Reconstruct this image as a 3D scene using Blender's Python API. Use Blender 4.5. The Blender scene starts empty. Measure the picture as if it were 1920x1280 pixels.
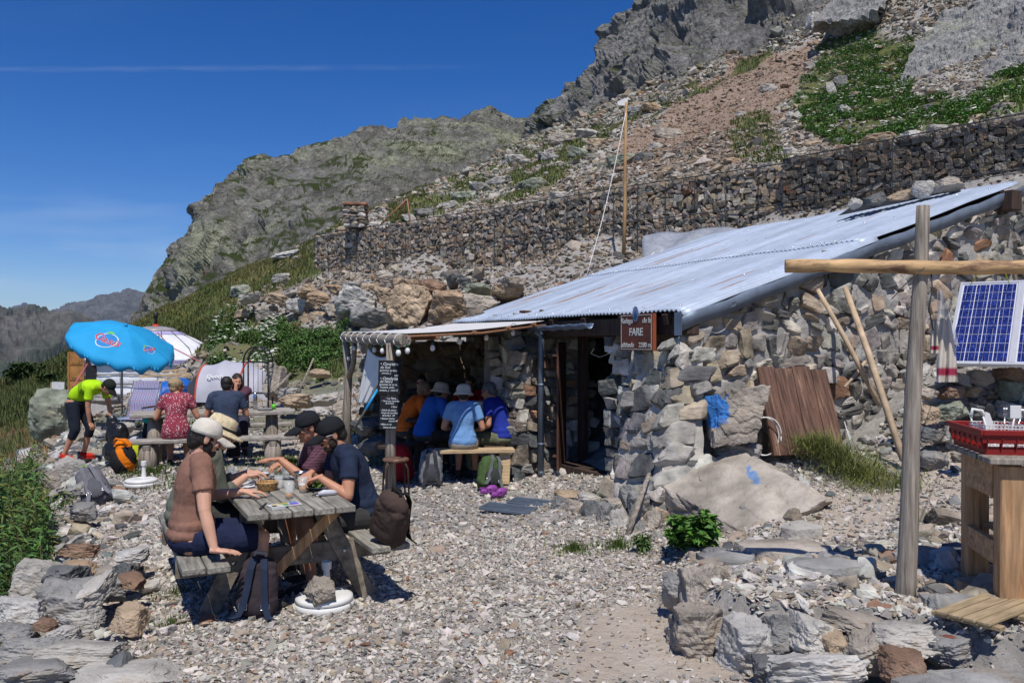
import bpy, bmesh, math, random
import numpy as np
from mathutils import Vector, Matrix
C = bpy.context.scene.collection
scn = bpy.context.scene
PI = math.pi
# ---------------- camera
H0 = 1.85; F0 = 1550.0
cam = bpy.data.cameras.new('camera'); camo = bpy.data.objects.new('camera', cam); C.objects.link(camo)
camo.location = (0, 0, H0); camo.rotation_euler = (PI/2, 0, 0)
cam.sensor_width = 36; cam.lens = F0/1920*36; cam.clip_start = .05; cam.clip_end = 30000
scn.camera = camo
# ---------------- sky and sun
SUN_EL = math.radians(61); SUN_AZ = math.radians(4)
w = bpy.data.worlds.new('World'); scn.world = w; w.use_nodes = True
nt = w.node_tree; nt.nodes.clear()
sky = nt.nodes.new('ShaderNodeTexSky'); sky.sky_type = 'NISHITA'; sky.sun_disc = False
sky.sun_elevation = SUN_EL; sky.sun_rotation = PI - SUN_AZ
sky.altitude = 2200; sky.air_density = 1.0; sky.dust_density = .25; sky.ozone_density = 4.5
bg = nt.nodes.new('ShaderNodeBackground'); bg.inputs[1].default_value = .1
wo = nt.nodes.new('ShaderNodeOutputWorld')
# thin cirrus and a faint contrail, laid on the sky by direction
tc = nt.nodes.new('ShaderNodeTexCoord'); sep = nt.nodes.new('ShaderNodeSeparateXYZ')
nt.links.new(tc.outputs['Generated'], sep.inputs[0])
def wm(op, a, b=None, c=None):
    n = nt.nodes.new('ShaderNodeMath'); n.operation = op
    for i, v in enumerate((a, b, c)):
        if v is None: continue
        if isinstance(v, (int, float)): n.inputs[i].default_value = v
        else: nt.links.new(v, n.inputs[i])
    return n.outputs[0]
sx = wm('DIVIDE', sep.outputs[0], wm('MAXIMUM', sep.outputs[1], .05))
sz = wm('DIVIDE', sep.outputs[2], wm('MAXIMUM', sep.outputs[1], .05))
def wnoise(kx, kz, sc, lo, hi):
    cb = nt.nodes.new('ShaderNodeCombineXYZ')
    nt.links.new(wm('MULTIPLY', sx, kx), cb.inputs[0]); nt.links.new(wm('MULTIPLY', sz, kz), cb.inputs[1])
    n = nt.nodes.new('ShaderNodeTexNoise'); n.inputs['Scale'].default_value = sc; n.inputs['Detail'].default_value = 7
    nt.links.new(cb.outputs[0], n.inputs['Vector'])
    m = nt.nodes.new('ShaderNodeMapRange'); m.inputs[1].default_value = lo; m.inputs[2].default_value = hi; m.clamp = True
    nt.links.new(n.outputs[0], m.inputs[0]); return m.outputs[0]
wis = wnoise(1.2, 9, 2.6, .5, .8)
low = nt.nodes.new('ShaderNodeMapRange'); low.inputs[1].default_value = .0; low.inputs[2].default_value = .24
low.inputs[3].default_value = 1; low.inputs[4].default_value = 0; nt.links.new(sz, low.inputs[0])
cir = wm('MULTIPLY', wm('MULTIPLY', wis, low.outputs[0]), .6)
wis2 = wm('MULTIPLY', wnoise(1, 5, 1.3, .5, .9), .05)
# contrail: z = 0.328 - small slope, left of x=0
tr = wm('ABSOLUTE', wm('SUBTRACT', wm('ADD', sz, wm('MULTIPLY', sx, -.006)), .332))
trm = nt.nodes.new('ShaderNodeMapRange'); trm.inputs[1].default_value = 0; trm.inputs[2].default_value = .005
trm.inputs[3].default_value = 1; trm.inputs[4].default_value = 0; nt.links.new(tr, trm.inputs[0])
trx = nt.nodes.new('ShaderNodeMapRange'); trx.inputs[1].default_value = -.25; trx.inputs[2].default_value = .0
trx.inputs[3].default_value = 1; trx.inputs[4].default_value = 0; nt.links.new(sx, trx.inputs[0])
trl = wm('MULTIPLY', wm('MULTIPLY', wm('MULTIPLY', trm.outputs[0], trx.outputs[0]), wnoise(6, 60, 3, .3, .75)), .11)
fac = wm('ADD', wm('ADD', cir, wis2), trl)
mx = nt.nodes.new('ShaderNodeMixRGB'); mx.inputs[2].default_value = (6.5, 7.4, 8.6, 1)
hsv = nt.nodes.new('ShaderNodeHueSaturation'); hsv.inputs['Hue'].default_value = .513; hsv.inputs['Saturation'].default_value = 1.34; hsv.inputs['Value'].default_value = 1.08
nt.links.new(sky.outputs[0], hsv.inputs['Color'])
nt.links.new(fac, mx.inputs[0]); nt.links.new(hsv.outputs[0], mx.inputs[1])
nt.links.new(mx.outputs[0], bg.inputs[0]); nt.links.new(bg.outputs[0], wo.inputs[0])
sl = bpy.data.lights.new('sun', 'SUN'); sl.energy = 4.3; sl.angle = math.radians(.53); sl.color = (1, .955, .89)
so = bpy.data.objects.new('sun', sl); C.objects.link(so); so.rotation_euler = (PI/2 - SUN_EL, 0, SUN_AZ); so.location = (0, -20, 30)
vs = scn.view_settings; vs.view_transform = 'Standard'; vs.look = 'None'; vs.gamma = 1; vs.exposure = 0
scn.cycles.max_bounces = 8; scn.cycles.transparent_max_bounces = 12
# ================= helpers
rng = np.random.default_rng(7); random.seed(7)
def A(*a): return np.array(a, float)
def P(px, py, Y): return A((px-960)/F0*Y, Y, H0-(py-640)/F0*Y)
def nrm(v):
    v = np.asarray(v, float); return v/(np.linalg.norm(v, axis=-1, keepdims=True)+1e-12)
# gradient noise
_prm = np.random.default_rng(3).permutation(256); _prm = np.concatenate([_prm, _prm, _prm])
_grd = nrm(np.random.default_rng(4).normal(size=(256, 3)))
def pn(p):
    p = np.asarray(p, float); i = np.floor(p).astype(int); f = p-i; i &= 255
    u = f*f*f*(f*(f*6-15)+10); out = 0
    for dx in (0, 1):
        wx = u[:, 0] if dx else 1-u[:, 0]
        for dy in (0, 1):
            wy = u[:, 1] if dy else 1-u[:, 1]
            for dz in (0, 1):
                wz = u[:, 2] if dz else 1-u[:, 2]
                h = _prm[_prm[_prm[(i[:, 0]+dx) & 255]+((i[:, 1]+dy) & 255)]+((i[:, 2]+dz) & 255)]
                out = out+wx*wy*wz*np.einsum('ij,ij->i', _grd[h], f-A(dx, dy, dz))
    return out*1.6
def fbm(p, o=4, g=.5):
    p = np.asarray(p, float); a = 1; s = 0
    for k in range(o): s = s+a*pn(p+k*17.3); p = p*2.03; a *= g
    return s
def ridged(p, o=4):
    p = np.asarray(p, float); a = 1; s = 0
    for k in range(o): s = s+a*(1-2*np.abs(pn(p+k*9.1))); p = p*2.1; a *= .5
    return s*.5
def facet(p, seed=0):
    "angular block noise: random tilted plane per cell, and distance to the cell edge for cracks"
    p = np.asarray(p, float); b = np.floor(p).astype(int); f1 = np.full(len(p), 9.); f2 = f1.copy(); val = np.zeros(len(p))
    for dx in (-1, 0, 1):
        for dy in (-1, 0, 1):
            for dz in (-1, 0, 1):
                c = b+np.array([dx, dy, dz]); h = _prm[_prm[_prm[(c[:, 0]+seed) & 255]+(c[:, 1] & 255)]+(c[:, 2] & 255)]; g = _grd[h]; fp = c+.5+g*.45; r = p-fp; d = (r*r).sum(1)
                v = np.einsum('ij,ij->i', r, _grd[(h+91) & 255])*.9+_grd[(h+17) & 255][:, 0]*.5; k = d < f1; f2 = np.where(k, f1, np.minimum(f2, d)); val = np.where(k, v, val); f1 = np.where(k, d, f1)
    return val, np.sqrt(f2)-np.sqrt(f1)
def tag(o, label=None, cat=None, group=None, kind=None):
    if label: o['label'] = label
    if cat: o['category'] = cat
    if group: o['group'] = group
    if kind: o['kind'] = kind
    return o
def root(name, loc, label, cat, group=None, rz=0):
    o = bpy.data.objects.new(name, None); C.objects.link(o); o.location = loc; o.rotation_euler = (0, 0, rz); o.empty_display_size = .1
    return tag(o, label, cat, group)
def copy_tree(o, parent=None):
    c = o.copy(); C.objects.link(c); c.parent = parent
    for ch in o.children: copy_tree(ch, c)
    return c
def Rz(a): c, s = math.cos(a), math.sin(a); return np.array([[c, -s, 0], [s, c, 0], [0, 0, 1.]])
def Rx(a): c, s = math.cos(a), math.sin(a); return np.array([[1, 0, 0], [0, c, -s], [0, s, c.real]])
def Ry(a): c, s = math.cos(a), math.sin(a); return np.array([[c, 0, s], [0, 1, 0], [-s, 0, c]])
def frame(d, up=(0, 0, 1)):
    d = nrm(d); u = A(*up)
    if abs(d@nrm(u)) > .98: u = A(1, 0, 0)
    x = nrm(np.cross(u, d)); return np.stack([x, np.cross(d, x), d], 1)   # columns x,y,d
_bt = None
def _boxt():
    global _bt
    if _bt is None:
        bm = bmesh.new(); S = []
        for sx_ in (-1, 1):
            for sy_ in (-1, 1):
                for sz_ in (-1, 1):
                    for k in range(3):
                        q = [sx_, sy_, sz_]; o = [1, 1, 1]; o[k] = 0
                        S.append((q, o)); bm.verts.new([q[j]*(1-.1*o[j]) for j in range(3)])
        bmesh.ops.convex_hull(bm, input=bm.verts); bmesh.ops.dissolve_limit(bm, angle_limit=.02, verts=bm.verts, edges=bm.edges)
        bm.verts.index_update(); pts = np.array([v.co[:] for v in bm.verts])
        ref = np.array([[q[j]*(1-.1*o[j]) for j in range(3)] for q, o in S])
        idx = [int(np.argmin(((ref-p)**2).sum(1))) for p in pts]
        _bt = (np.array([S[i][0] for i in idx], float), np.array([S[i][1] for i in idx], float), [[v.index for v in f.verts] for f in bm.faces]); bm.free()
    return _bt
class MB:
    def __init__(s): s.v = []; s.f = []; s.m = []; s.c = []; s.n = 0; s.sm = []
    def add(s, V, F, m=0, col=None, smooth=False):
        V = np.asarray(V, float).reshape(-1, 3); s.v.append(V)
        if isinstance(F, np.ndarray): F = [F]
        else:
            by = {}
            for f in F: by.setdefault(len(f), []).append(f)
            F = [np.array(x) for x in by.values()]
        for f in F:
            s.f.append(f+s.n); s.m.append(np.full(len(f), m) if np.isscalar(m) else m); s.sm.append(np.full(len(f), smooth))
        if col is None: col = (1, 1, 1)
        col = np.asarray(col, float); s.c.append(np.broadcast_to(col, (len(V), 3)) if col.ndim == 1 else col)
        s.n += len(V); return s
    def box(s, c, size, R=None, b=.004, m=0, col=None):
        sg, of, F = _boxt(); h = np.asarray(size, float)/2; b = min(b, h.min()*.45)
        V = sg*h-sg*of*b
        if R is not None: V = V@np.asarray(R).T
        return s.add(V+np.asarray(c), F, m, col)
    def beam(s, a, b_, wd, th, up=(0, 0, 1), b=.004, m=0, col=None):
        a = np.asarray(a, float); b_ = np.asarray(b_, float); R = frame(b_-a, up)
        return s.box((a+b_)/2, (wd, th, np.linalg.norm(b_-a)), R, b, m, col)
    def tube(s, pts, r, n=10, m=0, col=None, cap=True, smooth=True, flat=1.0, up=(0, 0, 1)):
        flat = np.broadcast_to(np.asarray(flat, float), (len(pts),))
        pts = np.asarray(pts, float); k = len(pts); r = np.broadcast_to(np.asarray(r, float), (k,))
        T = np.gradient(pts, axis=0); T = nrm(T); X = None; V = []
        th = np.linspace(0, 2*PI, n, endpoint=False)
        for i in range(k):
            if X is None: X = frame(T[i], up)[:, 0]
            X = nrm(X-T[i]*(X@T[i])); Yv = np.cross(T[i], X)
            V.append(pts[i]+r[i]*(np.outer(np.cos(th), X)+flat[i]*np.outer(np.sin(th), Yv)))
        F = []; V = np.concatenate(V)
        a = np.arange(k-1)[:, None]*n+np.arange(n)[None]; b = np.arange(k-1)[:, None]*n+(np.arange(n)[None]+1) % n
        Q = np.stack([a, b, b+n, a+n], -1).reshape(-1, 4)
        s.add(V, Q, m, col, smooth)
        if cap:
            s.f.append(np.array([list(range(n))[::-1]])+s.n-len(V)); s.m.append(np.array([m])); s.sm.append(np.array([False]))
            s.f.append(np.array([list(range(n))])+s.n-n); s.m.append(np.array([m])); s.sm.append(np.array([False]))
        return s
    def lathe(s, prof, n=24, c=(0, 0, 0), R=None, m=0, col=None, smooth=True, sx=1, sy=1):
        prof = np.asarray(prof, float); k = len(prof); th = np.linspace(0, 2*PI, n, endpoint=False)
        V = np.stack([prof[:, 0][:, None]*np.cos(th)*sx, prof[:, 0][:, None]*np.sin(th)*sy, np.repeat(prof[:, 1][:, None], n, 1)], -1).reshape(-1, 3)
        if R is not None: V = V@np.asarray(R).T
        a = np.arange(k-1)[:, None]*n+np.arange(n)[None]; b = np.arange(k-1)[:, None]*n+(np.arange(n)[None]+1) % n
        return s.add(V+np.asarray(c), np.stack([a, b, b+n, a+n], -1).reshape(-1, 4), m, col, smooth)
    def ell(s, c, r, R=None, n=14, m=0, col=None):
        t = np.linspace(0, PI, n); pr = np.stack([np.maximum(np.sin(t), 1e-3), -np.cos(t)], 1)
        th = np.linspace(0, 2*PI, n+6, endpoint=False); N = n+6
        V = np.stack([pr[:, 0][:, None]*np.cos(th), pr[:, 0][:, None]*np.sin(th), np.repeat(pr[:, 1][:, None], N, 1)], -1).reshape(-1, 3)*np.asarray(r, float)
        if R is not None: V = V@np.asarray(R).T
        a = np.arange(n-1)[:, None]*N+np.arange(N)[None]; b = np.arange(n-1)[:, None]*N+(np.arange(N)[None]+1) % N
        s.add(V+np.asarray(c), np.stack([a, b, b+N, a+N], -1).reshape(-1, 4), m, col, True)
        for ring in (list(range(N))[::-1], list(range((n-1)*N, n*N))):
            s.f.append(np.array([ring])+s.n-len(V)); s.m.append(np.array([m])); s.sm.append(np.array([True]))
        return s
    def grid(s, G, m=0, col=None, smooth=True, thick=0, closed=False):
        h, w_ = G.shape[:2]; a = np.arange(h-1)[:, None]*w_+np.arange(w_-1)[None]
        Q = np.stack([a, a+1, a+w_+1, a+w_], -1).reshape(-1, 4); V = G.reshape(-1, 3)
        if thick:
            du = np.gradient(G, axis=1); dv = np.gradient(G, axis=0); N = nrm(np.cross(du, dv)).reshape(-1, 3)
            n0 = len(V); per = list(range(w_))+[i*w_+w_-1 for i in range(1, h)]+[(h-1)*w_+i for i in range(w_-2, -1, -1)]+[i*w_ for i in range(h-2, 0, -1)]
            per = np.array(per); p2 = np.roll(per, -1)
            c2 = None if col is None or np.asarray(col).ndim == 1 else np.concatenate([col, col])
            s.add(np.concatenate([V, V-N*thick]), [*Q.tolist(), *(Q[:, ::-1]+n0).tolist(), *np.stack([p2, per, per+n0, p2+n0], 1).tolist()], m, c2 if c2 is not None else col, smooth)
        else: s.add(V, Q, m, col, smooth)
        return s
    def inst(s, lib, pos, scl, R, cols, m=0, smooth=False):
        """many transformed copies of library rocks in one mesh; lib: list of (V,F)"""
        which = rng.integers(0, len(lib), len(pos))
        for k, (V, F) in enumerate(lib):
            ix = np.nonzero(which == k)[0]
            if not len(ix): continue
            W = V[None]*scl[ix][:, None, :]; W = np.einsum('nij,nvj->nvi', R[ix], W)+pos[ix][:, None, :]
            FF = (F[None]+(np.arange(len(ix))*len(V))[:, None, None]).reshape(-1, F.shape[1])
            s.add(W.reshape(-1, 3), FF, m, np.repeat(cols[ix], len(V), 0), smooth)
        return s
    def build(s, name, mats, parent=None, loc=None, M=None):
        V = np.concatenate(s.v); 
        me = bpy.data.meshes.new(name)
        tot = np.concatenate([np.full(len(f), f.shape[1]) for f in s.f]); lv = np.concatenate([f.reshape(-1) for f in s.f])
        st = np.concatenate([[0], np.cumsum(tot)[:-1]])
        me.vertices.add(len(V)); me.loops.add(len(lv)); me.polygons.add(len(tot))
        if M is not None: V = V@M[0].T+M[1]
        me.vertices.foreach_set('co', V.astype('f').ravel()); me.loops.foreach_set('vertex_index', lv.astype('i'))
        me.polygons.foreach_set('loop_start', st.astype('i'))
        try: me.polygons.foreach_set('loop_total', tot.astype('i'))
        except Exception: pass
        me.polygons.foreach_set('material_index', np.concatenate(s.m).astype('i'))
        me.polygons.foreach_set('use_smooth', np.concatenate(s.sm).astype(bool))
        ca = me.attributes.new('Col', 'FLOAT_COLOR', 'POINT'); cc = np.concatenate(s.c); cc = np.concatenate([cc, np.ones((len(cc), 1))], 1)
        ca.data.foreach_set('color', cc.astype('f').ravel())
        for mt in (mats if isinstance(mats, (list, tuple)) else [mats]): me.materials.append(mt)
        me.update(calc_edges=True); me.validate()
        o = bpy.data.objects.new(name, me); C.objects.link(o)
        if parent is not None: o.parent = parent
        if loc is not None: o.location = loc
        return o
def rotm(n):   # random rotations
    q = nrm(rng.normal(size=(n, 4))); w_, x, y, z = q.T
    return np.stack([1-2*(y*y+z*z), 2*(x*y-z*w_), 2*(x*z+y*w_), 2*(x*y+z*w_), 1-2*(x*x+z*z), 2*(y*z-x*w_), 2*(x*z-y*w_), 2*(y*z+x*w_), 1-2*(x*x+y*y)], 1).reshape(n, 3, 3)
def rotsmall(n, tilt):
    a = rng.uniform(0, 2*PI, n); c, s_ = np.cos(a), np.sin(a); Z = np.zeros(n); O = np.ones(n)
    R1 = np.stack([c, -s_, Z, s_, c, Z, Z, Z, O], 1).reshape(n, 3, 3)
    t = rng.normal(0, tilt, n); c, s_ = np.cos(t), np.sin(t)
    R2 = np.stack([O, Z, Z, Z, c, -s_, Z, s_, c], 1).reshape(n, 3, 3)
    t = rng.normal(0, tilt, n); c, s_ = np.cos(t), np.sin(t)
    R3 = np.stack([c, Z, s_, Z, O, Z, -s_, Z, c], 1).reshape(n, 3, 3)
    return R3@R2@R1
# rock shapes
def hullrock(n, seed, f=(1, .8, .55)):
    r = np.random.default_rng(seed); p = nrm(r.normal(size=(n, 3))); p = np.sign(p)*np.abs(p)**.7*A(*f)*r.uniform(.8, 1.05, (n, 1))*.5
    bm = bmesh.new(); [bm.verts.new(q) for q in p]; g = bmesh.ops.convex_hull(bm, input=bm.verts)
    bmesh.ops.delete(bm, geom=[v for v in bm.verts if not v.link_faces], context='VERTS'); bm.verts.index_update()
    V = np.array([v.co[:] for v in bm.verts]); F = np.array([[v.index for v in f_.verts] for f_ in bm.faces]); bm.free(); return V, F
def cubesphere(k):
    t = np.tan(np.linspace(-PI/4, PI/4, k+1)); V = []; F = []; n = 0
    for ax in range(3):
        for sg in (-1, 1):
            a, b = np.meshgrid(t, t, indexing='ij'); q = np.zeros((k+1, k+1, 3)); q[..., ax] = sg; q[..., (ax+1) % 3] = a; q[..., (ax+2) % 3] = b*sg
            V.append(q.reshape(-1, 3)); i = np.arange(k)[:, None]*(k+1)+np.arange(k)[None]
            F.append(np.stack([i, i+k+1, i+k+2, i+1], -1).reshape(-1, 4)+n); n += (k+1)**2
    V = np.concatenate(V); F = np.concatenate(F); key = np.round(V*1e5).astype(int)
    _, first, inv = np.unique(key, axis=0, return_index=True, return_inverse=True); return nrm(V[first]), inv.reshape(-1)[F]
_cs = {}
def rock(seed, k=8, planes=14, f=(1, .8, .6), amp=.05, box=.75):
    """angular rock: ball cut by random planes, unit size, with fine relief"""
    if k not in _cs: _cs[k] = cubesphere(k)
    D, F = _cs[k]; r = np.random.default_rng(seed)
    N = nrm(np.concatenate([nrm(r.normal(size=(planes, 3))), np.eye(3)+r.normal(0, .18, (3, 3)), -np.eye(3)+r.normal(0, .18, (3, 3))]))
    d = np.concatenate([r.uniform(.62, 1.0, planes), r.uniform(.5, .72, 6)/box*.75])
    t = D@N.T; R_ = np.where(t > .05, d/np.maximum(t, .05), 9).min(1)
    V = D*R_[:, None]
    V = V*(1+amp*fbm(V*2.2+seed*3.1, 4, .6)[:, None]+amp*.9*(np.abs(pn(V*A(2.2, 2.2, 8)+seed))[:, None])-amp*.5*np.clip(pn(V*A(3, 3, 3)+seed+9)*3, 0, 1)[:, None])
    if k >= 12: fv, fe = facet(V*3.1+seed*1.7, seed % 97); V = V*(1+(.05*fv-.03*np.clip(1-fe*6, 0, 1))[:, None])
    return V/np.abs(V).max(0)*A(*f)*.5, F
LO = [hullrock(rng.integers(9, 14), 100+i, (1, rng.uniform(.6, .9), rng.uniform(.35, .7))) for i in range(36)]
WALL = [rock(900+i, 9, 7, (1, 1, 1), .05, 1.05) for i in range(26)]
MID = [rock(200+i, 7, 12, (1, 1, 1), .05) for i in range(24)]
def rockpal(n, warm=.25, dark=.2, pale=.3, rust=.05):
    base = np.array([[.27, .26, .245]]).repeat(n, 0); u = rng.random(n)
    base[u < warm] = (.31, .262, .205); base[(u >= warm) & (u < warm+dark)] = (.11, .115, .115)
    base[(u >= warm+dark) & (u < warm+dark+pale)] = (.46, .44, .405); base[u > 1-rust] = (.25, .145, .095)
    return np.clip(base*rng.uniform(.8, 1.2, (n, 1))*rng.uniform(.96, 1.04, (n, 3)), 0, .8)
# ---------------- materials
def _n(nt, t, **k):
    n = nt.nodes.new('ShaderNode'+t)
    for a, b in k.items():
        if a.startswith('i_'): n.inputs[a[2:]].default_value = b
        else: setattr(n, a, b)
    return n
def material(name, col=(.5, .5, .5), rough=.7, metal=0, var=.25, scale=8, bump=.3, bscale=None, bdist=.01, attr=False, stretch=(1, 1, 1), spec=.4,
             col2=None, c2lo=.5, c2hi=.62, c2scale=3, trans=0, ior=1.45, alpha=1, sss=0, detail=6, world=False, sheen=0, coat=0):
    m = bpy.data.materials.new(name); m.use_nodes = True; nt = m.node_tree; L = nt.links.new; b = nt.nodes['Principled BSDF']
    tc = _n(nt, 'TexCoord'); mp = _n(nt, 'Mapping'); mp.inputs['Scale'].default_value = stretch
    if world: g = _n(nt, 'NewGeometry'); L(g.outputs['Position'], mp.inputs[0])
    else: L(tc.outputs['Object'], mp.inputs[0])
    no = _n(nt, 'TexNoise'); no.inputs['Scale'].default_value = scale; no.inputs['Detail'].default_value = detail; L(mp.outputs[0], no.inputs['Vector'])
    mr = _n(nt, 'MapRange'); mr.inputs[1].default_value = .28; mr.inputs[2].default_value = .72; mr.inputs[3].default_value = 1-var; mr.inputs[4].default_value = 1+var
    L(no.outputs[0], mr.inputs[0])
    src = _n(nt, 'RGB'); src.outputs[0].default_value = (*col, 1); cur = src.outputs[0]
    if attr:
        at = _n(nt, 'Attribute', attribute_name='Col'); mu = _n(nt, 'MixRGB', blend_type='MULTIPLY'); mu.inputs[0].default_value = 1
        L(at.outputs['Color'], mu.inputs[1]); L(cur, mu.inputs[2]); cur = mu.outputs[0]
    if col2:
        n2 = _n(nt, 'TexNoise'); n2.inputs['Scale'].default_value = c2scale; n2.inputs['Detail'].default_value = 8; n2.inputs['Roughness'].default_value = .65; L(mp.outputs[0], n2.inputs['Vector'])
        r2 = _n(nt, 'MapRange'); r2.inputs[1].default_value = c2lo; r2.inputs[2].default_value = c2hi; L(n2.outputs[0], r2.inputs[0])
        mi = _n(nt, 'MixRGB'); mi.inputs[2].default_value = (*col2, 1); L(r2.outputs[0], mi.inputs[0]); L(cur, mi.inputs[1]); cur = mi.outputs[0]
    mu = _n(nt, 'MixRGB', blend_type='MULTIPLY'); mu.inputs[0].default_value = 1; L(cur, mu.inputs[1]); L(mr.outputs[0], mu.inputs[2]); L(mu.outputs[0], b.inputs['Base Color'])
    if bump:
        nb = _n(nt, 'TexNoise'); nb.inputs['Scale'].default_value = bscale or scale*3; nb.inputs['Detail'].default_value = 8; nb.inputs['Roughness'].default_value = .6; L(mp.outputs[0], nb.inputs['Vector'])
        bp = _n(nt, 'Bump'); bp.inputs['Strength'].default_value = bump; bp.inputs['Distance'].default_value = bdist; L(nb.outputs[0], bp.inputs['Height']); L(bp.outputs[0], b.inputs['Normal'])
    b.inputs['Roughness'].default_value = rough; b.inputs['Metallic'].default_value = metal; b.inputs['Specular IOR Level'].default_value = spec
    b.inputs['Transmission Weight'].default_value = trans; b.inputs['IOR'].default_value = ior; b.inputs['Alpha'].default_value = alpha
    if sss: b.inputs['Subsurface Weight'].default_value = sss; b.inputs['Subsurface Radius'].default_value = (.02, .008, .004); b.inputs['Subsurface Scale'].default_value = .5
    if coat: b.inputs['Coat Weight'].default_value = coat
    return m
M_ = {}
def mk(key, *a, **k): M_[key] = material(key, *a, **k); return M_[key]
mk('stone', (1, 1, 1), .9, attr=True, var=.5, scale=5, bump=.7, bscale=22, bdist=.015, col2=(.30, .26, .2), c2lo=.55, c2hi=.75, c2scale=2.4, spec=.2)
mk('boulder_stone', (1, 1, 1), .88, attr=True, var=.55, scale=2.6, bump=1, bscale=7, bdist=.05, col2=(.20, .15, .10), c2lo=.55, c2hi=.75, c2scale=2.0, spec=.2, detail=12)
mk('gravel', (1, 1, 1), .92, attr=True, var=.25, scale=14, bump=.4, bscale=50, bdist=.006, spec=.2)
mk('mortar', (.37, .355, .33), .95, var=.25, scale=5, bump=1, bscale=18, bdist=.02, spec=.15)
mk('lime_mortar', (.44, .41, .36), .95, var=.25, scale=3, bump=1, bscale=14, bdist=.03, spec=.15)
mk('old_wood', (.25, .225, .195), .85, var=.5, scale=3, stretch=(6, 1, 6), bump=.8, bscale=14, bdist=.006, spec=.2, attr=True)
mk('grey_log', (.30, .26, .215), .85, var=.5, scale=5, stretch=(9, 9, .6), bump=1, bscale=9, bdist=.010, spec=.2, col2=(.17, .13, .1), c2lo=.5, c2hi=.75, c2scale=4)
mk('peeled_log', (.55, .35, .17), .65, var=.3, scale=6, stretch=(.7, 4, 4), bump=.5, bscale=9, bdist=.01, col2=(.17, .09, .05), c2lo=.5, c2hi=.62, c2scale=3.5)
mk('pale_wood', (.52, .38, .22), .6, var=.3, scale=4, stretch=(1, 12, 12), bump=.4, bscale=8, bdist=.003)
mk('larch', (.42, .25, .13), .6, var=.45, scale=4, stretch=(9, 9, .8), bump=.4, bscale=8, bdist=.003, col2=(.28, .14, .06), c2lo=.52, c2hi=.7, c2scale=3)
mk('larch_h', (.42, .25, .13), .6, var=.45, scale=4, stretch=(.8, 9, 9), bump=.4, bscale=8, bdist=.003, col2=(.28, .14, .06), c2lo=.52, c2hi=.7, c2scale=3)
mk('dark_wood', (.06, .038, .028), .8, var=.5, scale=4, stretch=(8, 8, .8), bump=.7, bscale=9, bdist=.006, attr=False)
mk('board_wood', (.135, .075, .05), .7, var=.6, scale=4, stretch=(10, 10, .8), bump=.8, bscale=9, bdist=.006, col2=(.27, .17, .11), c2lo=.56, c2hi=.72, c2scale=2)
mk('galv', (.66, .70, .76), .5, metal=.35, var=.14, scale=5, bump=.12, bscale=60, bdist=.002, stretch=(1, 1, 1), spec=.5)
mk('zinc', (.17, .21, .27), .5, metal=.5, var=.2, scale=6, bump=.2)
mk('iron', (.025, .025, .028), .5, metal=.3, var=.2, bump=.1)
mk('wire', (.07, .075, .08), .6, metal=.5, var=.2, bump=0)
mk('white_plastic', (.72, .72, .70), .4, var=.08, scale=6, bump=.05)
mk('white_canvas', (.74, .73, .71), .8, var=.08, scale=3, bump=.35, bscale=5, bdist=.03)
mk('awning', (.62, .61, .60), .8, var=.1, scale=3, bump=.2, bscale=4, bdist=.02)
mk('steel', (.55, .55, .56), .25, metal=1, var=.1, bump=.05)
mk('black', (.02, .02, .022), .6, var=.2, bump=.2)
mk('red_plastic', (.23, .014, .012), .5, var=.1, bump=.05)
mk('glass', (.8, .85, .85), .04, var=0, bump=0, spec=1, alpha=.2)
mk('beer', (.62, .27, .03), .1, var=0, bump=0, alpha=.85)
mk('plain', (1, 1, 1), .75, attr=True, var=.12, scale=9, bump=.25, bscale=40, bdist=.003)
mk('gloss', (1, 1, 1), .35, attr=True, var=.08, scale=9, bump=.05)
mk('cloth', (1, 1, 1), .9, attr=True, var=.18, scale=9, bump=.55, bscale=26, bdist=.010, spec=.15)
mk('skin', (.60, .34, .235), .5, var=.10, scale=9, bump=.15, bscale=120, bdist=.001, sss=.08, spec=.35)
mk('skin_tan', (.50, .245, .15), .5, var=.12, scale=9, bump=.15, bscale=120, bdist=.001, sss=.08, spec=.35)
mk('leaf', (1, 1, 1), .6, attr=True, var=.3, scale=3, bump=0, spec=.3)
# ================= the ground
cp = []   # control points x,y,z
def cz(x, y, z): cp.append((x, y, z))
def cpx(px, py, Y): cp.append(tuple(P(px, py, Y)))
# terrace
for x, y in [(-2.4, 3), (-2.3, 5), (-3.0, 6.5), (-1, 2), (-1, 4), (-1, 6), (0, 5), (0, 7), (-4, 8.5), (-2, 8), (0, 8.5), (-5.5, 11), (-3, 11), (-1, 10.5), (-2, 13), (-6.5, 13.5), (-4.5, 13.5), (-1, 12.5), (.3, 9.6), (.9, 7.3), (.6, 6), (.7, 4.6), (.8, 3.4), (0, 1), (-2, 0), (1, -3), (-2, -6), (.2, 11.2)]: cz(x, y, 0)
for x, y, z in [(-8, 17, .15), (-5, 17, .2), (-3.2, 17, .35), (-10.5, 24, .2), (-8, 21, .3), (-12.5, 30, 0), (-16, 35, -.25), (-12.5, 35, .1), (-20, 36, -.5), (-18, 42, .6), (-14, 44, 2.6), (-2, 16, .5), (0, 15, .8)]: cz(x, y, z)
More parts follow.
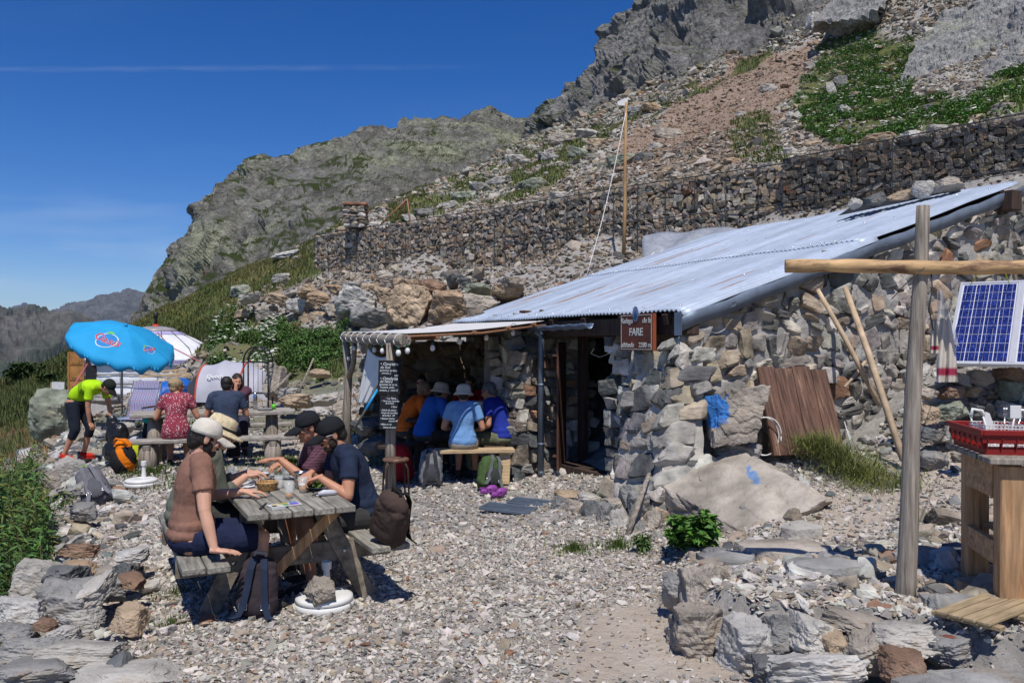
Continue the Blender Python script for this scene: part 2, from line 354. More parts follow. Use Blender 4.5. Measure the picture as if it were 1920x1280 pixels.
# drop to the left
for x, y, z in [(-3.2, 4.2, -.35), (-4.1, 6.5, -.4), (-5.4, 9, -.45), (-7.4, 12, -.5), (-9.8, 17, -.5), (-13, 24, -.7), (-17, 30, -1), (-5, 4, -1.6), (-6.5, 6.5, -1.7), (-8, 9, -1.8), (-10, 12, -1.8), (-13, 17, -2), (-17, 24, -2), (-10, 3, -5), (-16, 10, -6), (-24, 20, -7), (-40, 10, -22), (-30, 34, -5), (-60, 20, -42), (-60, 60, -34), (-28, 44, -.5), (-24, 45, .9), (-34, 50, -4.5), (-45, 50, -12), (-110, 60, -80), (-110, 140, -80), (-60, 120, -40), (-20, -20, -14), (-60, -30, -45), (-4, -6, -2)]: cz(x, y, z)
# raised terrace on the right, path, ground at the gable
for x, y, z in [(1.35, 5.5, .30), (1.45, 4.85, .34), (1.9, 4.4, .36), (2.3, 5, .38), (3.2, 5, .4), (2, 6, .28), (3, 6.3, .38), (1.5, 6.6, .12), (4.5, 4.5, .45), (4.5, 6.5, .6), (3, -2, .4), (6, 2, .7), (3, 7.4, .42), (2.1, 7.4, .28), (3.6, 8.2, .6), (4.3, 7.6, .62), (5.5, 8, 1.0), (1.6, 7.7, .1), (2.0, 8.3, .35), (2.7, 9.05, .57), (3.7, 9.5, .62), (4.6, 9.3, .95), (4.6, 10, 1.15), (5.1, 8.6, 1.15), (5.4, 9.4, 1.5), (6.2, 10.5, 1.8), (7, 6, 1.5), (12, 3, 3.5), (20, 0, 6), (30, -20, 8)]: cz(x, y, z)
# under / behind the hut
for x, y, z in [(1.6, 10.4, .3), (1, 12, .3), (0, 14, .6), (3, 12, 1.2), (4.5, 13.5, 2.4), (6.4, 12.3, 3.0), (3.0, 17.5, 3.0), (6.8, 15, 3.9), (8.2, 12.2, 3.5), (11, 10, 3.7), (14, 6, 4.2)]: cz(x, y, z)
# ledge below the gabion wall and the boulder bank
for a in [(600, 530, 37), (700, 522, 35), (850, 514, 32), (1000, 500, 29.5), (1200, 478, 26), (1350, 463, 24.5), (560, 535, 33.5), (760, 526, 30), (960, 503, 26), (1080, 500, 24), (450, 566, 33.5), (400, 650, 27), (560, 622, 28), (700, 612, 26), (850, 600, 23), (480, 690, 25), (600, 700, 22.5), (620, 745, 19.5), (540, 780, 17.5), (700, 700, 20), (420, 600, 34), (372, 722, 31), (300, 728, 30), (340, 740, 27), (385, 742, 24), (398, 738, 26), (360, 738, 29), (388, 722, 30), (600, 445, 44), (500, 500, 52), (400, 548, 52), (300, 592, 60), (560, 505, 40), (480, 552, 42)]: cpx(*a)
for x, y, z in [(3.4, 25.0, 4.5), (6.9, 21.7, 4.5), (8.6, 19.6, 4.5), (10.9, 16.4, 4.5), (5.5, 20.5, 4.2), (7.5, 18, 4.1), (9.3, 15.5, 4.1), (12, 13.5, 4.5)]: cz(x, y, z)
# slope above the gabion
for x, y in [(-8.6, 39.2), (-2, 33.2), (4.5, 27), (8.2, 23.8), (12, 19.2), (15, 15)]: cz(x, y, 6.75)
for a in [(700, 402, 46), (850, 342, 56), (930, 300, 65), (1000, 262, 76), (1000, 320, 45), (1000, 372, 35), (1200, 300, 38), (1200, 205, 60), (1400, 250, 35), (1450, 150, 52), (1540, 95, 60), (1600, 262, 29), (1700, 222, 30), (1700, 140, 45), (1900, 196, 24), (1900, 130, 34), (1800, 100, 46), (1350, 130, 64), (1300, 170, 62), (1100, 225, 76)]: cpx(*a)
for x, y, z in [(12, 85, 26), (16, 72, 26), (24, 72, 32), (34, 72, 38), (18, 95, 24), (30, 90, 36), (45, 85, 48), (70, 60, 70), (60, 35, 42), (40, 25, 24), (60, 0, 30), (30, 12, 11), (0, 110, 17), (40, 120, 80), (90, 110, 100), (-30, 90, 0), (-20, 75, 6), (-10, 100, 9), (110, 20, 80), (130, 130, 140), (-100, 260, -90), (0, 260, -30), (120, 260, 100), (-30, 75, 2)]: cz(x, y, z)
cp = np.array(cp, float)
def _phi(a, b): return np.sqrt(((a[:, None, :2]-b[None, :, :2])**2).sum(-1)+.04)
_K = _phi(cp, cp)+np.eye(len(cp))*.02; _T = np.concatenate([np.ones((len(cp), 1)), cp[:, :2]], 1)
_W = np.linalg.solve(np.block([[_K, _T], [_T.T, np.zeros((3, 3))]]), np.concatenate([cp[:, 2], np.zeros(3)]))
def _z(x, y):
    q = np.stack([x, y], 1); out = np.zeros(len(q))
    for i in range(0, len(q), 20000):
        s = q[i:i+20000]; out[i:i+20000] = _phi(s, cp)@_W[:-3]+_W[-3]+s@_W[-2:]
    return out
# retaining edge of the raised terrace (polyline) and the left rim
RW = np.array([(1.5, 7.4), (1.32, 6.6), (1.12, 6.0), (1.08, 5.55), (1.12, 5.0), (1.25, 4.76), (1.5, 4.62), (1.8, 4.5), (2.1, 4.40), (2.45, 4.12), (3.3, 3.9), (5.5, 3.8)])
RIM = np.array([(-2.6, 3.0), (-2.75, 4.6), (-3.55, 6.5), (-4.8, 9), (-6.8, 12), (-9.2, 17), (-12.2, 24), (-16.5, 31)])
def axis(parts):
    a = [parts[0][0]]
    for lo, hi, st in parts: a += list(np.linspace(lo, hi, max(2, int(round((hi-lo)/st))+1))[1:])
    return np.array(a)
AX = axis([(-320, -60, 10), (-60, -24, 1.5), (-24, -8, .4), (-8, 8, .09), (8, 24, .35), (24, 70, .8), (70, 300, 8)])
AY = axis([(-60, 0, 3), (0, 3.4, .3), (3.4, 13, .09), (13, 30, .2), (30, 90, .6), (90, 320, 8)])
GX, GY = np.meshgrid(AX, AY); gx, gy = GX.ravel(), GY.ravel()
gz = _z(gx, gy)
def rwd(x, y):
    "signed distance to the retaining edge, positive on the raised side"
    best = np.full(len(x), 9.); sg = np.ones(len(x))
    for (x0, y0), (x1, y1) in zip(RW[:-1], RW[1:]):
        dx, dy = x1-x0, y1-y0; t = np.clip(((x-x0)*dx+(y-y0)*dy)/(dx*dx+dy*dy), 0, 1); d = np.hypot(x-x0-t*dx, y-y0-t*dy); k = d < best; best = np.where(k, d, best); sg = np.where(k, np.sign((x-x0)*dy*-1+(y-y0)*dx), sg)
    return best*sg
_m = (gx > -.5) & (gx < 6) & (gy > 1) & (gy < 8); _d = np.full(len(gx), -9.); _d[_m] = rwd(gx[_m], gy[_m])
_low = _m & (_d < .12); _k = np.clip((_d+.02)/.12, 0, 1); _k = _k*_k*(3-2*_k); _f = np.clip((7.2-gy)/.8, 0, 1)*_m
_hi = np.clip(.34-(gy-5.2)*.11, .08, .36)
gz = np.where(_low, gz*(1-_f)+_f*(np.where(_k > 0, _hi*_k, 0)), gz); gz = np.where(_m & (_d >= .12) & (_d < .7) & (gy < 6.5), gz*(_d-.12)/.58+_hi*(.7-_d)/.58, gz)
def gnoise(x, y):
    p = np.stack([x, y, 0*x], 1); d = np.hypot(x, y)
    a = np.clip((d-14)/20, 0, 1); wl = np.interp(x, [-9, 4, 7.7, 12, 16], [38.6, 26.6, 23.4, 18.8, 14.5]); a = a*np.where(np.abs(x-3) < 14, np.clip(np.abs(y-(wl-3))/4-.9, .08, 1), 1)
    a = a*np.clip(np.hypot(x+13.5, y-32)/6-.6, .08, 1)
    return fbm(p*1.1, 3)*.022+fbm(p*4.5+3, 3)*.010*(d < 16)+a*(fbm(p*.25, 4)*.45*np.clip((y-24)/20, .15, 1.3)+ridged(p*A(.5, .5, 1)+9, 3)*.12*np.clip((y-24)/10, 0, 1))
gz = gz+gnoise(gx, gy)
GZ = gz.reshape(GX.shape)
def zg(x, y):
    x = np.atleast_1d(np.asarray(x, float)); y = np.atleast_1d(np.asarray(y, float))
    i = np.clip(np.searchsorted(AX, x)-1, 0, len(AX)-2); j = np.clip(np.searchsorted(AY, y)-1, 0, len(AY)-2)
    u = (x-AX[i])/(AX[i+1]-AX[i]); v = (y-AY[j])/(AY[j+1]-AY[j])
    return (1-u)*(1-v)*GZ[j, i]+u*(1-v)*GZ[j, i+1]+(1-u)*v*GZ[j+1, i]+u*v*GZ[j+1, i+1]
def zgs(x, y): return float(zg(x, y)[0])
def proj(x, y, z): y = np.maximum(y, .1); return 960+F0*x/y, 640-F0*(z-H0)/y
def inpoly(px, py, poly):
    poly = np.asarray(poly, float); r = np.zeros(len(px), bool); n = len(poly)
    for i in range(n):
        (x0, y0), (x1, y1) = poly[i], poly[(i+1) % n]
        if y0 == y1: continue
        r ^= ((y0 > py) != (y1 > py)) & (px < (x1-x0)*(py-y0)/(y1-y0)+x0)
    return r
def rimx(y): return np.interp(y, RIM[:, 1], RIM[:, 0])
def cover(x, y, z):
    """land cover: grass, sand, brown scree weights at points on the ground (edges roughened by noise)"""
    p3 = np.stack([x, y, 0*x], 1); px, py = proj(x, y, z); f = y > 2
    wob = np.clip(y/40, .1, 1)
    sx_ = px+fbm(p3*.5/wob[:, None]*.5, 3)*26; sy_ = py+fbm(p3*.5/wob[:, None]*.5+40, 3)*16
    n = fbm(p3*.35+5, 4); nn = fbm(p3*1.3+9, 3)
    g = np.zeros(len(x)); jit = [(0, 0)]+[(math.cos(q)*r_, math.sin(q)*r_) for r_ in (22, 44) for q in np.arange(0, 6.2, 1.05)]
    soft = lambda poly: sum(inpoly(sx_+a_, sy_+b_*.5, poly).astype(float) for a_, b_ in jit)/len(jit)
    g = np.maximum(g, (x < rimx(y)-.25-np.clip((y-8)*.12, 0, 1)-nn*.5)*1.0*(y < 60))
    g = np.maximum(g, (f & (y > 37) & inpoly(sx_, sy_, [(0, 700), (220, 620), (270, 560), (600, 380), (600, 520), (480, 560), (330, 640), (230, 700)]))*.95)
    g = np.maximum(g, f*inpoly(sx_, sy_, [(320, 640), (400, 610), (450, 570), (560, 625), (640, 640), (650, 715), (560, 705), (520, 730), (460, 720), (380, 680)])*(y < 38)*(y > 16)*.9)
    g = np.maximum(g, f*inpoly(sx_, sy_, [(1490, 175), (1560, 70), (1640, 50), (1730, 95), (1700, 190), (1820, 180), (1930, 110), (1930, 205), (1760, 245), (1560, 280), (1500, 240)])*(y > 20)*1.0)
    g = np.maximum(g, f*inpoly(sx_, sy_, [(1360, 230), (1440, 215), (1480, 300), (1380, 300)])*(y > 20)*(nn > 0)*.9)
    up = (y > 27) & f
    g = np.maximum(g, up*inpoly(sx_, sy_, [(600, 470), (600, 380), (1010, 240), (1250, 180), (1400, 120), (1580, 0), (1700, -60), (1500, 60), (1420, 130), (1300, 180), (1160, 260), (1080, 330), (960, 380), (740, 420), (640, 470)])*np.clip((n+.22)*4, 0, 1)*.95)
    g = np.maximum(g, f*((y > 14) & (y < 27) & (x < 0) & (x > rimx(y)))*np.clip((n-.12)*4, 0, 1)*.6)
    s = f*soft([(1040, 1290), (1060, 1170), (1100, 1125), (1250, 1125), (1310, 1190), (1460, 1290)])*1.0
    s = np.maximum(s, f*soft([(540, 830), (540, 785), (640, 775), (760, 800), (740, 860), (700, 880), (640, 850)])*(y < 20)*.95)
    s = np.maximum(s, f*soft([(1440, 1030), (1500, 930), (1600, 880), (1720, 840), (1930, 840), (1930, 960), (1740, 960), (1640, 1010), (1560, 1035)])*(y < 12)*.9)
    s = np.maximum(s, f*soft([(960, 1010), (1100, 990), (1260, 1060), (1250, 1120), (1090, 1060)])*(y < 12)*.5)
    s = np.maximum(s, f*(x < -3)*(x > rimx(y)+.6)*(y > 8)*(y < 22)*np.clip(.5-g, 0, 1)*.4)
    b = up*inpoly(sx_, sy_, [(1190, 330), (1160, 280), (1280, 190), (1400, 100), (1530, 90), (1500, 160), (1440, 260), (1400, 310)])*1.0
    return g, s, b
cg, cs_, cb_ = cover(gx, gy, gz)
mb = MB(); mb.grid(np.stack([GX, GY, GZ], -1), col=np.stack([cg, cs_, cb_], 1))
def ground_mat():
    m = bpy.data.materials.new('ground'); m.use_nodes = True; nt = m.node_tree; L = nt.links.new; b = nt.nodes['Principled BSDF']
    g = _n(nt, 'NewGeometry'); at = _n(nt, 'Attribute', attribute_name='Col'); sp = _n(nt, 'SeparateColor'); L(at.outputs['Color'], sp.inputs[0])
    def noise(sc, det=8, ro=.6):
        n = _n(nt, 'TexNoise'); n.inputs['Scale'].default_value = sc; n.inputs['Detail'].default_value = det; n.inputs['Roughness'].default_value = ro; L(g.outputs['Position'], n.inputs['Vector']); return n.outputs[0]
    def ramp(fac, stops):
        r = _n(nt, 'ValToRGB'); L(fac, r.inputs[0]); e = r.color_ramp.elements
        for i, (p_, c) in enumerate(stops):
            if i > 1: e.new(p_)
            e[i].position = p_; e[i].color = (*c, 1)
        return r.outputs[0]
    def mix(f, a, c):
        x = _n(nt, 'MixRGB'); L(f, x.inputs[0]); L(a, x.inputs[1]); L(c, x.inputs[2]); return x.outputs[0]
    vo = _n(nt, 'TexVoronoi'); vo.inputs['Scale'].default_value = 9; L(g.outputs['Position'], vo.inputs['Vector']); vb = _n(nt, 'RGBToBW'); L(vo.outputs['Color'], vb.inputs[0])
    peb = ramp(noise(9), [(.25, (.29, .27, .25)), (.5, (.40, .375, .345)), (.75, (.50, .47, .43))])
    hs = _n(nt, 'MixRGB', blend_type='MULTIPLY'); hs.inputs[0].default_value = .35; L(peb, hs.inputs[1]); L(vb.outputs[0], hs.inputs[2])
    sand = ramp(noise(3), [(.3, (.46, .385, .31)), (.7, (.58, .50, .415))])
    brown = ramp(noise(2.2), [(.3, (.20, .135, .10)), (.7, (.34, .26, .2))])
    gr = ramp(noise(.9), [(.3, (.045, .07, .02)), (.45, (.08, .10, .03)), (.6, (.13, .13, .045)), (.8, (.17, .12, .07))])
    c = mix(sp.outputs[2], hs.outputs[0], brown); c = mix(sp.outputs[1], c, sand); c = mix(sp.outputs[0], c, gr)
    L(c, b.inputs['Base Color']); b.inputs['Roughness'].default_value = .95; b.inputs['Specular IOR Level'].default_value = .15
    bp = _n(nt, 'Bump'); bp.inputs['Strength'].default_value = .9; bp.inputs['Distance'].default_value = .05; L(noise(14, 10, .7), bp.inputs['Height']); L(bp.outputs[0], b.inputs['Normal'])
    return m
tag(mb.build('ground', ground_mat()), kind='structure')
# ---------------- crags and far mountains
def rock_mat(name, c1, c2, lichen, lo=.5, hi=.66, sc=.5, grass=True, bump=1.0, bd=.6, rust=None, gcol=(.10, .13, .035), st=(1, 1, 1), gl=.62):
    m = bpy.data.materials.new(name); m.use_nodes = True; nt = m.node_tree; L = nt.links.new; b = nt.nodes['Principled BSDF']
    g = _n(nt, 'NewGeometry'); mp = _n(nt, 'Mapping'); mp.inputs['Scale'].default_value = st; L(g.outputs['Position'], mp.inputs[0])
    def noise(s, det=10, ro=.65, o=0):
        n = _n(nt, 'TexNoise'); n.inputs['Scale'].default_value = s; n.inputs['Detail'].default_value = det; n.inputs['Roughness'].default_value = ro
        if o: q = _n(nt, 'Mapping'); q.inputs['Location'].default_value = (o, o, o); L(mp.outputs[0], q.inputs[0]); L(q.outputs[0], n.inputs['Vector'])
        else: L(mp.outputs[0], n.inputs['Vector'])
        return n.outputs[0]
    def mr(f, a, c, x=0, y=1):
        r = _n(nt, 'MapRange'); r.inputs[1].default_value = a; r.inputs[2].default_value = c; r.inputs[3].default_value = x; r.inputs[4].default_value = y; L(f, r.inputs[0]); return r.outputs[0]
    def mix(f, a, c):
        x = _n(nt, 'MixRGB'); L(f, x.inputs[0])
        if isinstance(a, tuple): x.inputs[1].default_value = (*a, 1)
        else: L(a, x.inputs[1])
        if isinstance(c, tuple): x.inputs[2].default_value = (*c, 1)
        else: L(c, x.inputs[2])
        return x.outputs[0]
    c = mix(mr(noise(sc*2.2), .35, .65), c1, c2); c = mix(mr(noise(sc*.45, o=7), lo, hi), c, lichen)
    if rust: c = mix(mr(noise(sc*.5, o=31), .60, .66), c, rust)
    dk = _n(nt, 'MixRGB', blend_type='MULTIPLY'); dk.inputs[0].default_value = 1; L(c, dk.inputs[1]); L(mr(noise(sc*9, 8, .75), .3, .7, .38, 1.55), dk.inputs[2]); c = dk.outputs[0]
    if grass:
        s = _n(nt, 'SeparateXYZ'); L(g.outputs['Normal'], s.inputs[0]); up = mr(s.outputs[2], gl, gl+.14)
        mu = _n(nt, 'Math', operation='MULTIPLY'); L(up, mu.inputs[0]); L(mr(noise(sc*1.1, o=3), .42, .52), mu.inputs[1]); c = mix(mu.outputs[0], c, gcol)
    L(c, b.inputs['Base Color']); b.inputs['Roughness'].default_value = .95; b.inputs['Specular IOR Level'].default_value = .15
    bp = _n(nt, 'Bump'); bp.inputs['Strength'].default_value = bump; bp.inputs['Distance'].default_value = bd; L(noise(sc*3, 12, .72), bp.inputs['Height']); L(bp.outputs[0], b.inputs['Normal'])
    return m
def sheet(cols, nu, nv, skirt=0):
    """cols: list of columns, each a list of world points from foot to crest; smooth lofted surface nu x nv"""
    cs = []
    for c in cols:
        c = np.array(c); t = np.concatenate([[0], np.cumsum(np.linalg.norm(np.diff(c, axis=0), axis=1))]); t /= t[-1]
        u = np.linspace(0, 1, nv); cs.append(np.stack([np.interp(u, t, c[:, k]) for k in range(3)], 1))
    cs = np.array(cs); x = np.linspace(0, len(cs)-1, nu); i = np.clip(x.astype(int), 0, len(cs)-2); f = (x-i)[:, None, None]
    return cs[i]*(1-f)+cs[i+1]*f      # nu x nv x 3
def rough(G, amp, sc, strata=(.3, .2, .9), sa=.35, seed=0, fa=1.0, fmin=.5, big=1.0, side=0):
    du = np.gradient(G, axis=0); dv = np.gradient(G, axis=1); N = nrm(np.cross(du, dv)).reshape(-1, 3)
    if N[:, 1].mean() > 0: N = -N
    p = G.reshape(-1, 3)
    d = fbm(p*sc+seed, 5, .5)*.8+ridged(p*sc*2.1+seed+4, 4)*.25
    s = nrm(A(*strata)); q = p@s
    w_ = np.stack([q*sc*5+fbm(p*sc*1.5, 3)*1.2, p[:, 0]*sc*.5, p[:, 2]*sc*.5], 1)
    d = d+sa*.45*ridged(w_+seed, 3)
    wp = p*sc+np.stack([fbm(p*sc*1.3+3, 3), fbm(p*sc*1.3+13, 3), fbm(p*sc*1.3+23, 3)], 1)*.35; Rf = frame(s)
    for k_, a_ in ((.8, 1.0*big), (2.1, .62*big), (5.2, .30), (12, .13)): fv, fe = facet((wp@Rf)*A(1, 1, 1.35)*k_, int(seed)+3); d = d+fa*a_*(fv*np.clip(fe*3.5, 0, 1)-.22*np.clip(1-fe*6, 0, 1))
    fade = np.clip(1.3-np.abs(N[:, 2])*1.0, fmin, 1)
    if side: fade = fade*np.repeat(np.clip(.25+np.linspace(0, 1, G.shape[0])/side*.75, .25, 1), G.shape[1])
    out = p+N*(d*amp*fade)[:, None]
    return out.reshape(G.shape)
def crag(name, cols, nu, nv, amp, sc, mt, **k):
    G = rough(sheet(cols, nu, nv), amp, sc, **k); m_ = MB(); m_.grid(G, smooth=False); return m_.build(name, mt)
mt_crag = rock_mat('crag_rock', (.24, .23, .20), (.54, .52, .46), (.54, .55, .39), lo=.48, hi=.58, sc=.16, bd=4, bump=1.0, rust=(.26, .15, .10), gl=.66)
base = [(225, 650, 80), (260, 625, 78), (300, 605, 74), (400, 560, 64), (500, 512, 60), (600, 455, 60), (700, 425, 64), (850, 362, 76), (940, 305, 92), (1030, 262, 118), (1080, 250, 130)]
crest = [(232, 612, 92), (262, 556, 92), (306, 458, 94), (385, 386, 98), (480, 302, 104), (600, 268, 108), (745, 222, 116), (835, 215, 124), (915, 200, 132), (1008, 225, 142), (1080, 235, 150)]
midb = [(4, -3), (0, -4), (-12, -5), (-16, -6), (-6, -8), (20, -6), (20, -6), (10, -4), (6, -2), (0, 0), (0, 0)]
cols = []
for b_, t_, (mx_, my_) in zip(base, crest, midb):
    bb, tt = P(*b_), P(*t_); Ym = b_[2]*.45+t_[2]*.55
    cols.append([bb+A(0, 0, -5), bb, P((b_[0]*.55+t_[0]*.45)+mx_*.4, b_[1]*.58+t_[1]*.42, b_[2]*.62+t_[2]*.38+my_*.6), P(b_[0]*.25+t_[0]*.75, b_[1]*.22+t_[1]*.78, b_[2]*.35+t_[2]*.65-2), tt, tt+A(3, 25, -6), tt+A(8, 60, -30)])
tag(crag('mountain', cols, 480, 280, 2.9, .06, mt_crag, strata=(.55, .1, .75), sa=.9, fa=1.1, fmin=.5, big=1.3, side=.3), kind='structure')
mt_cliff = rock_mat('cliff_rock', (.22, .21, .20), (.50, .48, .45), (.44, .45, .33), lo=.55, hi=.68, sc=.22, bd=2.5, gl=.66)
base = [(985, 275, 130), (1035, 252, 92), (1100, 228, 84), (1200, 196, 72), (1300, 156, 66), (1400, 112, 64), (1500, 62, 62), (1590, 10, 62), (1760, -60, 62), (1950, -90, 64)]
crest = [(1000, 222, 150), (1046, 193, 120), (1088, 150, 112), (1150, 62, 104), (1212, -5, 100), (1300, -120, 100), (1450, -240, 102), (1600, -340, 104), (1800, -400, 108), (2100, -450, 110)]
cols = []
for b_, t_ in zip(base, crest):
    bb, tt = P(*b_), P(*t_)
    cols.append([bb+A(0, 0, -5), bb, P(b_[0]*.5+t_[0]*.5-2, b_[1]*.52+t_[1]*.48, b_[2]*.6+t_[2]*.4-3), tt, tt+A(6, 20, -4), tt+A(15, 60, -20)])
tag(crag('cliff', cols, 380, 270, 2.0, .09, mt_cliff, strata=(.75, .1, .65), sa=.8, seed=11, big=1.8), kind='structure')
# slabby outcrops on the right
mt_slab = rock_mat('slab_rock', (.22, .215, .21), (.38, .37, .35), (.31, .32, .24), lo=.56, hi=.68, sc=.6, bd=.25, gl=.80, gcol=(.06, .085, .02))
def outcrop(cols, nu, nv, amp, sc, seed, st):
    cc = []
    for pts in cols: cc.append([P(*q) for q in pts])
    tag(crag('rock_outcrop', cc, nu, nv, amp, sc, mt_slab, strata=st, sa=1.0, seed=seed, fmin=.9, fa=.65), kind='structure')
outcrop([[(1660, 196, 41), (1668, 176, 40), (1690, 150, 42), (1715, 95, 46), (1760, 40, 50), (1800, -10, 53), (1830, -60, 58)],
         [(1730, 205, 38), (1735, 180, 37), (1760, 140, 40), (1790, 80, 44), (1830, 30, 47), (1860, -20, 50), (1890, -80, 56)],
         [(1800, 205, 35), (1800, 182, 34), (1830, 140, 37), (1860, 90, 40), (1890, 40, 44), (1910, -20, 47), (1930, -90, 54)],
         [(1870, 180, 33.5), (1868, 150, 33), (1890, 110, 36), (1920, 60, 38), (1950, 10, 42), (1970, -50, 46), (2000, -90, 52)],
         [(1980, 140, 32), (1980, 110, 32), (2000, 60, 35), (2040, 10, 38), (2060, -30, 42), (2080, -80, 46), (2100, -120, 52)]], 200, 200, .42, .42, 3, (.62, -.2, .72))
outcrop([[(1628, 120, 56), (1640, 98, 54), (1660, 60, 57), (1690, 20, 60), (1710, -30, 64)],
         [(1660, 128, 54), (1672, 104, 52), (1700, 60, 55), (1730, 10, 58), (1750, -40, 62)],
         [(1695, 130, 53), (1708, 100, 51), (1735, 60, 53), (1760, 10, 56), (1790, -50, 60)]], 90, 110, .5, .4, 7, (.62, -.2, .72))
outcrop([[(1520, 62, 60), (1530, 40, 58), (1560, 5, 60), (1580, -40, 64)],
         [(1580, 66, 58), (1595, 40, 56), (1620, 0, 58), (1650, -50, 62)],
         [(1640, 50, 57), (1650, 25, 55), (1670, -10, 57), (1690, -60, 60)]], 80, 80, .6, .35, 9, (.6, -.2, .72))
# far ridges across the valley
mt_f1 = rock_mat('far_slope', (.10, .095, .085), (.17, .145, .13), (.055, .07, .045), lo=.45, hi=.6, sc=.006, grass=False, bd=12, bump=.8)
mt_f2 = rock_mat('far_peaks', (.09, .09, .09), (.15, .145, .14), (.07, .075, .06), sc=.003, grass=False, bd=30, bump=.8)
def farm(pts, Yt, Yb, pb, amp, sc, mt, nu=220, nv=90, seed=0):
    cols = []
    for px, py in pts: cols.append([P(px-20, pb+60, Yb*.8), P(px, pb, Yb), P(px+3, (py+pb)/2-4, (Yt+Yb)/2), P(px, py, Yt), P(px, py+60, Yt*1.2)])
    tag(crag('mountain', cols, nu, nv, amp, sc, mt, strata=(1, .2, .2), sa=.3, seed=seed, fa=1.0, fmin=1), kind='structure')
farm([(-160, 566), (-60, 580), (0, 592), (45, 597), (95, 603), (140, 612), (180, 625), (260, 648), (420, 690)], 1500, 800, 800, 42, .004, mt_f1, seed=2)
farm([(-150, 600), (-40, 582), (0, 585), (22, 578), (46, 568), (60, 577), (84, 590), (110, 600), (200, 640)], 5200, 3400, 660, 38, .0022, mt_f2, seed=5)
farm([(60, 606), (86, 589), (100, 586), (130, 576), (165, 563), (190, 553), (215, 548), (240, 545), (262, 548), (330, 560), (500, 600)], 3600, 2200, 680, 34, .003, mt_f2, seed=8)
# ================= loose rock
def scat(n, xr, yr, pred=None):
    x = rng.uniform(*xr, n); y = rng.uniform(*yr, n)
    if pred is not None: k = pred(x, y); x, y = x[k], y[k]
    return x, y
def rwdist(x, y):   # >0 on the raised side of the retaining wall
    return rwd(x, y)
def gravel(name, x, y, s, warm, dark, pale, rust, flat=1.0, label=None, tilt=.35, mat='gravel', sink=.2, lib=LO, tint=(1, 1, 1)):
    n = len(x); z = zg(x, y); pos = np.stack([x, y, z+s*.16*(1-sink)], 1)
    m = MB(); scl = s[:, None]*rng.uniform(.7, 1.2, (n, 3))*A(1, 1, flat)
    m.inst(lib, pos, scl, rotsmall(n, tilt), rockpal(n, warm, dark, pale, rust)*A(*tint)); o = m.build(name, M_[mat]); tag(o, label or name.replace('_', ' '), name.replace('_', ' '), kind='stuff'); return o
def hutfree(x, y):   # not inside the hut
    s_ = (x-1.9)*.894+(y-8.56)*.447; t_ = -(x-1.9)*.447+(y-8.56)*.894
    return ~((s_ > .1) & (t_ > -.1) & (t_ < 6.4) & (s_ < 6))
def covg(x, y): return cover(x, y, zg(x, y))
# yard gravel
def p1(x, y):
    g, s_, b = covg(x, y); infr = np.abs(x) < y*.64+.4
    return infr & (rng.random(len(x)) < np.where(np.abs(rwdist(x, y)-.03) < .09, .3, 1)) & (x > rimx(y)-.3) & hutfree(x, y) & (rng.random(len(x)) < (1-s_*.93)*(1-g*.7)) & ~((x > 3.2) & (y > 9)) 
x, y = scat(135000, (-4, 5), (3.9, 8.2), p1); s = rng.lognormal(math.log(.026), .46, len(x))*np.where(rwdist(x, y) > 0, 1.15, 1)
gravel('gravel', x, y, s, .17, .02, .5, .012, flat=.8, tint=(1.07, 1.03, .99), label='pale grey angular gravel covering the yard in front of the hut')
x, y = scat(56000, (-9, 8), (8.2, 16), p1); s = rng.lognormal(math.log(.045), .38, len(x))
gravel('gravel', x, y, s, .2, .02, .48, .012, tint=(1.07, 1.03, .99), label='pale stony gravel further back by the stone hut and tables')
# coarser rubble at left rim, below boulder bank, beside the gable, lower right
def prim(x, y): d = x-rimx(y); return (d > -.35-np.clip((y-8)*.12, 0, 1)) & (d < .9+.0*y) & (rng.random(len(x)) < np.clip(1-d, .1, 1))
x, y = scat(16000, (-11, 0), (3.8, 19), prim); s = rng.lognormal(math.log(.09), .45, len(x))*np.clip(y/8, .9, 1.7)
gravel('rubble', x, y, s, .3, .15, .35, .03, label='coarse rubble along the rim of the yard at left', lib=MID, mat='stone', flat=.5)
x, y = scat(9500, (1.2, 9), (4, 11), lambda x, y: (rwdist(x, y) > .10) & hutfree(x, y) & (rng.random(len(x)) < np.where(covg(x, y)[1] > .3, .05, .7))); s = rng.lognormal(math.log(.07), .5, len(x))
gravel('rubble', x, y, s, .38, .12, .3, .02, label='loose brown and grey rubble on the raised ground at right', lib=MID, mat='stone', flat=.5)
# mid distance banks and slopes
def pm(x, y): g, s_, b = covg(x, y); return (x < y*.95) & (x > -y*.66) & hutfree(x, y) & (x > rimx(y)-.3) & (rng.random(len(x)) < (1-g*.85)*(1-s_*.7))
x, y = scat(38000, (-14, 15), (11, 38), lambda x, y: pm(x, y) & ((y > 15) | (x > 7))); s = rng.lognormal(math.log(.11), .5, len(x))*np.clip(y/22, .7, 1.4)
gravel('rubble', x, y, s, .45, .08, .25, .02, label='brown rubble on the ledge and bank below the gabion wall', flat=.8, tint=(.86, .8, .74))
def ps(x, y):
    g, s_, b = covg(x, y); wl = np.interp(x, [-9, 4, 7.7, 12, 16], [38.6, 26.6, 23.4, 18.8, 14.5])
    return (y > wl+.5) & (np.abs(x) < y*.66) & (rng.random(len(x)) < (1-g*.8)*np.clip(1-b*.2, 0, 1))
x, y = scat(130000, (-14, 42), (18, 78), ps); s = rng.lognormal(math.log(.145), .5, len(x))*np.clip(y/34, .75, 2.0)
b = covg(x, y)[2]; s = s*(1-.5*b)
k = b > .5
gravel('scree', x[k], y[k], s[k], .6, .1, .15, .04, label='fine brown scree tongue on the slope under the cliff', tint=(.86, .74, .64))
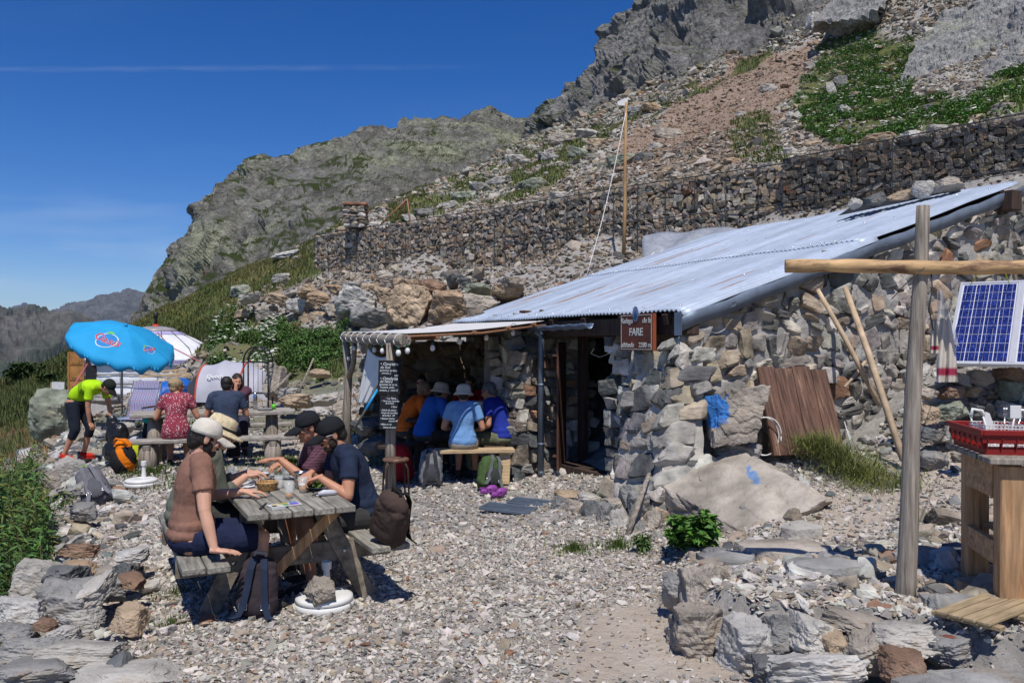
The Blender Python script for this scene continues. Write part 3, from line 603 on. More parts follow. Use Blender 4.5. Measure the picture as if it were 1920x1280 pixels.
gravel('scree', x[~k], y[~k], s[~k], .4, .08, .3, .015, label='pale rocky scree above the gabion wall', tint=(.9, .87, .8))
# ---------------- boulders, each a thing
_rk = {}
def rockmesh(i, f=(1, 1, 1)):
    if i not in _rk:
        V, F = rock(500+i, 18, 13, (1, 1, 1), .055, .8); m = MB(); m.add(V, F)
        _rk[i] = (V, F)
    return _rk[i]
TONES = {'grey': (.25, .245, .235), 'dark grey': (.13, .135, .135), 'pale': (.39, .37, .335), 'tan': (.38, .29, .20), 'rust brown': (.235, .15, .105), 'orange brown': (.39, .28, .185), 'greenish grey': (.25, .27, .21), 'whitish': (.43, .415, .39), 'red': (.22, .075, .055), 'warm grey': (.33, .29, .245)}
def boulder(c, size, tone, label, group=None, seed=None, rz=None, tilt=(0, 0), name='boulder', cat='boulder', k=None, mat='boulder_stone', res=18, amp=.055, planes=13):
    i = seed if seed is not None else int(rng.integers(0, 9999))
    V, F = rock(500+i, res, planes, (1, 1, 1), amp*1.35, .66); V = V*np.asarray(size, float)
    R = Rz(rng.uniform(-.5, .5) if rz is None else rz)@Rx(tilt[0]+rng.normal(0, .13))@Ry(tilt[1]+rng.normal(0, .16)); V = V@R.T
    j = rng.uniform(.88, 1.12); m = MB(); m.add(V, F, 0, A(*TONES[tone])*j, smooth=False)
    o = m.build(name, M_[mat], loc=tuple(c)); return tag(o, label, cat, group)
def bpx(px, py, Y, wpx, hpx, dep=None, **k):
    """boulder centred on image point at distance Y, sized by its apparent width and height"""
    c = P(px, py, Y); s_ = Y/F0; w_ = wpx*s_; h_ = hpx*s_; return boulder(c, (w_, dep or (w_+h_)*.5, h_), **k)
# ================= the stone hut
B0 = A(1.77, 8.5, 0); E_ = A(-.447, .894, 0); R_ = A(.894, .447, 0); UP = A(0, 0, 1)
ROOF_S = 5.65; ROOF_T = 6.2; SL = .32
def hp(s, t, z): return B0+R_*s+E_*t+UP*z
def rz_(s): return 2.18+SL*s
hut = root('stone_hut', tuple(hp(.2, .1, 0)), 'low stone refuge hut with a grey corrugated metal roof built into the slope', 'hut')
def hb(m, name, mats, par=hut): 
    o = m.build(name, mats, par, M=(np.eye(3), -np.array(hut.location) if par is hut else A(0, 0, 0))); return o
def stonewall(m, mortar, Pf, W, H, top=None, hole=None, sz=(.16, .42), ch=(.10, .26), warm=.3, dark=.2, pale=.25, rust=.03, depth=.26, prot=.35, jit=.12, seed=1, lib=WALL, mdepth=.0, tint=(1, 1, 1)):
    """rough masonry: Pf(u,v)->(point, along, up, normal); u along wall 0..W, v height 0..H; courses of individual rocks set in a mortar sheet"""
    r = np.random.default_rng(seed); v = 0; pos = []; scl = []; Rm = []
    while v < H:
        h = r.uniform(*ch); u = -r.uniform(0, .2)
        while u < W:
            w_ = r.uniform(*sz)*(h/.2)**.4; hh = h*r.uniform(.8, 1.25)
            if r.random() < .12: hh *= 1.4
            if r.random() > .04:
                cu, cv = u+w_/2, v+h/2+r.normal(0, .02)+.03*math.sin(u*2.3+v)
                if cu < W+.05 and (top is None or cv < top(cu)-.03) and (hole is None or not hole(cu, cv, w_, hh)):
                    p, a, b_, n = Pf(cu, cv); pos.append(p+n*(prot-.5)*depth*r.uniform(.7, 1.25)); scl.append((w_*r.uniform(1.0, 1.16), depth*r.uniform(.8, 1.2), hh*1.06))
                    B_ = np.stack([a, -n, b_], 1); ang = r.normal(0, jit); B_ = B_@Ry(ang)@Rz(r.normal(0, jit*.45))@Rx(r.normal(0, jit*.45)); Rm.append(B_)
            u += w_*r.uniform(.94, 1.06)
        v += h
    m.inst(lib, np.array(pos), np.array(scl), np.array(Rm), rockpal(len(pos), warm, dark, pale, rust)*A(*tint))
    nu, nv = max(3, int(W/.06)), max(3, int(H/.06)); G = np.zeros((nu, nv, 3))
    for i, u in enumerate(np.linspace(0, W, nu)):
        for j, v_ in enumerate(np.linspace(0, 1, nv)):
            p, a, b_, n = Pf(u, v_*(top(u) if top else H)); G[i, j] = p-n*(.0+mdepth)
            nrm0 = n
    q = G.reshape(-1, 3); G = (q+nrm0*(fbm(q*4, 4)*.05)[:, None]).reshape(G.shape)
    if hole is not None:
        F = []; V = G.reshape(-1, 3)
        us = np.linspace(0, W, nu)
        for i in range(nu-1):
            for j in range(nv-1):
                uu = (us[i]+us[i+1])/2; vv = (j+.5)/(nv-1)*(top(uu) if top else H)
                if not hole(uu, vv, 0, 0): F.append([i*nv+j, (i+1)*nv+j, (i+1)*nv+j+1, i*nv+j+1])
        mortar.add(V, F, 0, smooth=True)
    else: mortar.grid(G)
def plane_pf(o, a, n, z0=0):
    a = nrm(a); n = nrm(n); return lambda u, v: (o+a*u+UP*(v+z0), a, UP, n)
TW = .02
mk('shade_mortar', (.22, .19, .16), .95, var=.25, scale=5, bump=1, bscale=18, bdist=.02, spec=.15)  # darker copy of the mortar, porch shade put into its colour
# gable wall, facing the yard at the right
ms, mm = MB(), MB()
gz0 = -.2; corner = hp(.22, .14, 0)
hole_gable = lambda u, v, w_, h_: False
stonewall(ms, mm, plane_pf(corner, R_, -E_, gz0), 7.6, 5, top=lambda u: rz_(u+.22)-.10-gz0 if u < 5.6 else rz_(5.8)-.10-gz0-(u-5.6)*.2, seed=3, lib=WALL+MID, sz=(.08, .46), ch=(.07, .25), mdepth=-.012, warm=.2, dark=.15, pale=.2, prot=.38, jit=.3, depth=.22, rust=.02, tint=(1.08, 1.03, .97))
hb(ms, 'gable_stones', M_['stone']); hb(mm, 'mortar', M_['mortar'])
# front wall under the eave, right of the door (t .1 .. 1.55), thickness seen in the jamb
ms, mm = MB(), MB()
stonewall(ms, mm, plane_pf(hp(.22, 1.6, 0), -E_, -R_, -.2), 1.5, 2.2, seed=5, sz=(.18, .4), ch=(.12, .26), mdepth=.02)
stonewall(ms, mm, plane_pf(hp(.95, 1.62, 0), -R_, E_, -.2), .75, 2.2, seed=6, sz=(.18, .4), ch=(.12, .26), mdepth=.02)
# left of the door: pillar / wing wall facing the camera, its front and its end
stonewall(ms, mm, plane_pf(hp(-.34, 3.22, 0), R_, -E_, -.1), 1.2, 2.2, top=lambda u: 2.0 if u < .3 else 2.2, seed=8, sz=(.16, .34), ch=(.10, .22), mdepth=.02, warm=.35, rust=.08)
stonewall(ms, mm, plane_pf(hp(-.34, 3.62, 0), -E_, -R_, -.1), .42, 2.0, seed=9, sz=(.16, .34), ch=(.10, .22), mdepth=.02)
stonewall(ms, mm, plane_pf(hp(.5, 3.62, 0), -R_, E_, -.1), 1.1, 2.0, seed=10, sz=(.16, .34), ch=(.10, .22), mdepth=.02)
# alcove: front wall of the hut and the side wall that faces the yard; tints paint in the alcove's shade
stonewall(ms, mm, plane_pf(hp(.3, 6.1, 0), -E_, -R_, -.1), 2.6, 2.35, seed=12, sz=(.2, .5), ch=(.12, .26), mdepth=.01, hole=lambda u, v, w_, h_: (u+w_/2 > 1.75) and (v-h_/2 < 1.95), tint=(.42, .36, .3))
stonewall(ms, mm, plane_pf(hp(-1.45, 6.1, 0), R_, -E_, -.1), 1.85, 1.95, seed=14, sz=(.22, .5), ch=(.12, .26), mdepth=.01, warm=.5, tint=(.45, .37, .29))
stonewall(ms, mm, plane_pf(hp(-1.45, 6.5, 0), -E_, -R_, -.1), .42, 1.95, seed=15, mdepth=.01)
m = MB(); m.box(hp(.08, 3.42, .98), (.75, .3, 1.9), np.stack([R_, E_, UP], 1), .02); hb(m, 'wall_core', M_['mortar'])
m = MB(); m.box(hp(-.6, 6.33, .9), (1.6, .34, 1.85), np.stack([R_, E_, UP], 1), .02); hb(m, 'wall_core', M_['mortar'])
hb(ms, 'front_stones', M_['stone']); hb(mm, 'mortar', M_['shade_mortar'])
# battered corner buttress, lit by the sun
ms, mm = MB(), MB()
def patch(a, b_, c, d):   # a,b foot; c above b; d above a
    a, b_, c, d = map(np.asarray, (a, b_, c, d)); W = np.linalg.norm(b_-a); H = np.linalg.norm(d-a)
    n = nrm(np.cross(b_-a, d-a)); 
    return (lambda u, v: ((a+(b_-a)*u/W)*(1-v/H)+(d+(c-d)*u/W)*(v/H), nrm(b_-a), nrm(d-a), n)), W, H
q0, q1, q2 = A(.98, 8.75, -.15), A(1.33, 7.95, -.15), A(1.86, 8.1, -.1); t0, t1, t2 = A(1.42, 9.2, 1.55), A(1.72, 8.58, 1.75), A(1.98, 8.62, 1.85); q9, t9 = A(1.2, 9.6, -.15), A(1.5, 9.75, 1.5)
for i, (a, b_, c, d) in enumerate([(q0, q1, t1, t0), (q1, q2, t2, t1), (q9, q0, t0, t9)]):
    pf, W, H = patch(a, b_, c, d); stonewall(ms, mm, pf, W, H, seed=20+i, lib=WALL+MID, sz=(.2, .52), ch=(.14, .32), depth=.26, prot=.33, mdepth=-.02, jit=.16, warm=.25, dark=.2, pale=.25, tint=(1.05, 1.03, 1.0))
mm.add(np.array([t9, t0, t1, t2, hp(.4, 0.3, 1.8), hp(.4, 1.4, 1.7)]), [[0, 1, 2, 3, 4, 5]])
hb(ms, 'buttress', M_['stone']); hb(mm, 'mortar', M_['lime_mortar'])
# big blocks in the gable foot, two with blue paint
# mortar apron below the gable corner over the slab
# roof: corrugated sheets
def roofpt(s, t, dz=0): return hp(s, t, rz_(s)+dz)
nT = int(ROOF_T/.0127); tt = np.linspace(0, ROOF_T, nT); ss = np.concatenate([np.linspace(-.02, ROOF_S, 30)])
def corr(s, t): return .014*np.sin(t*2*PI/.076)+.018*fbm(np.stack([np.full_like(t, s)*.7, t*.9, 0*t], 1), 2)
mk('roofing', (1, 1, 1), .52, metal=.22, var=.10, scale=7, bump=.15, bscale=60, bdist=.002, attr=True, spec=.5)
def roofsheet(name, t0, t1, s0, s1, dz, curl=0):
    tt = np.arange(t0, t1+.001, .0127); ss = np.linspace(s0, s1, 24); G = np.zeros((len(ss), len(tt), 3))
    for i, s in enumerate(ss):
        z = rz_(s)+dz+corr(s, tt); cu = np.clip((t0+curl-tt)/max(curl, 1e-6), 0, 1) if curl else 0*tt
        G[i] = B0+R_*s+E_*tt[:, None]+UP*(z-cu**2*.045)[:, None]
    q = np.stack([np.repeat(ss[:, None], len(tt), 1).ravel()*.35, np.tile(tt, len(ss))*2.2, 0*G[..., 0].ravel()], 1); st_ = 1+.22*fbm(q, 5, .6)+.10*np.sin(np.tile(tt, len(ss))*2*PI/.076); rs = np.clip((fbm(q*A(1.2, 2.2, 1)+50, 4)-.62)*4, 0, 1)[:, None]; cc = np.clip(st_, .4, 1.3)[:, None]*A(.40, .46, .55)*(1-rs)+rs*A(.3, .17, .09)  # streaks and rust, plus rib shading painted in: light crests, dark troughs
    m = MB(); m.grid(G, thick=.004, col=cc); return hb(m, name, M_['roofing'])
roofsheet('roof_sheet', .02, ROOF_T, 2.62, ROOF_S, .016, .16); roofsheet('roof_sheet', -.03, ROOF_T, -.03, 2.85, 0, .16)
m = MB(); bx = []
for s, st in ((.1, .23), (1.35, .46), (2.68, .15), (3.9, .46), (5.2, .46)):
    for t in np.arange(.12, ROOF_T-.1, st):
        t2_ = round(t/.076)*.076+.019; p = roofpt(s+rng.normal(0, .012), t2_, .012+(.016 if s > 2.6 else 0)); m.lathe([(.013, 0), (.012, .003), (.007, .008), (.001, .010)], 8, p+UP*.006)
hb(m, 'roof_screws', M_['steel'])
m = MB()  # rust streaks as thin stains on the sheet
# rake flashing, eave fascia, timbers
m = MB(); n = 30; G = np.zeros((2, n, 3))
for i, s in enumerate(np.linspace(-.05, ROOF_S, n)):
    G[0, i] = hp(s, -.03, rz_(s)-.055+.010*math.sin(s*9)); G[1, i] = hp(s, -.012+.012*math.sin(s*5), rz_(s)-.215+.012*math.sin(s*7+1))
m.grid(G, thick=.004); m.box(hp(-.055, .03, 2.03), (.006, .12, .24), np.stack([R_, E_, UP], 1), .002); hb(m, 'rake_flashing', M_['zinc'])
m = MB(); 
for k in range(8): m.beam(hp(-.02, .3+k*.82, rz_(0)-.1), hp(1.2, .3+k*.82, rz_(1.2)-.1), .09, .12, b=.006)
m.beam(hp(.12, -.0, 2.02), hp(.12, 6.3, 2.02), .16, .2, b=.008); m.beam(hp(ROOF_S-.35, -.14, rz_(ROOF_S)-.3), hp(ROOF_S-.35, .3, rz_(ROOF_S)-.3), .2, .26, b=.01)
m.beam(hp(.1, .16, rz_(.1)-.15), hp(ROOF_S, .16, rz_(ROOF_S)-.15), .08, .1, b=.01)
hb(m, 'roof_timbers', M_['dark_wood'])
# back and far walls, ceiling under the sheet
m = MB(); Rh = np.stack([R_, E_, UP], 1)
[m.add(np.array([hp(a_[0], a_[1], -.2), hp(b_[0], b_[1], -.2), hp(b_[0], b_[1], rz_(b_[0])-.06), hp(a_[0], a_[1], rz_(a_[0])-.06)]), [[0, 1, 2, 3]]) for a_, b_ in (((.4, 6.1), (5.55, 6.1)), ((5.55, 6.1), (5.55, .2)))]; hb(m, 'rear_wall', M_['mortar'])
m = MB(); G = np.zeros((12, 2, 3))
for i, s in enumerate(np.linspace(.3, ROOF_S-.05, 12)): G[i, 0] = hp(s, .2, rz_(s)-.06); G[i, 1] = hp(s, 6.1, rz_(s)-.06)
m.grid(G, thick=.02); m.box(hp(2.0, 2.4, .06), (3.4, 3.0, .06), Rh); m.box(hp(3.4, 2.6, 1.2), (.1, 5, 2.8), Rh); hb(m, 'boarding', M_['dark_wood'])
# door frame, open door leaf and threshold
m = MB(); 
for t in (1.70, 3.0): m.beam(hp(.62, t, .1), hp(.62, t, 1.92), .12, .10, up=tuple(R_))
m.beam(hp(.62, 1.65, 1.96), hp(.62, 3.06, 1.96), .12, .12); m.box(hp(.5, 2.3, .12), (.6, 1.45, .16), Rh, .01); hb(m, 'door_frame', M_['dark_wood'])
mk('door_wood', (.085, .04, .026), .7, var=.5, scale=4, stretch=(10, 10, .8), bump=.6, bscale=9, bdist=.004)
door = MB(); R2 = Rz(math.radians(203)); o_ = A(.74, 11.5, 0)
dv = nrm(A(-.25, -.97, 0)); dn = np.cross(UP, dv)
for k in range(4): door.beam(o_+dv*(.07+.135*k)+UP*.15, o_+dv*(.07+.135*k)+UP*1.84, .128, .03, up=tuple(dn), b=.003)
for z in (.32, 1.0, 1.66): door.beam(o_+dv*.01+UP*z-dn*.03, o_+dv*.53+UP*z-dn*.03, .09, .025, up=(0, 0, 1))
dr = hb(door, 'door', M_['door_wood'])
m = MB(); m.box(o_+dv*.47+UP*.98-dn*.05, (.03, .05, .14), b=.005); m.tube([o_+dv*.47+UP*1.03-dn*.05, o_+dv*.47+UP*1.03-dn*.1, o_+dv*.37+UP*1.03-dn*.1], .008, 8); hh = m.build('handle', M_['iron'], dr, M=(np.eye(3), -np.array(hut.location)))
m = MB(); m.box(hp(1.2, 2.05, 1.55), (.004, .34, .46), Rh, .001, col=(.10, .09, .16)); m.box(hp(1.195, 2.05, 1.43), (.004, .30, .16), Rh, .001, col=(.2, .12, .05)); hb(m, 'poster', M_['plain'])
# downpipe, gutter above the door
m = MB(); pp = hp(-.03, 3.02, 0)
m.tube([hp(-.13, 3.02, 2.0), pp+UP*1.93, pp+UP*1.84, pp+UP*.06], .042, 14)
for z in (.45, 1.25): m.tube([pp+UP*z, pp+UP*(z+.03)], .049, 14)
m.tube([pp+UP*.1, pp+UP*.04], .042, 14); hb(m, 'downpipe', M_['zinc'])
m = MB(); G = np.zeros((9, 24, 3))
for i, a in enumerate(np.linspace(-.1, PI+.1, 9)):
    for j, t in enumerate(np.linspace(1.62, 3.15, 24)): G[i, j] = hp(-.13-.055*math.cos(a)*1.0, t, 2.06-.06*math.sin(a)+.008*math.sin(j*1.3)-(t-1.62)*.012)
m.grid(G, thick=.004); hb(m, 'gutter', M_['zinc'])
m = MB(); m.tube([hp(.05, 1.4, 1.72), hp(.0, 1.6, 1.66), hp(.0, 1.8, 1.7), hp(.1, 1.85, 1.8)], .006, 6); hb(m, 'cable', M_['wire'])
# ---------------- canopy of the alcove
can = root('canopy', (-1.25, 9.9, 0), 'white sheet canopy on weathered log posts over the alcove tables', 'canopy')
def cb(m, name, mats): return m.build(name, mats, can, M=(np.eye(3), -np.array(can.location)))
N1, N2 = A(-1.22, 9.45, 1.86), A(-2.85, 13.9, 1.93)
m = MB(); k = 14; pts = [N1+(N2-N1)*i/(k-1)+A(0, 0, .012*math.sin(i*1.7)) for i in range(k)]; m.tube(pts, [.072-.002*i for i in range(k)], 14); cb(m, 'beam', M_['grey_log'])
m = MB(); m.tube([(-1.46, 9.95, -.05), (-1.465, 9.96, .6), (-1.45, 9.95, 1.2), (-1.47, 9.97, 1.83)], [.068, .062, .056, .05], 14); cb(m, 'post', M_['grey_log'])
m = MB(); m.tube([(-2.72, 13.7, -.1), (-2.74, 13.7, .7), (-2.70, 13.68, 1.3), (-2.76, 13.7, 1.9)], [.075, .07, .06, .06], 14)
m.tube([(-2.70, 13.68, 1.25), (-2.55, 13.3, 1.5), (-2.46, 12.95, 1.9)], [.05, .045, .04], 10); cb(m, 'post', M_['grey_log'])
F1, F2 = hp(-.02, 2.95, 2.13), hp(-.04, 6.15, 2.15); nu, nv = 30, 40; G = np.zeros((nu, nv, 3))
for i in range(nu):
    for j in range(nv):
        u, v = i/(nu-1), j/(nv-1); G[i, j] = (N1*(1-v)+N2*v+A(0, 0, .085))*(1-u)+(F1*(1-v)+F2*v)*u-A(0, 0, .03*math.sin(PI*u)*(1+.5*math.sin(v*9)))
m = MB(); m.grid(G[:, ::-1], thick=.006); cb(m, 'canopy_sheet', M_['awning'])
mk('reed', (.26, .13, .07), .8, var=.5, scale=9, stretch=(1, 8, 8), bump=.6, bscale=10)
m = MB()
for k in range(46):
    v = k/45; a = N1*(1-v)+N2*v+A(0, 0, .045); b_ = F1*(1-v)+F2*v+A(0, 0, -.045); sh = rng.normal(0, .03, 3)*A(1, 1, .2)
    m.tube([a, (a+b_)/2-A(0, 0, .04)+sh*.3, b_+sh], rng.uniform(.012, .02), 6)
for u in (.2, .45, .7, .9): a = N1+(F1-N1)*u-UP*.02; b_ = N2+(F2-N2)*u-UP*.02; m.tube([a-nrm(b_-a)*.08, (a+b_)/2-UP*.05, b_], .022, 8)
cb(m, 'reed_matting', M_['reed'])
m = MB()   # rope lashings on the beam
for i in range(9):
    p = N1+(N2-N1)*(.05+i*.11); d = nrm(N2-N1); fr = frame(d); th = np.linspace(0, 2*PI, 15); q = p+.076*(np.outer(np.cos(th), fr[:, 0])+np.outer(np.sin(th), fr[:, 1]))+np.outer(th, d)*.01; m.tube(q, .006, 5)
cb(m, 'lashing', M_['white_canvas'])
# white bell-shaped cloth hanging under canopy
m = MB(); nu, nv = 34, 26; G = np.zeros((nu, nv, 3)); a0, a1 = P(690, 652, 12.0), P(741, 655, 10.9); b0, b1 = P(668, 757, 12.1), P(722, 752, 11.2)
for i in range(nu):
    for j in range(nv):
        u, v = i/(nu-1), j/(nv-1); vv = v
        top_ = a0*(1-u)+a1*u-UP*.12*math.sin(PI*u)**.8; bot = b0*(1-u*.45)+b1*u*.45
        G[i, j] = top_*(1-vv)+bot*vv+nrm(A(.3, -1, 0))*.05*math.sin(u*16+v*2)*(.3+v*.8)
m.grid(G, thick=.004); o = m.build('hanging_cloth', M_['white_canvas'], loc=(0, 0, 0)); tag(o, 'off white cloth sheet hanging in folds between the canopy log posts', 'cloth')
# ---------------- string of bulbs
BULB = None
def bulb(p, label):
    global BULB
    if BULB is None:
        r = root('light_bulb', (0, 0, 0), 'x', 'light bulb', 'bulbs strung along the canopy edge')
        m = MB(); m.lathe([(.001, -.075), (.018, -.070), (.029, -.05), (.030, -.035), (.022, -.012), (.013, 0), (.001, .001)], 14); m.build('globe', M_['white_plastic'], r)
        m = MB(); m.lathe([(.001, -.004), (.019, -.003), (.018, .028), (.009, .04), (.001, .041)], 10, col=(.01, .07, .045)); m.build('socket', M_['gloss'], r); BULB = r; o = r
    else: o = copy_tree(BULB)
    o.location = tuple(p); o['label'] = label; return o
bl = []
for px, py, Y in [(962, 620, 11.0), (912, 629, 10.8), (862, 636, 10.4), (811, 648, 10.0), (764, 653, 9.6), (747, 657, 9.3)]: bl.append(P(px, py+3, Y-.16)+A(0, 0, .03))
for px, py, Y in [(717, 658, 10.4), (702, 656, 11.2), (675, 650, 12.4), (664, 653, 12.9), (654, 672, 13.4)]: bl.append(P(px, py, Y)+A(0, 0, .04))
labs = ['closest to the small wooden arrow sign', 'second from the small wooden arrow sign', 'third from the arrow sign, halfway along the canopy edge', 'fourth from the arrow sign along the canopy edge', 'fifth from the arrow sign, just right of the log beam end', 'right under the near end of the log beam', 'just above the upper chalkboard, left of the near post', 'in front of the hanging white cloth', 'between the far log post and the white cloth', 'right beside the far log post', 'lowest one, hanging on the far log post']
for p, l in zip(bl, labs): bulb(p, 'white bulb, '+l)
m = MB()
pts = [F1+A(-.05, -.05, -.03)]
for p in bl: pts.append(p+UP*.035)
q = []
for a, b_ in zip(pts[:-1], pts[1:]):
    for u in np.linspace(0, 1, 7)[:-1]: q.append(a*(1-u)+b_*u+UP*(.05*(abs(u-.5)*2)**2-.0)*(1 if 0 < u else 1)*(1 if np.linalg.norm(b_-a) > .3 else .3))
q.append(pts[-1]); m.tube(q, .004, 5); tag(m.build('light_string', M_['wire']), 'thin dark cable of the bulb string under the canopy edge', 'cable')
# ---------------- writing
def text(s, size, p, x, y, par, mt, extrude=.0015, align='CENTER', shear=0, name='lettering', bold=0, sx=1, loc0=None, space=1):
    cu = bpy.data.curves.new(name, 'FONT'); cu.body = s; cu.size = size; cu.extrude = extrude; cu.align_x = align; cu.align_y = 'CENTER'; cu.shear = shear; cu.offset = bold; cu.resolution_u = 3; cu.space_line = space
    ob = bpy.data.objects.new(name, cu); C.objects.link(ob); bpy.context.view_layer.update()
    me = bpy.data.meshes.new_from_object(ob.evaluated_get(bpy.context.evaluated_depsgraph_get())); bpy.data.objects.remove(ob)
    x = nrm(x); y = nrm(y); n = np.cross(x, y); V = np.array([v.co[:] for v in me.vertices]).reshape(-1, 3)
    V = np.outer(V[:, 0]*sx, x)+np.outer(V[:, 1], y)+np.outer(V[:, 2], n)+np.asarray(p)-(np.asarray(par.location) if loc0 is None else loc0)
    if len(V): me.vertices.foreach_set('co', V.astype('f').ravel())
    me.materials.clear(); me.materials.append(mt); me.update(); o = bpy.data.objects.new(name, me); C.objects.link(o); o.parent = par; return o
mk('chalk', (.62, .66, .68), .9, var=.2, bump=0); mk('sign_white', (.55, .55, .52), .8, var=.25, scale=40, bump=0); mk('sign_brown', (.115, .035, .02), .6, var=.25, scale=6, bump=.3)
mk('sign_lit_side', (.3, .075, .03), .6, var=.2, bump=.2)  # for the sign's side face, its sunlit orange put into the colour
sg = root('refuge_sign', tuple(hp(-.11, .66, 1.95)), 'brown wooden sign with white letters FARE hung under the roof eave', 'sign')
X_, Y_ = -E_, UP; nS = -R_; c_ = hp(-.11, .66, 1.95)
# viewed from the yard the sign's reading direction runs towards -E
m = MB(); m.box((0, 0, 0), (.05, .60, .40), Rh, .004); m.build('board', M_['sign_brown'], sg)
m = MB()
for dt, dz, wt, hz in ((0, .185, .57, .006), (0, -.185, .57, .006), (.282, 0, .006, .37), (-.282, 0, .006, .37)): m.box(nS*.027+E_*dt+UP*dz, (.003, wt, hz), Rh, .0005)
m.build('border', M_['sign_white'], sg)
m = MB(); m.box(E_*-.301, (.046, .003, .392), Rh, .0005); m.build('edge', M_['sign_lit_side'], sg)
pf_ = c_+nS*.0275
text('FARE', .115, pf_+UP*.0, X_, Y_, sg, M_['sign_white'], bold=.003); text('Refuge', .082, pf_-X_*.175+UP*.125, X_, Y_, sg, M_['sign_white'], shear=.2, bold=.001); text('de la', .082, pf_+X_*.195+UP*.125, X_, Y_, sg, M_['sign_white'], shear=.2, bold=.001)
text('altitude', .08, pf_-X_*.16-UP*.14, X_, Y_, sg, M_['sign_white'], shear=.2, bold=.001); text('2280 m', .075, pf_+X_*.165-UP*.14, X_, Y_, sg, M_['sign_white'], bold=.001)
mk('badge_blue', (.17, .22, .36), .5, var=.15, bump=0); mk('badge_dark', (.03, .09, .2), .5, bump=0)
m = MB(); th = np.linspace(0, 2*PI, 28, endpoint=False); V = [nS*.034+E_*(.055*math.cos(a))+UP*(.2+.085*math.sin(a)) for a in th]; V2 = [v-nS*.006 for v in V]
m.add(V+V2, [list(range(28))]+[[i, (i+1) % 28, 28+(i+1) % 28, 28+i] for i in range(28)]); m.build('badge', M_['badge_blue'], sg)
m = MB(); V = [nS*.0355+X_*a+UP*b_ for a, b_ in ((-.045, .16), (-.02, .2), (0, .245), (.022, .2), (.045, .165), (.0, .122))]; m.add(V, [list(range(6))]); m.build('badge_peak', M_['badge_dark'], sg)
# small arrow-shaped wooden board
p0 = hp(-.30, 3.75, 1.86); s2 = root('arrow_sign', tuple(p0), 'small weathered wooden board with carved writing beside the downpipe top', 'sign')
xs = nrm(A(.97, -.12, 0)); ys = UP; ns = np.cross(xs, ys); Rs = np.stack([xs, -ns, ys], 1)
mk('sign_wood', (.16, .11, .07), .8, var=.4, scale=5, bump=.4)
m = MB(); m.box((0, 0, 0), (.33, .03, .185), Rs, .006); m.build('board', M_['sign_wood'], s2)
text('Lac de la Fare', .042, p0+ns*.016+UP*.04, xs, ys, s2, M_['sign_white']); text('Col du Couard', .042, p0+ns*.016-UP*.04, xs, ys, s2, M_['sign_white'])
m = MB(); m.add([ns*.0165-xs*.15, ns*.0165-xs*.12+UP*.03, ns*.0165-xs*.12-UP*.03], [[0, 2, 1]]); m.build('arrow', M_['sign_white'], s2)
# chalkboards hung on the near post
def chalkboard(px, py, Y, w_, h_, rows, label):
    c = P(px, py, Y); x = nrm(A(.985, .12, -.03)); y = nrm(A(.03, 0, 1)); n = np.cross(x, y); r = root('chalkboard', tuple(c), label, 'menu board')
    m = MB(); m.box((0, 0, 0), (w_, .012, h_), np.stack([x, -n, y], 1), .002, col=(.012, .014, .02)); m.build('slate', M_['plain'], r)
    for s, sz, dx, dy, al in rows: text(s, sz, c+n*.0075+x*dx*w_+y*dy*h_, x, y, r, M_['chalk'], extrude=.0004, align=al, shear=.25, bold=.0006, sx=.92)
chalkboard(730, 707, 9.82, .262, .40, [('\u2022 Omelette', .05, -.42, .39, 'LEFT'), ('du Sud', .045, -.42, .29, 'LEFT'), ('(poivrons, lardons,', .030, -.44, .20, 'LEFT'), ('chorizo...)', .030, -.36, .12, 'LEFT'), ('10\u20ac', .032, .3, .05, 'CENTER'), ('\u2022 Omelette', .05, -.42, -.04, 'LEFT'), ('du Nord', .045, -.42, -.13, 'LEFT'), ('(pommes de terre,', .030, -.44, -.22, 'LEFT'), ('fromage, petits', .030, -.4, -.30, 'LEFT'), ('lardons...)  10,50 \u20ac', .030, -.42, -.39, 'LEFT')], 'upper black chalkboard menu about omelettes on the near canopy post')
chalkboard(729, 773, 9.80, .215, .40, [('\u2022 La Fare...', .036, -.2, .42, 'LEFT'), ('\u2022 Tarte aux myrtilles', .027, -.42, .34, 'LEFT'), ('de la Fare', .027, -.2, .27, 'LEFT'), ('5 Euro', .028, .28, .17, 'CENTER'), ('\u2022 Salade de saison', .028, -.46, .07, 'LEFT'), ('Soupe de myrtilles', .028, -.42, -.01, 'LEFT'), ('de la Fare  5\u20ac', .028, -.35, -.09, 'LEFT'), ('\u2022 Boisson fraiche', .027, -.46, -.18, 'LEFT'), ('maison 4\u20ac', .027, .0, -.25, 'LEFT'), ('\u2022 Bi\u00e8re en vin', .027, -.46, -.35, 'LEFT'), ('Carte du jour', .03, -.3, -.44, 'LEFT')], 'lower black chalkboard menu with white handwriting on the near canopy post')
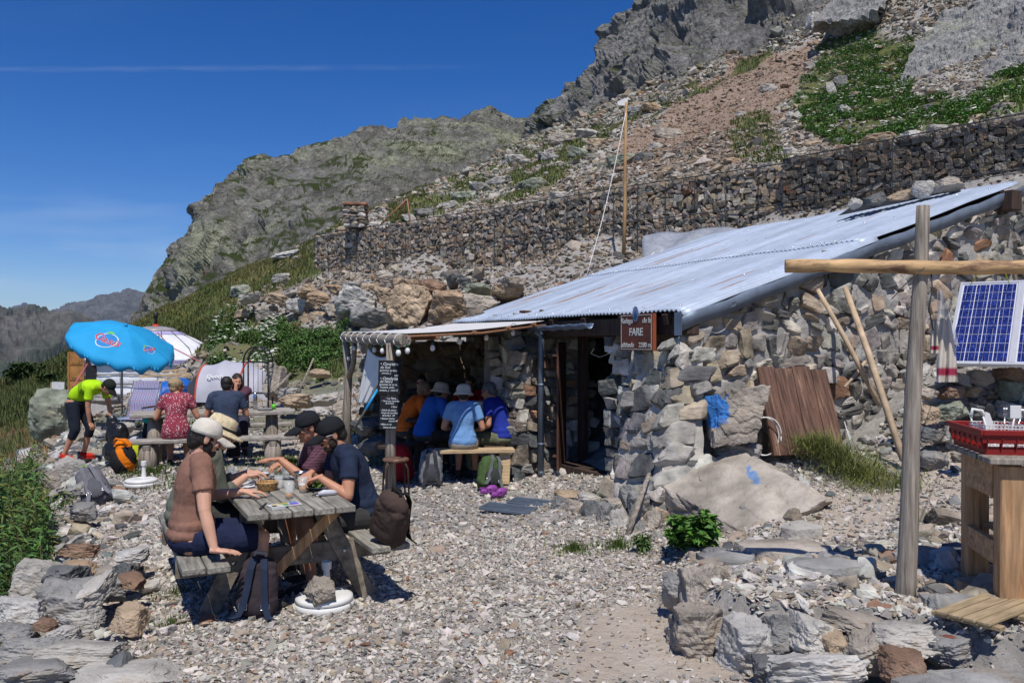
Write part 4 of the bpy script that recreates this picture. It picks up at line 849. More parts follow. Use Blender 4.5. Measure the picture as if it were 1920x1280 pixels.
# ================= gabion wall on the ledge
GW = [A(-9.0, 38.0), A(-4.3, 33.9), A(-.2, 30.2), A(4.0, 26.0), A(7.65, 22.8), A(9.6, 20.5), A(12.2, 17.2)]
gab = root('gabion_wall', (4, 26, 4.7), 'long dark grey gabion wall of wire baskets filled with stones above the hut', 'gabion wall')
mk('gab_core', (.17, .15, .13), .95, var=.3, scale=4, bump=.5); ms, mw = MB(), MB(); g0 = -np.array(gab.location)
mc = MB()
for k in range(len(GW)-1):
    a, b_ = GW[k], GW[k+1]; L_ = np.linalg.norm(b_-a); d = (b_-a)/L_; n_ = A(-d[1], d[0])*(-1 if (A(-d[1], d[0])@A(0, 1)) > 0 else 1)
    tail = k >= 4; zb = 4.55 if not tail else 4.45; zt = 6.72 if not tail else 6.78
    off = .25 if tail else 0; a3 = A(*(a+n_*off), 0); d3 = A(*d, 0); n3 = A(*n_, 0)
    # stones: front face skin and top
    pos = []; scl = []; v = zb; ns = 0
    while v < zt-.02:
        h = rng.uniform(.09, .19); u = -.1
        while u < L_:
            w_ = rng.uniform(.10, .34); hh = h*rng.uniform(.8, 1.5); pos.append(a3+d3*(u+w_/2)+UP*min(v+h/2+rng.normal(0, .03), zt-.03)-n3*rng.uniform(.05, .10)); scl.append((w_*1.15, .22, hh*1.12)); u += w_*.96
        v += h
    nf = len(pos)
    for u in np.arange(0, L_, .3):
        for q in (.3, .6, .9): pos.append(a3+d3*(u+rng.uniform(0, .25))+UP*(zt-.06)-n3*q); scl.append((.34, .34, .2))
    B_ = np.stack([d3, -n3, UP], 1); Rm = np.array([B_@Ry(rng.normal(0, .35))@Rz(rng.normal(0, .12)) for _ in pos])
    ms.inst(WALL, np.array(pos), np.array(scl), Rm, rockpal(len(pos), .4, .10, .10, .02)*A(1.15, 1.05, .95)*(1.0 if not tail else .62))
    mc.box(a3+d3*L_/2-n3*.55+UP*(zb+zt-.3)/2, (L_, .8, zt-zb-.1), B_, .01)
    # wire
    f = a3+n3*.075; wr = .0028 if not tail else .005
    st = .16 if not tail else .12
    for u in np.arange(0, L_, st): mw.tube([f+d3*u+UP*zb, f+d3*u+UP*(zt+.03)], wr, 3, cap=False)
    for z in np.arange(zb, zt+.05, st): mw.tube([f+UP*z, f+d3*L_+UP*z], wr, 3, cap=False)
    for u in np.arange(0, L_, 1.0 if not tail else 1.0):
        mw.tube([f+d3*u+UP*zb, f+d3*u+UP*(zt+.05)], .011, 4, cap=False); mw.tube([f+d3*u+UP*(zt+.03), f+d3*u-n3*1.0+UP*(zt+.05)], .012, 4, cap=False)
    for z in (zt+.04, (zb+zt)/2): mw.tube([f+UP*z, f+d3*L_+UP*z], .016, 4, cap=False)
# left end face
a = GW[0]; d = nrm(GW[1]-a); n3 = A(d[1], -d[0], 0) if d[1] < 0 else A(-d[1], d[0], 0)
ms.build('stone_fill', M_['gravel'], gab, M=(np.eye(3), g0)); mc.build('core', M_['gab_core'], gab, M=(np.eye(3), g0)); mw.build('wire_mesh', M_['wire'], gab, M=(np.eye(3), g0))
# cairn pillar on the gabion's left end
ms = MB(); c0 = P(667, 428, 36.0); cr = root('stone_pillar', tuple(c0), 'squat square dry stone pillar standing on the left end of the gabion', 'cairn')
pos, scl, Rm = [], [], []
for k in range(6):
    for a_ in range(3):
        for b_ in range(3):
            if a_ == 1 and b_ == 1: continue
            pos.append(A((a_-1)*.32, (b_-1)*.32, .08+k*.15)+rng.normal(0, .02, 3)); scl.append((.40, .40, .19)); Rm.append(Rz(rng.uniform(-.4, .4)))
ms.inst(MID, np.array(pos), np.array(scl), np.array(Rm), rockpal(len(pos), .5, .1, .3)); ms.box((0, 0, .45), (.7, .7, .85), col=(.1, .1, .1)); ms.build('stacked_stones', M_['stone'], cr)
m = MB(); m.box((0, 0, 1.0), (1.05, 1.05, .12), Rz(.1), .03, col=(.3, .16, .1)); m.build('capstone', M_['stone'], cr)
# bare poles leaning together
tp = root('pole_tripod', tuple(P(745, 424, 36)), 'three thin reddish poles leaning together above the gabion wall', 'pole tripod')
base_ = A(*P(745, 424, 36)); mk('red_pole', (.3, .15, .09), .7, var=.2, bump=.2)
for (px, py), yy in (((707, 428), 36), ((738, 422), 37.2), ((769, 416), 35)):
    m = MB(); m.tube([P(px, py, yy)-base_, P(763, 376, 35.6)-base_+A(rng.normal(0, .02), 0, .06)], .035, 6); m.build('pole', M_['red_pole'], tp)
# mast with white vane and its guy rope
b0 = P(1169, 475, 24.5); ma = root('mast', tuple(b0), 'tall bare wooden mast with a small white vane at its top', 'mast')
mk('mast_wood', (.42, .26, .12), .7, var=.25, scale=3, bump=.3)
tpv = P(1174, 192, 24.5)-b0; m = MB(); m.tube([(0, 0, -.3), tpv*.3+A(.02, 0, 0), tpv*.65, tpv], [.06, .055, .045, .035], 8); m.build('pole', M_['mast_wood'], ma)
m = MB(); G = [tpv+A(*q) for q in ((.05, 0, .1), (.04, 0, -.1), (-.24, .02, -.08), (-.26, .02, .02), (-.02, 0, .13))]; G2 = [g+A(0, .05, 0) for g in G]
m.add(G+G2, [[0, 1, 2, 3, 4], [9, 8, 7, 6, 5]]+[[i, 5+i, 5+(i+1) % 5, (i+1) % 5] for i in range(5)]); m.build('vane', M_['white_plastic'], ma)
m = MB(); e_ = P(1100, 516, 22.8); s_ = b0+tpv-A(0, 0, .25); q = [s_*(1-u)+e_*u-UP*.28*math.sin(PI*u) for u in np.linspace(0, 1, 14)]; m.tube(q, .012, 5); tag(m.build('guy_rope', M_['white_plastic']), 'slack white guy rope running down from the mast', 'rope')
# plastic sheet behind the roof edge
m = MB(); nu, nv = 40, 16; G = np.zeros((nu, nv, 3))
for i in range(nu):
    for j in range(nv):
        u, v = i/(nu-1), j/(nv-1); px = 1205+u*290; yt = 442-8*math.sin(u*PI)-u*14; yb = 485-u*62; G[i, j] = P(px, yt+(yb-yt)*v, 19.8-u*1.0-.9*math.sin(v*PI*.5))+A(0, .08*math.sin(u*31+v*4), .03*math.sin(u*17+v*5))
m.grid(G, thick=.01); mk('sheeting', (.42, .45, .5), .25, var=.15, bump=.5, bscale=3, bdist=.05, alpha=.55); tag(m.build('plastic_sheet', M_['sheeting']), 'translucent plastic sheeting stretched behind the upper roof edge', 'plastic sheet')
# ================= boulders
# bank of large blocks below the ledge: px,py,w,h,tone,text
bank = [(765, 578, 74, 86, 'tan', 'huge tan slab standing upright in the bank'), (842, 578, 84, 76, 'orange brown', 'huge orange brown block right of the tan slab'), (668, 575, 86, 62, 'whitish', 'whitish block with a blue paint mark in the bank'),
 (700, 600, 84, 46, 'grey', 'grey block lying low in front of the whitish block'), (722, 552, 46, 34, 'tan', 'tan block wedged above the grey low block'), (640, 545, 56, 20, 'orange brown', 'flat orange stone near the top of the bank'), (627, 578, 44, 34, 'warm grey', 'block left of the whitish one'),
 (902, 575, 62, 52, 'warm grey', 'warm grey block left of the roof corner'), (893, 540, 60, 34, 'greenish grey', 'greenish lichen block near the bank top'), (950, 548, 66, 26, 'tan', 'long tan stone beside the roof in the bank'), (960, 530, 46, 22, 'warm grey', 'small grey stone at the bank top by the roof'),
 (815, 538, 58, 22, 'rust brown', 'brown flat stone above the orange block'), (775, 530, 36, 16, 'tan', 'little tan stone on the bank top'), (745, 535, 22, 28, 'tan', 'narrow tan stone leaning in the bank'), (850, 528, 24, 20, 'dark grey', 'small dark stone on top of the bank'), (867, 525, 30, 22, 'dark grey', 'dark pointed stone on the bank crest'),
 (577, 548, 50, 20, 'tan', 'tan flat stone at left of the bank'), (598, 560, 46, 26, 'orange brown', 'orange brown stone at left end of the bank'), (560, 575, 52, 30, 'whitish', 'whitish stone at the left end of the bank'), (590, 600, 60, 30, 'tan', 'tan stone low at left of the bank'), (545, 600, 44, 24, 'warm grey', 'warm grey stone low at the left'),
 (660, 535, 34, 14, 'grey', 'grey flat stone lying on the bank top'), (690, 536, 30, 14, 'tan', 'tan flat stone lying on the bank top'), (725, 520, 28, 12, 'warm grey', 'small stone on the gravel ledge edge'), (612, 622, 56, 22, 'pale', 'pale stone at the green foot of the bank'), (520, 560, 40, 20, 'tan', 'tan stone on the far left of the bank'),
 (502, 585, 46, 26, 'warm grey', 'warm grey stone at far left of the bank'), (930, 600, 44, 24, 'grey', 'grey stone just above the canopy sheet'), (742, 612, 40, 22, 'grey', 'grey stone under the tan slab'), (800, 612, 34, 18, 'tan', 'small tan stone beneath the orange block'),
 (648, 600, 40, 26, 'dark grey', 'dark grey stone under the whitish block'), (470, 560, 40, 18, 'pale', 'pale stone on slope left of the bank'), (455, 590, 36, 20, 'tan', 'tan stone on slope above the yurt')]
for i, (px, py, w_, h_, tn, l) in enumerate(bank):
    Y = np.interp(px, [450, 600, 760, 960], [32.5, 29, 25.5, 22.2])-(.6 if h_ > 40 else 0)
    bpx(px, py, Y, w_*1.1, h_*1.15, dep=1.0*h_/40+.4, tone=tn, label='large '+l if w_ > 60 else l, group='stone blocks in the bank below the ledge', seed=i+3, rz=rng.uniform(-.2, .2), planes=9, amp=.04)
m = MB(); m.ell(P(678, 562, 26.35), (.16, .05, .14), n=8, col=(.05, .22, .42)); 
# slope boulders above the gabion
slope = [(970, 300, 46, 26, 'pale', 'pale'), (1000, 345, 60, 26, 'greenish grey', ''), (1060, 262, 50, 20, 'warm grey', ''), (1100, 250, 44, 18, 'pale', ''), (1130, 270, 56, 20, 'tan', ''), (1225, 203, 44, 16, 'orange brown', 'orange stained'), (1188, 210, 40, 18, 'grey', ''), (1030, 295, 46, 20, 'grey', ''), (1085, 285, 40, 18, 'greenish grey', ''), (935, 340, 44, 18, 'pale', ''),
 (900, 350, 40, 16, 'grey', ''), (870, 365, 52, 20, 'greenish grey', ''), (840, 385, 40, 16, 'pale', ''), (800, 398, 48, 16, 'grey', ''), (770, 412, 34, 14, 'pale', ''), (720, 430, 40, 12, 'whitish', ''), (1205, 295, 40, 22, 'dark grey', ''), (1250, 250, 56, 22, 'warm grey', ''), (1310, 300, 30, 14, 'tan', ''), (1440, 165, 32, 14, 'pale', ''),
 (1530, 45, 36, 34, 'whitish', 'block shaped'), (1560, 165, 16, 36, 'pale', 'upright pale'), (1583, 205, 24, 22, 'whitish', ''), (1575, 155, 28, 26, 'grey', ''), (1605, 180, 26, 16, 'tan', ''), (1580, 265, 46, 16, 'pale', ''), (1650, 258, 60, 18, 'tan', ''), (1710, 252, 50, 16, 'whitish', ''), (1760, 240, 46, 16, 'pale', ''), (1830, 222, 40, 16, 'tan', ''), (1880, 205, 46, 18, 'warm grey', ''),
 (1480, 285, 30, 20, 'pale', ''), (1520, 270, 40, 14, 'tan', ''), (1440, 310, 40, 12, 'pale', ''), (1370, 300, 30, 12, 'orange brown', ''), (1150, 330, 34, 14, 'pale', ''), (1100, 335, 38, 14, 'tan', ''), (1050, 365, 40, 14, 'pale', ''), (1250, 320, 34, 12, 'tan', ''), (1230, 275, 30, 14, 'pale', ''), (700, 452, 30, 10, 'pale', ''), (540, 478, 54, 14, 'whitish', 'long pale flat'), (530, 520, 40, 14, 'pale', ''), (655, 470, 34, 14, 'pale', ''), (450, 545, 40, 24, 'greenish grey', 'lichen covered'), (1165, 300, 50, 24, 'greenish grey', ''), (1310, 245, 34, 10, 'tan', ''), (1390, 215, 22, 10, 'pale', '')]
zc = np.linspace(0, 1, 60)
def raycast(px, py, y0=3, y1=110):
    Y = np.concatenate([np.arange(y0, 30, .05), np.arange(30, y1, .2)]); x = (px-960)/F0*Y; z = H0-(py-640)/F0*Y; g = zg(x, Y); k = np.nonzero(z < g)[0]
    return (A(x[k[0]], Y[k[0]], g[k[0]]) if len(k) else None)
wy = lambda x: float(np.interp(x, [-9, 4, 7.7, 12, 16], [38.6, 26.6, 23.4, 18.8, 14.5]))+1
def LOC(px, py):
    c = [('near the pillar', 680, 400), ('near the three poles', 745, 400), ('left of the mast', 1080, 320), ('close to the mast top', 1190, 215), ('right of the mast', 1260, 280), ('near the crag foot', 960, 280), ('by the far upper cliff', 1530, 50), ('beside the slab outcrop', 1650, 190), ('just over the tallest baskets', 1800, 240), ('left of the green patch', 1420, 230), ('at the gabion left end', 560, 500)]
    return min(c, key=lambda q: (q[1]-px)**2+(q[2]-py)**2)[0]
for i, (px, py, w_, h_, tn, l) in enumerate(slope):
    c = None
    for y0 in (34 if px < 720 else 28, ):
        Yst = 19 if px > 1500 else 24 if px > 1150 else 30 if px > 800 else 34
        c = raycast(px, py+h_*.3, Yst)
    if c is None or c[1] > 100: continue
    s_ = c[1]/F0
    near = 'green patch' if px > 1480 and py > 120 else ('brown scree' if px > 1200 else 'grassy slope')
    where = f"{'high on' if py < 250 else 'low on'} the {near}"
    boulder(c+UP*h_*s_*.1, (w_*s_*1.1, w_*s_*.8, h_*s_*1.3), tn, f"{(l+' ') if l else ''}{tn} rock, {['broad','small','squat','angular','flattish','wedged','tilted','stubby','chunky'][i%9]}, {where}, {LOC(px,py)}", 'rocks lying on the slope above the gabion', seed=100+i, res=12)
# stones weighing down the roof's top edge
for i, (px, py, w_, h_, tn, l) in enumerate([(1604, 382, 24, 20, 'pale', 'small pale stone leftmost'), (1640, 374, 42, 26, 'dark grey', 'dark blue grey stone second from left'), (1688, 368, 44, 18, 'tan', 'flat tan stone in the middle'), (1727, 356, 40, 34, 'pale', 'angular pale stone, second from right'), (1775, 347, 56, 28, 'warm grey', 'biggest grey stone rightmost')]):
    Yr = 11.9+(px-1604)*-.0035+.2; bpx(px, py, 12.0-(px-1600)*.0022, w_*1.05, h_*1.1, tone=tn, label=l+' on the top edge of the metal roof', group='stones weighing down the roof edge', seed=60+i)
m = MB(); m.add([P(1570, 405, 12.3), P(1700, 378, 11.9), P(1790, 358, 11.6), P(1800, 352, 11.7), P(1700, 366, 12.1), P(1600, 385, 12.5)], [[0, 1, 2, 3, 4, 5]]); tag(m.build('roofing_felt', M_['black']), 'black roofing felt strip under the stones on the roof edge', 'roofing felt')
# giant slab boulder beside the hut door, with blue blaze
V, F = rock(911, 30, 10, (1, 1, 1), .03, .9)
poly = [(1.12, 7.55, .02), (1.5, 7.15, .0), (2.05, 7.2, .05), (2.7, 7.3, .2), (3.05, 7.8, .3), (3.15, 8.6, .5), (2.95, 8.95, .55), (2.3, 8.55, .5), (1.6, 8.1, .3)]
topz = [(1.15, 7.6, .10), (1.5, 7.25, .12), (2.0, 7.5, .34), (2.55, 7.65, .50), (2.95, 8.0, .62), (3.1, 8.6, .78), (2.9, 8.9, .80), (2.3, 8.6, .66), (1.6, 8.05, .34)]
def slabrock(poly, topz, name, label, tone, cat='boulder', n=44, seed=0, amp=.03, group=None):
    P0, P1 = np.array(poly, float), np.array(topz, float); k = len(P0); per = 16; ring0 = []; ring1 = []
    for i in range(k):
        for u in np.arange(per)/per: ring0.append(P0[i]*(1-u)+P0[(i+1) % k]*u); ring1.append(P1[i]*(1-u)+P1[(i+1) % k]*u)
    ring0, ring1 = np.array(ring0), np.array(ring1); cen = ring1.mean(0)+UP*.03; L = []
    for u in np.linspace(0, 1, 12)[:-1]: L.append(ring0*(1-u)+ring1*u)
    L[0] = L[0]-UP*.15
    for u in np.linspace(0, 1, n)[:-1]: L.append(ring1*(1-u)+cen*u)
    G = np.array(L); nn_ = G.shape[1]; q = G.reshape(-1, 3); fv, fe = facet(q*A(2.2, 2.2, 4)+seed, seed+5); f2_, fe2 = facet(q*A(6, 6, 9)+seed, seed+8); q = q+np.stack([fbm(q*3+seed, 4), fbm(q*3+seed+20, 4), fbm(q*A(2.5, 2.5, 6)+seed+40, 5)*.35+fv*.9+f2_*.35-.7*np.clip(1-fe*7, 0, 1)], 1)*amp
    a = np.arange(G.shape[0]-1)[:, None]*nn_+np.arange(nn_)[None]; b_ = np.arange(G.shape[0]-1)[:, None]*nn_+(np.arange(nn_)[None]+1) % nn_
    Q = np.stack([a, b_, b_+nn_, a+nn_], -1).reshape(-1, 4).tolist(); Q.append(list(range((G.shape[0]-1)*nn_, G.shape[0]*nn_)))
    if np.cross(P0[1]-P0[0], P0[2]-P0[1])[2] < 0: Q = [f[::-1] for f in Q]
    m = MB(); m.add(q, Q, 0, A(*TONES[tone])); return tag(m.build(name, M_['boulder_stone']), label, cat, group)
def slab_boulder():
    V, F = rock(917, 46, 6, (1, 1, 1), .03, 1.0); V = V*A(2.65, 1.85, .86); V = V@(Rz(.35)@Rx(.30)@Ry(-.17)).T
    m = MB(); m.add(V, F, 0, A(.40, .355, .30)); o = m.build('boulder', M_['boulder_stone'], loc=(2.2, 7.86, .26)); return tag(o, 'huge sloping tan slab boulder marked with a blue blaze beside the hut', 'boulder')
slab = slab_boulder()
m = MB(); th = np.linspace(0, 2*PI, 24, endpoint=False)
# ================= near boulders and dry stone edging
RWG = 'stones of the dry wall edging the raised ground'
near = [  # px, py, Y, w, h, tone, label, depth
 (1275, 1105, 5.55, 62, 90, 'grey', 'grey end stone of the low dry wall, at its upper left tip'), (1310, 1120, 5.35, 80, 110, 'warm grey', 'brownish upright stone second from the left tip of the dry wall'),
 (1360, 1138, 5.2, 60, 75, 'warm grey', 'jagged pale brown stone beside the upright brownish one'), (1305, 1190, 5.05, 110, 120, 'warm grey', 'big brown grey boulder at the sandy path, leftmost at the foot of the dry wall'),
 (1408, 1215, 4.75, 105, 135, 'whitish', 'tall layered whitish boulder standing beside the sand'), (1385, 1160, 5.0, 60, 50, 'rust brown', 'small rusty stone wedged over the layered whitish boulder'),
 (1520, 1195, 4.62, 120, 85, 'pale', 'broad pale cream boulder in the middle of the dry wall'), (1400, 1120, 5.1, 110, 40, 'tan', 'tan flat stone on top of the dry wall'), (1440, 1135, 5.0, 90, 34, 'grey', 'dark flat slab leaning over the dry wall'),
 (1490, 1145, 4.9, 140, 36, 'grey', 'long bluish grey flat slab on the dry wall crest'), (1625, 1225, 4.45, 100, 90, 'warm grey', 'brown grey angular boulder with a dark face near the bottom edge'), (1565, 1212, 4.5, 44, 60, 'tan', 'small tan stone between the cream and the angular boulder'),
 (1530, 1262, 4.4, 170, 70, 'whitish', 'low whitish boulder at the bottom edge under the cream one'), (1690, 1250, 4.2, 70, 70, 'rust brown', 'brown narrow stone beside the large grey slab at the bottom'),
 (1468, 1195, 4.7, 70, 80, 'grey', 'grey stone squeezed between the layered and the cream boulder'), (1600, 1165, 4.6, 110, 40, 'warm grey', 'flat brownish stone on the crest right of the cream boulder'), (1690, 1195, 4.45, 110, 60, 'pale', 'pale stone on the crest near the slatted grate'), (1780, 1215, 4.4, 90, 60, 'grey', 'grey stone under the edge of the slatted grate'), (1335, 1085, 5.6, 70, 50, 'rust brown', 'rusty edged stone near the upper left tip'),
 (1440, 1255, 4.45, 60, 50, 'dark grey', 'small dark stone at the sandy foot of the dry wall')]
for i, (px, py, Y, w_, h_, tn, l) in enumerate(near): bpx(px, py, Y-.06, w_*1.2, h_*1.18, tone=tn, label=l, group=RWG, seed=220+i, res=30, rz=rng.uniform(-.3, .3), amp=.06)
# flat slabs lying on the raised ground
def flatslab(c, r, th, tone, label, seed, group='flat slabs lying on the raised ground', tilt=0, el=1.0, rz=0):
    n = 9; r_ = np.random.default_rng(seed); a = np.sort(np.linspace(0, 2*PI, n, endpoint=False)+r_.uniform(-.2, .2, n)); q = np.stack([np.cos(a)*r*r_.uniform(.8, 1.1, n), np.sin(a)*r*el*r_.uniform(.8, 1.1, n), 0*a], 1)@Rz(rz).T
    z0 = zgs(c[0], c[1]); b_ = q*1.0+A(c[0], c[1], 0); t_ = q*.93+A(c[0], c[1], 0); 
    b_[:, 2] = zg(b_[:, 0], b_[:, 1])-.03; t_[:, 2] = z0+th+tilt*q[:, 1]
    return slabrock(b_, t_, 'stone_slab', label, tone, 'stone slab', n=14, seed=seed, amp=.012, group=group)
flatslab((2.05, 6.15), .42, .07, 'warm grey', 'smooth brownish grey slab with a straight shadow across it', 1, el=.62)
flatslab((1.55, 6.0), .22, .08, 'grey', 'grey slab at the left end of the smooth brownish slab', 2, el=1.1)
flatslab((2.02, 5.28), .30, .07, 'grey', 'grey triangular slab between the post and the dry wall', 3, el=.62)
flatslab((2.75, 5.55), .2, .06, 'grey', 'dark grey slab just behind the log post', 4)
flatslab((2.5, 4.62), .22, .05, 'grey', 'grey flat stone in front of the log post', 5, el=.6)
flatslab((2.30, 3.98), .46, .21, 'grey', 'large grey layered slab cut by the bottom right corner', 6, el=.5, tilt=.03)
flatslab((2.9, 4.95), .3, .05, 'tan', 'tan flat stone between the log post and the work table', 7, el=.5)
flatslab((2.35, 6.7), .2, .07, 'pale', 'pale flat stone lying on the dirt path', 8)
boulder(P(1785, 1195, 4.33), (.17, .12, .05), 'red', 'small dark red stone near the slatted wooden grate', seed=301)
boulder(P(1785, 965, 7.4), (.28, .2, .26), 'whitish', 'whitish upright stone by the path behind the work table', 'stones along the dirt path', seed=303)
boulder(P(1750, 955, 7.5), (.14, .2, .32), 'pale', 'narrow pale stone standing left of the whitish stone on the path', 'stones along the dirt path', seed=304)
boulder(P(1640, 1010, 6.7), (.22, .2, .12), 'warm grey', 'small brownish block on the dirt path left of the post', 'stones along the dirt path', seed=305)
boulder(P(1800, 830, 7.6), (.20, .2, .17), 'grey', 'bluish grey stone left of the work table top', 'stones along the dirt path', seed=306)
# blocks set in the foot of the gable wall, two carry blue paint
bx_ = bpx(1374, 780, 8.42, 116, 120, tone='warm grey', label='big tan block with a bright blue paint blaze at the foot of the gable wall', seed=313, dep=.5, rz=.1, planes=8, amp=.035, res=36)
bpx(1385, 845, 8.5, 110, 50, tone='grey', label='grey block with a small blue paint spot under the blazed block', seed=312, dep=.5, rz=.1, res=26)
bpx(1300, 880, 8.35, 60, 66, tone='dark grey', label='dark grey block under the buttress at the top of the sloping slab', seed=314, dep=.3)
def paint(o, c, r, col, nz=.35):
    me = o.data; n = len(me.vertices); V = np.empty(n*3, 'f'); me.vertices.foreach_get('co', V); V = V.reshape(-1, 3)+np.array(o.location)
    d = np.linalg.norm((V-c)/np.asarray(r), axis=1)+fbm(V*14, 3)*nz; k = d < 1
    Cc = np.empty(n*4, 'f'); me.attributes['Col'].data.foreach_get('color', Cc); Cc = Cc.reshape(-1, 4); Cc[k, :3] = col; me.attributes['Col'].data.foreach_set('color', Cc.ravel())
paint(bx_, P(1338, 766, 8.3), (.13, .7, .19), (.045, .18, .48), .25); paint(slab, P(1408, 898, 7.9), (.062, .26, .10), (.17, .27, .46), .3); 
# low planter wall of single stones before the door
pl = [(1048, 955, 9.0, 36, 48, 'grey'), (1080, 958, 8.85, 40, 44, 'warm grey'), (1110, 968, 8.6, 46, 60, 'dark grey'), (1140, 975, 8.35, 40, 66, 'grey'), (1065, 930, 9.1, 50, 22, 'tan'), (1105, 935, 8.95, 56, 24, 'pale'), (1150, 945, 8.5, 40, 24, 'warm grey'), (1168, 985, 8.1, 44, 60, 'pale'), (1190, 1000, 7.95, 36, 44, 'grey'), (1200, 950, 8.2, 50, 60, 'grey'), (1180, 930, 8.45, 40, 40, 'grey'), (1040, 985, 8.75, 24, 24, 'pale'), (1225, 980, 7.95, 34, 44, 'warm grey')]
wh = ['at its left corner', 'second from its left corner', 'biggest upright one in its front', 'tall and layered in its front', 'flat on its left top', 'pale and flat on its top', 'on its top near the leaning stick', 'behind the leaning stick foot', 'right of the leaning stick foot', 'next to the stick middle', 'at its back by the door', 'lying loose on the gravel', 'at its right end by the slab boulder']
for i, ((px, py, Y, w_, h_, tn), l) in enumerate(zip(pl, wh)): bpx(px, py, Y, w_*1.15, h_*1.15, tone=tn, label=f'{tn} stone of the little planter wall, {l}', group='stones of the planter wall before the door', seed=330+i, res=16)
# rim stones at left
rim = [(70, 1085, 5.9, 90, 80, 'pale', 'pale block at the edge of the weeds'), (120, 1090, 5.85, 80, 60, 'dark grey', 'dark bluish block beside the pale block'), (190, 1100, 5.75, 90, 50, 'grey', 'grey stone in the middle of the rim pile'), (45, 1150, 5.3, 90, 60, 'whitish', 'whitish flat block near the left frame edge'), (125, 1135, 5.45, 90, 90, 'grey', 'grey sloping slab leaning in the rim pile'), (170, 1115, 5.5, 100, 46, 'pale', 'broad pale stone in the centre of the rim pile'),
 (245, 1160, 5.1, 66, 54, 'tan', 'tan angular stone at the right of the rim pile'), (150, 1165, 5.1, 80, 50, 'pale', 'pale wedge stone below the grey slab'), (150, 1032, 6.4, 70, 26, 'rust brown', 'rusty red stone at the edge of the weeds'), (150, 1068, 6.0, 64, 30, 'orange brown', 'orange stone above the broad pale stone'), (245, 1090, 5.75, 50, 30, 'rust brown', 'rust brown stone right of the orange stone'), (200, 1075, 6.0, 50, 30, 'warm grey', 'small brown stone behind the rim pile'),
 (235, 1075, 5.95, 60, 36, 'dark grey', 'dark pointed slab leaning right of the pile'), (60, 1220, 4.75, 120, 50, 'grey', 'grey slab in the lower left corner'), (150, 1225, 4.7, 150, 44, 'pale', 'large pale flat slab near the bottom left'), (60, 1258, 4.5, 160, 46, 'grey', 'long grey slab cut by the bottom left corner'), (240, 1268, 4.45, 200, 34, 'pale', 'long pale slab along the bottom edge'), (115, 1190, 4.95, 60, 30, 'whitish', 'whitish stone on the lower left slabs'), (30, 1190, 4.95, 70, 40, 'grey', 'grey stone at the left frame edge'), (85, 1170, 5.0, 40, 20, 'rust brown', 'small rusty stone among the lower left slabs'),
 (95, 782, 18.5, 84, 100, 'greenish grey', 'tall lichen covered boulder beyond the weeds'), (195, 745, 15.5, 60, 24, 'grey', 'bluish flat stone behind the weeds'), (225, 800, 13.5, 50, 20, 'pale', 'pale flat stone by the bending man\'s leg'), (130, 880, 11.4, 50, 40, 'pale', 'pale stone at the feet of the bending man'), (95, 900, 10.4, 40, 40, 'warm grey', 'brownish stone among the weeds'),
 (150, 915, 9.9, 50, 24, 'grey', 'grey stone in front of the grey backpack'), (160, 960, 8.6, 50, 30, 'grey', 'grey stone between the weeds and the gravel'), (250, 1040, 6.3, 60, 24, 'whitish', 'whitish stone lying flat on the gravel by the weeds')]
for i, (px, py, Y, w_, h_, tn, l) in enumerate(rim): bpx(px, py, Y, w_*1.1, h_*1.15, tone=tn, label=l, group='stones along the left rim of the yard', seed=360+i, res=24 if Y < 7 else 14, rz=rng.uniform(-.4, .4), dep=.8*w_*Y/F0)
# rocks and low terrace stones behind the yard
mid = [(520, 720, 18.5, 34, 66, 'warm grey', 'upright brownish slab right of the iron frame'), (560, 752, 17.2, 70, 24, 'tan', 'tan block in the low row behind the table'), (610, 748, 17.2, 60, 26, 'pale', 'pale block in the low row behind the table'), (590, 772, 16.4, 60, 18, 'whitish', 'whitish flat stone of the low row'), (640, 765, 16.0, 40, 22, 'warm grey', 'brownish stone of the low row near the far log post'), (545, 735, 18, 40, 20, 'pale', 'pale stone above the low row'), (600, 700, 20.5, 40, 16, 'tan', 'tan stone on the bank above the low row'), (690, 800, 13.2, 60, 40, 'dark grey', 'dark stone under the hanging cloth'), (700, 835, 12.6, 50, 34, 'dark grey', 'dark stone in the shade behind the chalkboards'), (485, 690, 22, 30, 20, 'pale', 'pale stone behind the iron frame'),
 (590, 900, 8.3, 26, 26, 'tan', 'tan stone under the rough table bench end'), (545, 880, 9.2, 40, 20, 'warm grey', 'stone beside the foot of the rough table')]
for i, (px, py, Y, w_, h_, tn, l) in enumerate(mid): bpx(px, py, Y, w_*1.1, h_*1.1, tone=tn, label=l, group='rocks behind the yard', seed=420+i, res=14)
# stone pile carrying the solar panels
k = 0
for row, (y0, y1, zb) in enumerate([(7.7, 8.0, .72), (7.95, 8.2, .95), (8.2, 8.5, 1.15), (8.35, 8.6, 1.35), (8.5, 8.7, 1.5)]):
    for j in range(7):
        x = 4.05+.32*j+rng.uniform(-.08, .08)+row*.05; y = rng.uniform(y0, y1)+.05*j; tn = ['grey', 'dark grey', 'tan', 'warm grey', 'pale', 'greenish grey', 'rust brown'][(k*3+row) % 7]
        boulder((x, y, zb-.02), (rng.uniform(.24, .42), .3, rng.uniform(.14, .25)), tn, f"{['broad', 'pointed', 'flat', 'blocky', 'small', 'slanted', 'rounded'][j]} {tn} stone, {['lowest', 'second lowest', 'middle', 'fourth', 'topmost'][row]} row of the pile under the solar panels", 'stones piled under the solar panels', seed=440+k, res=16); k += 1
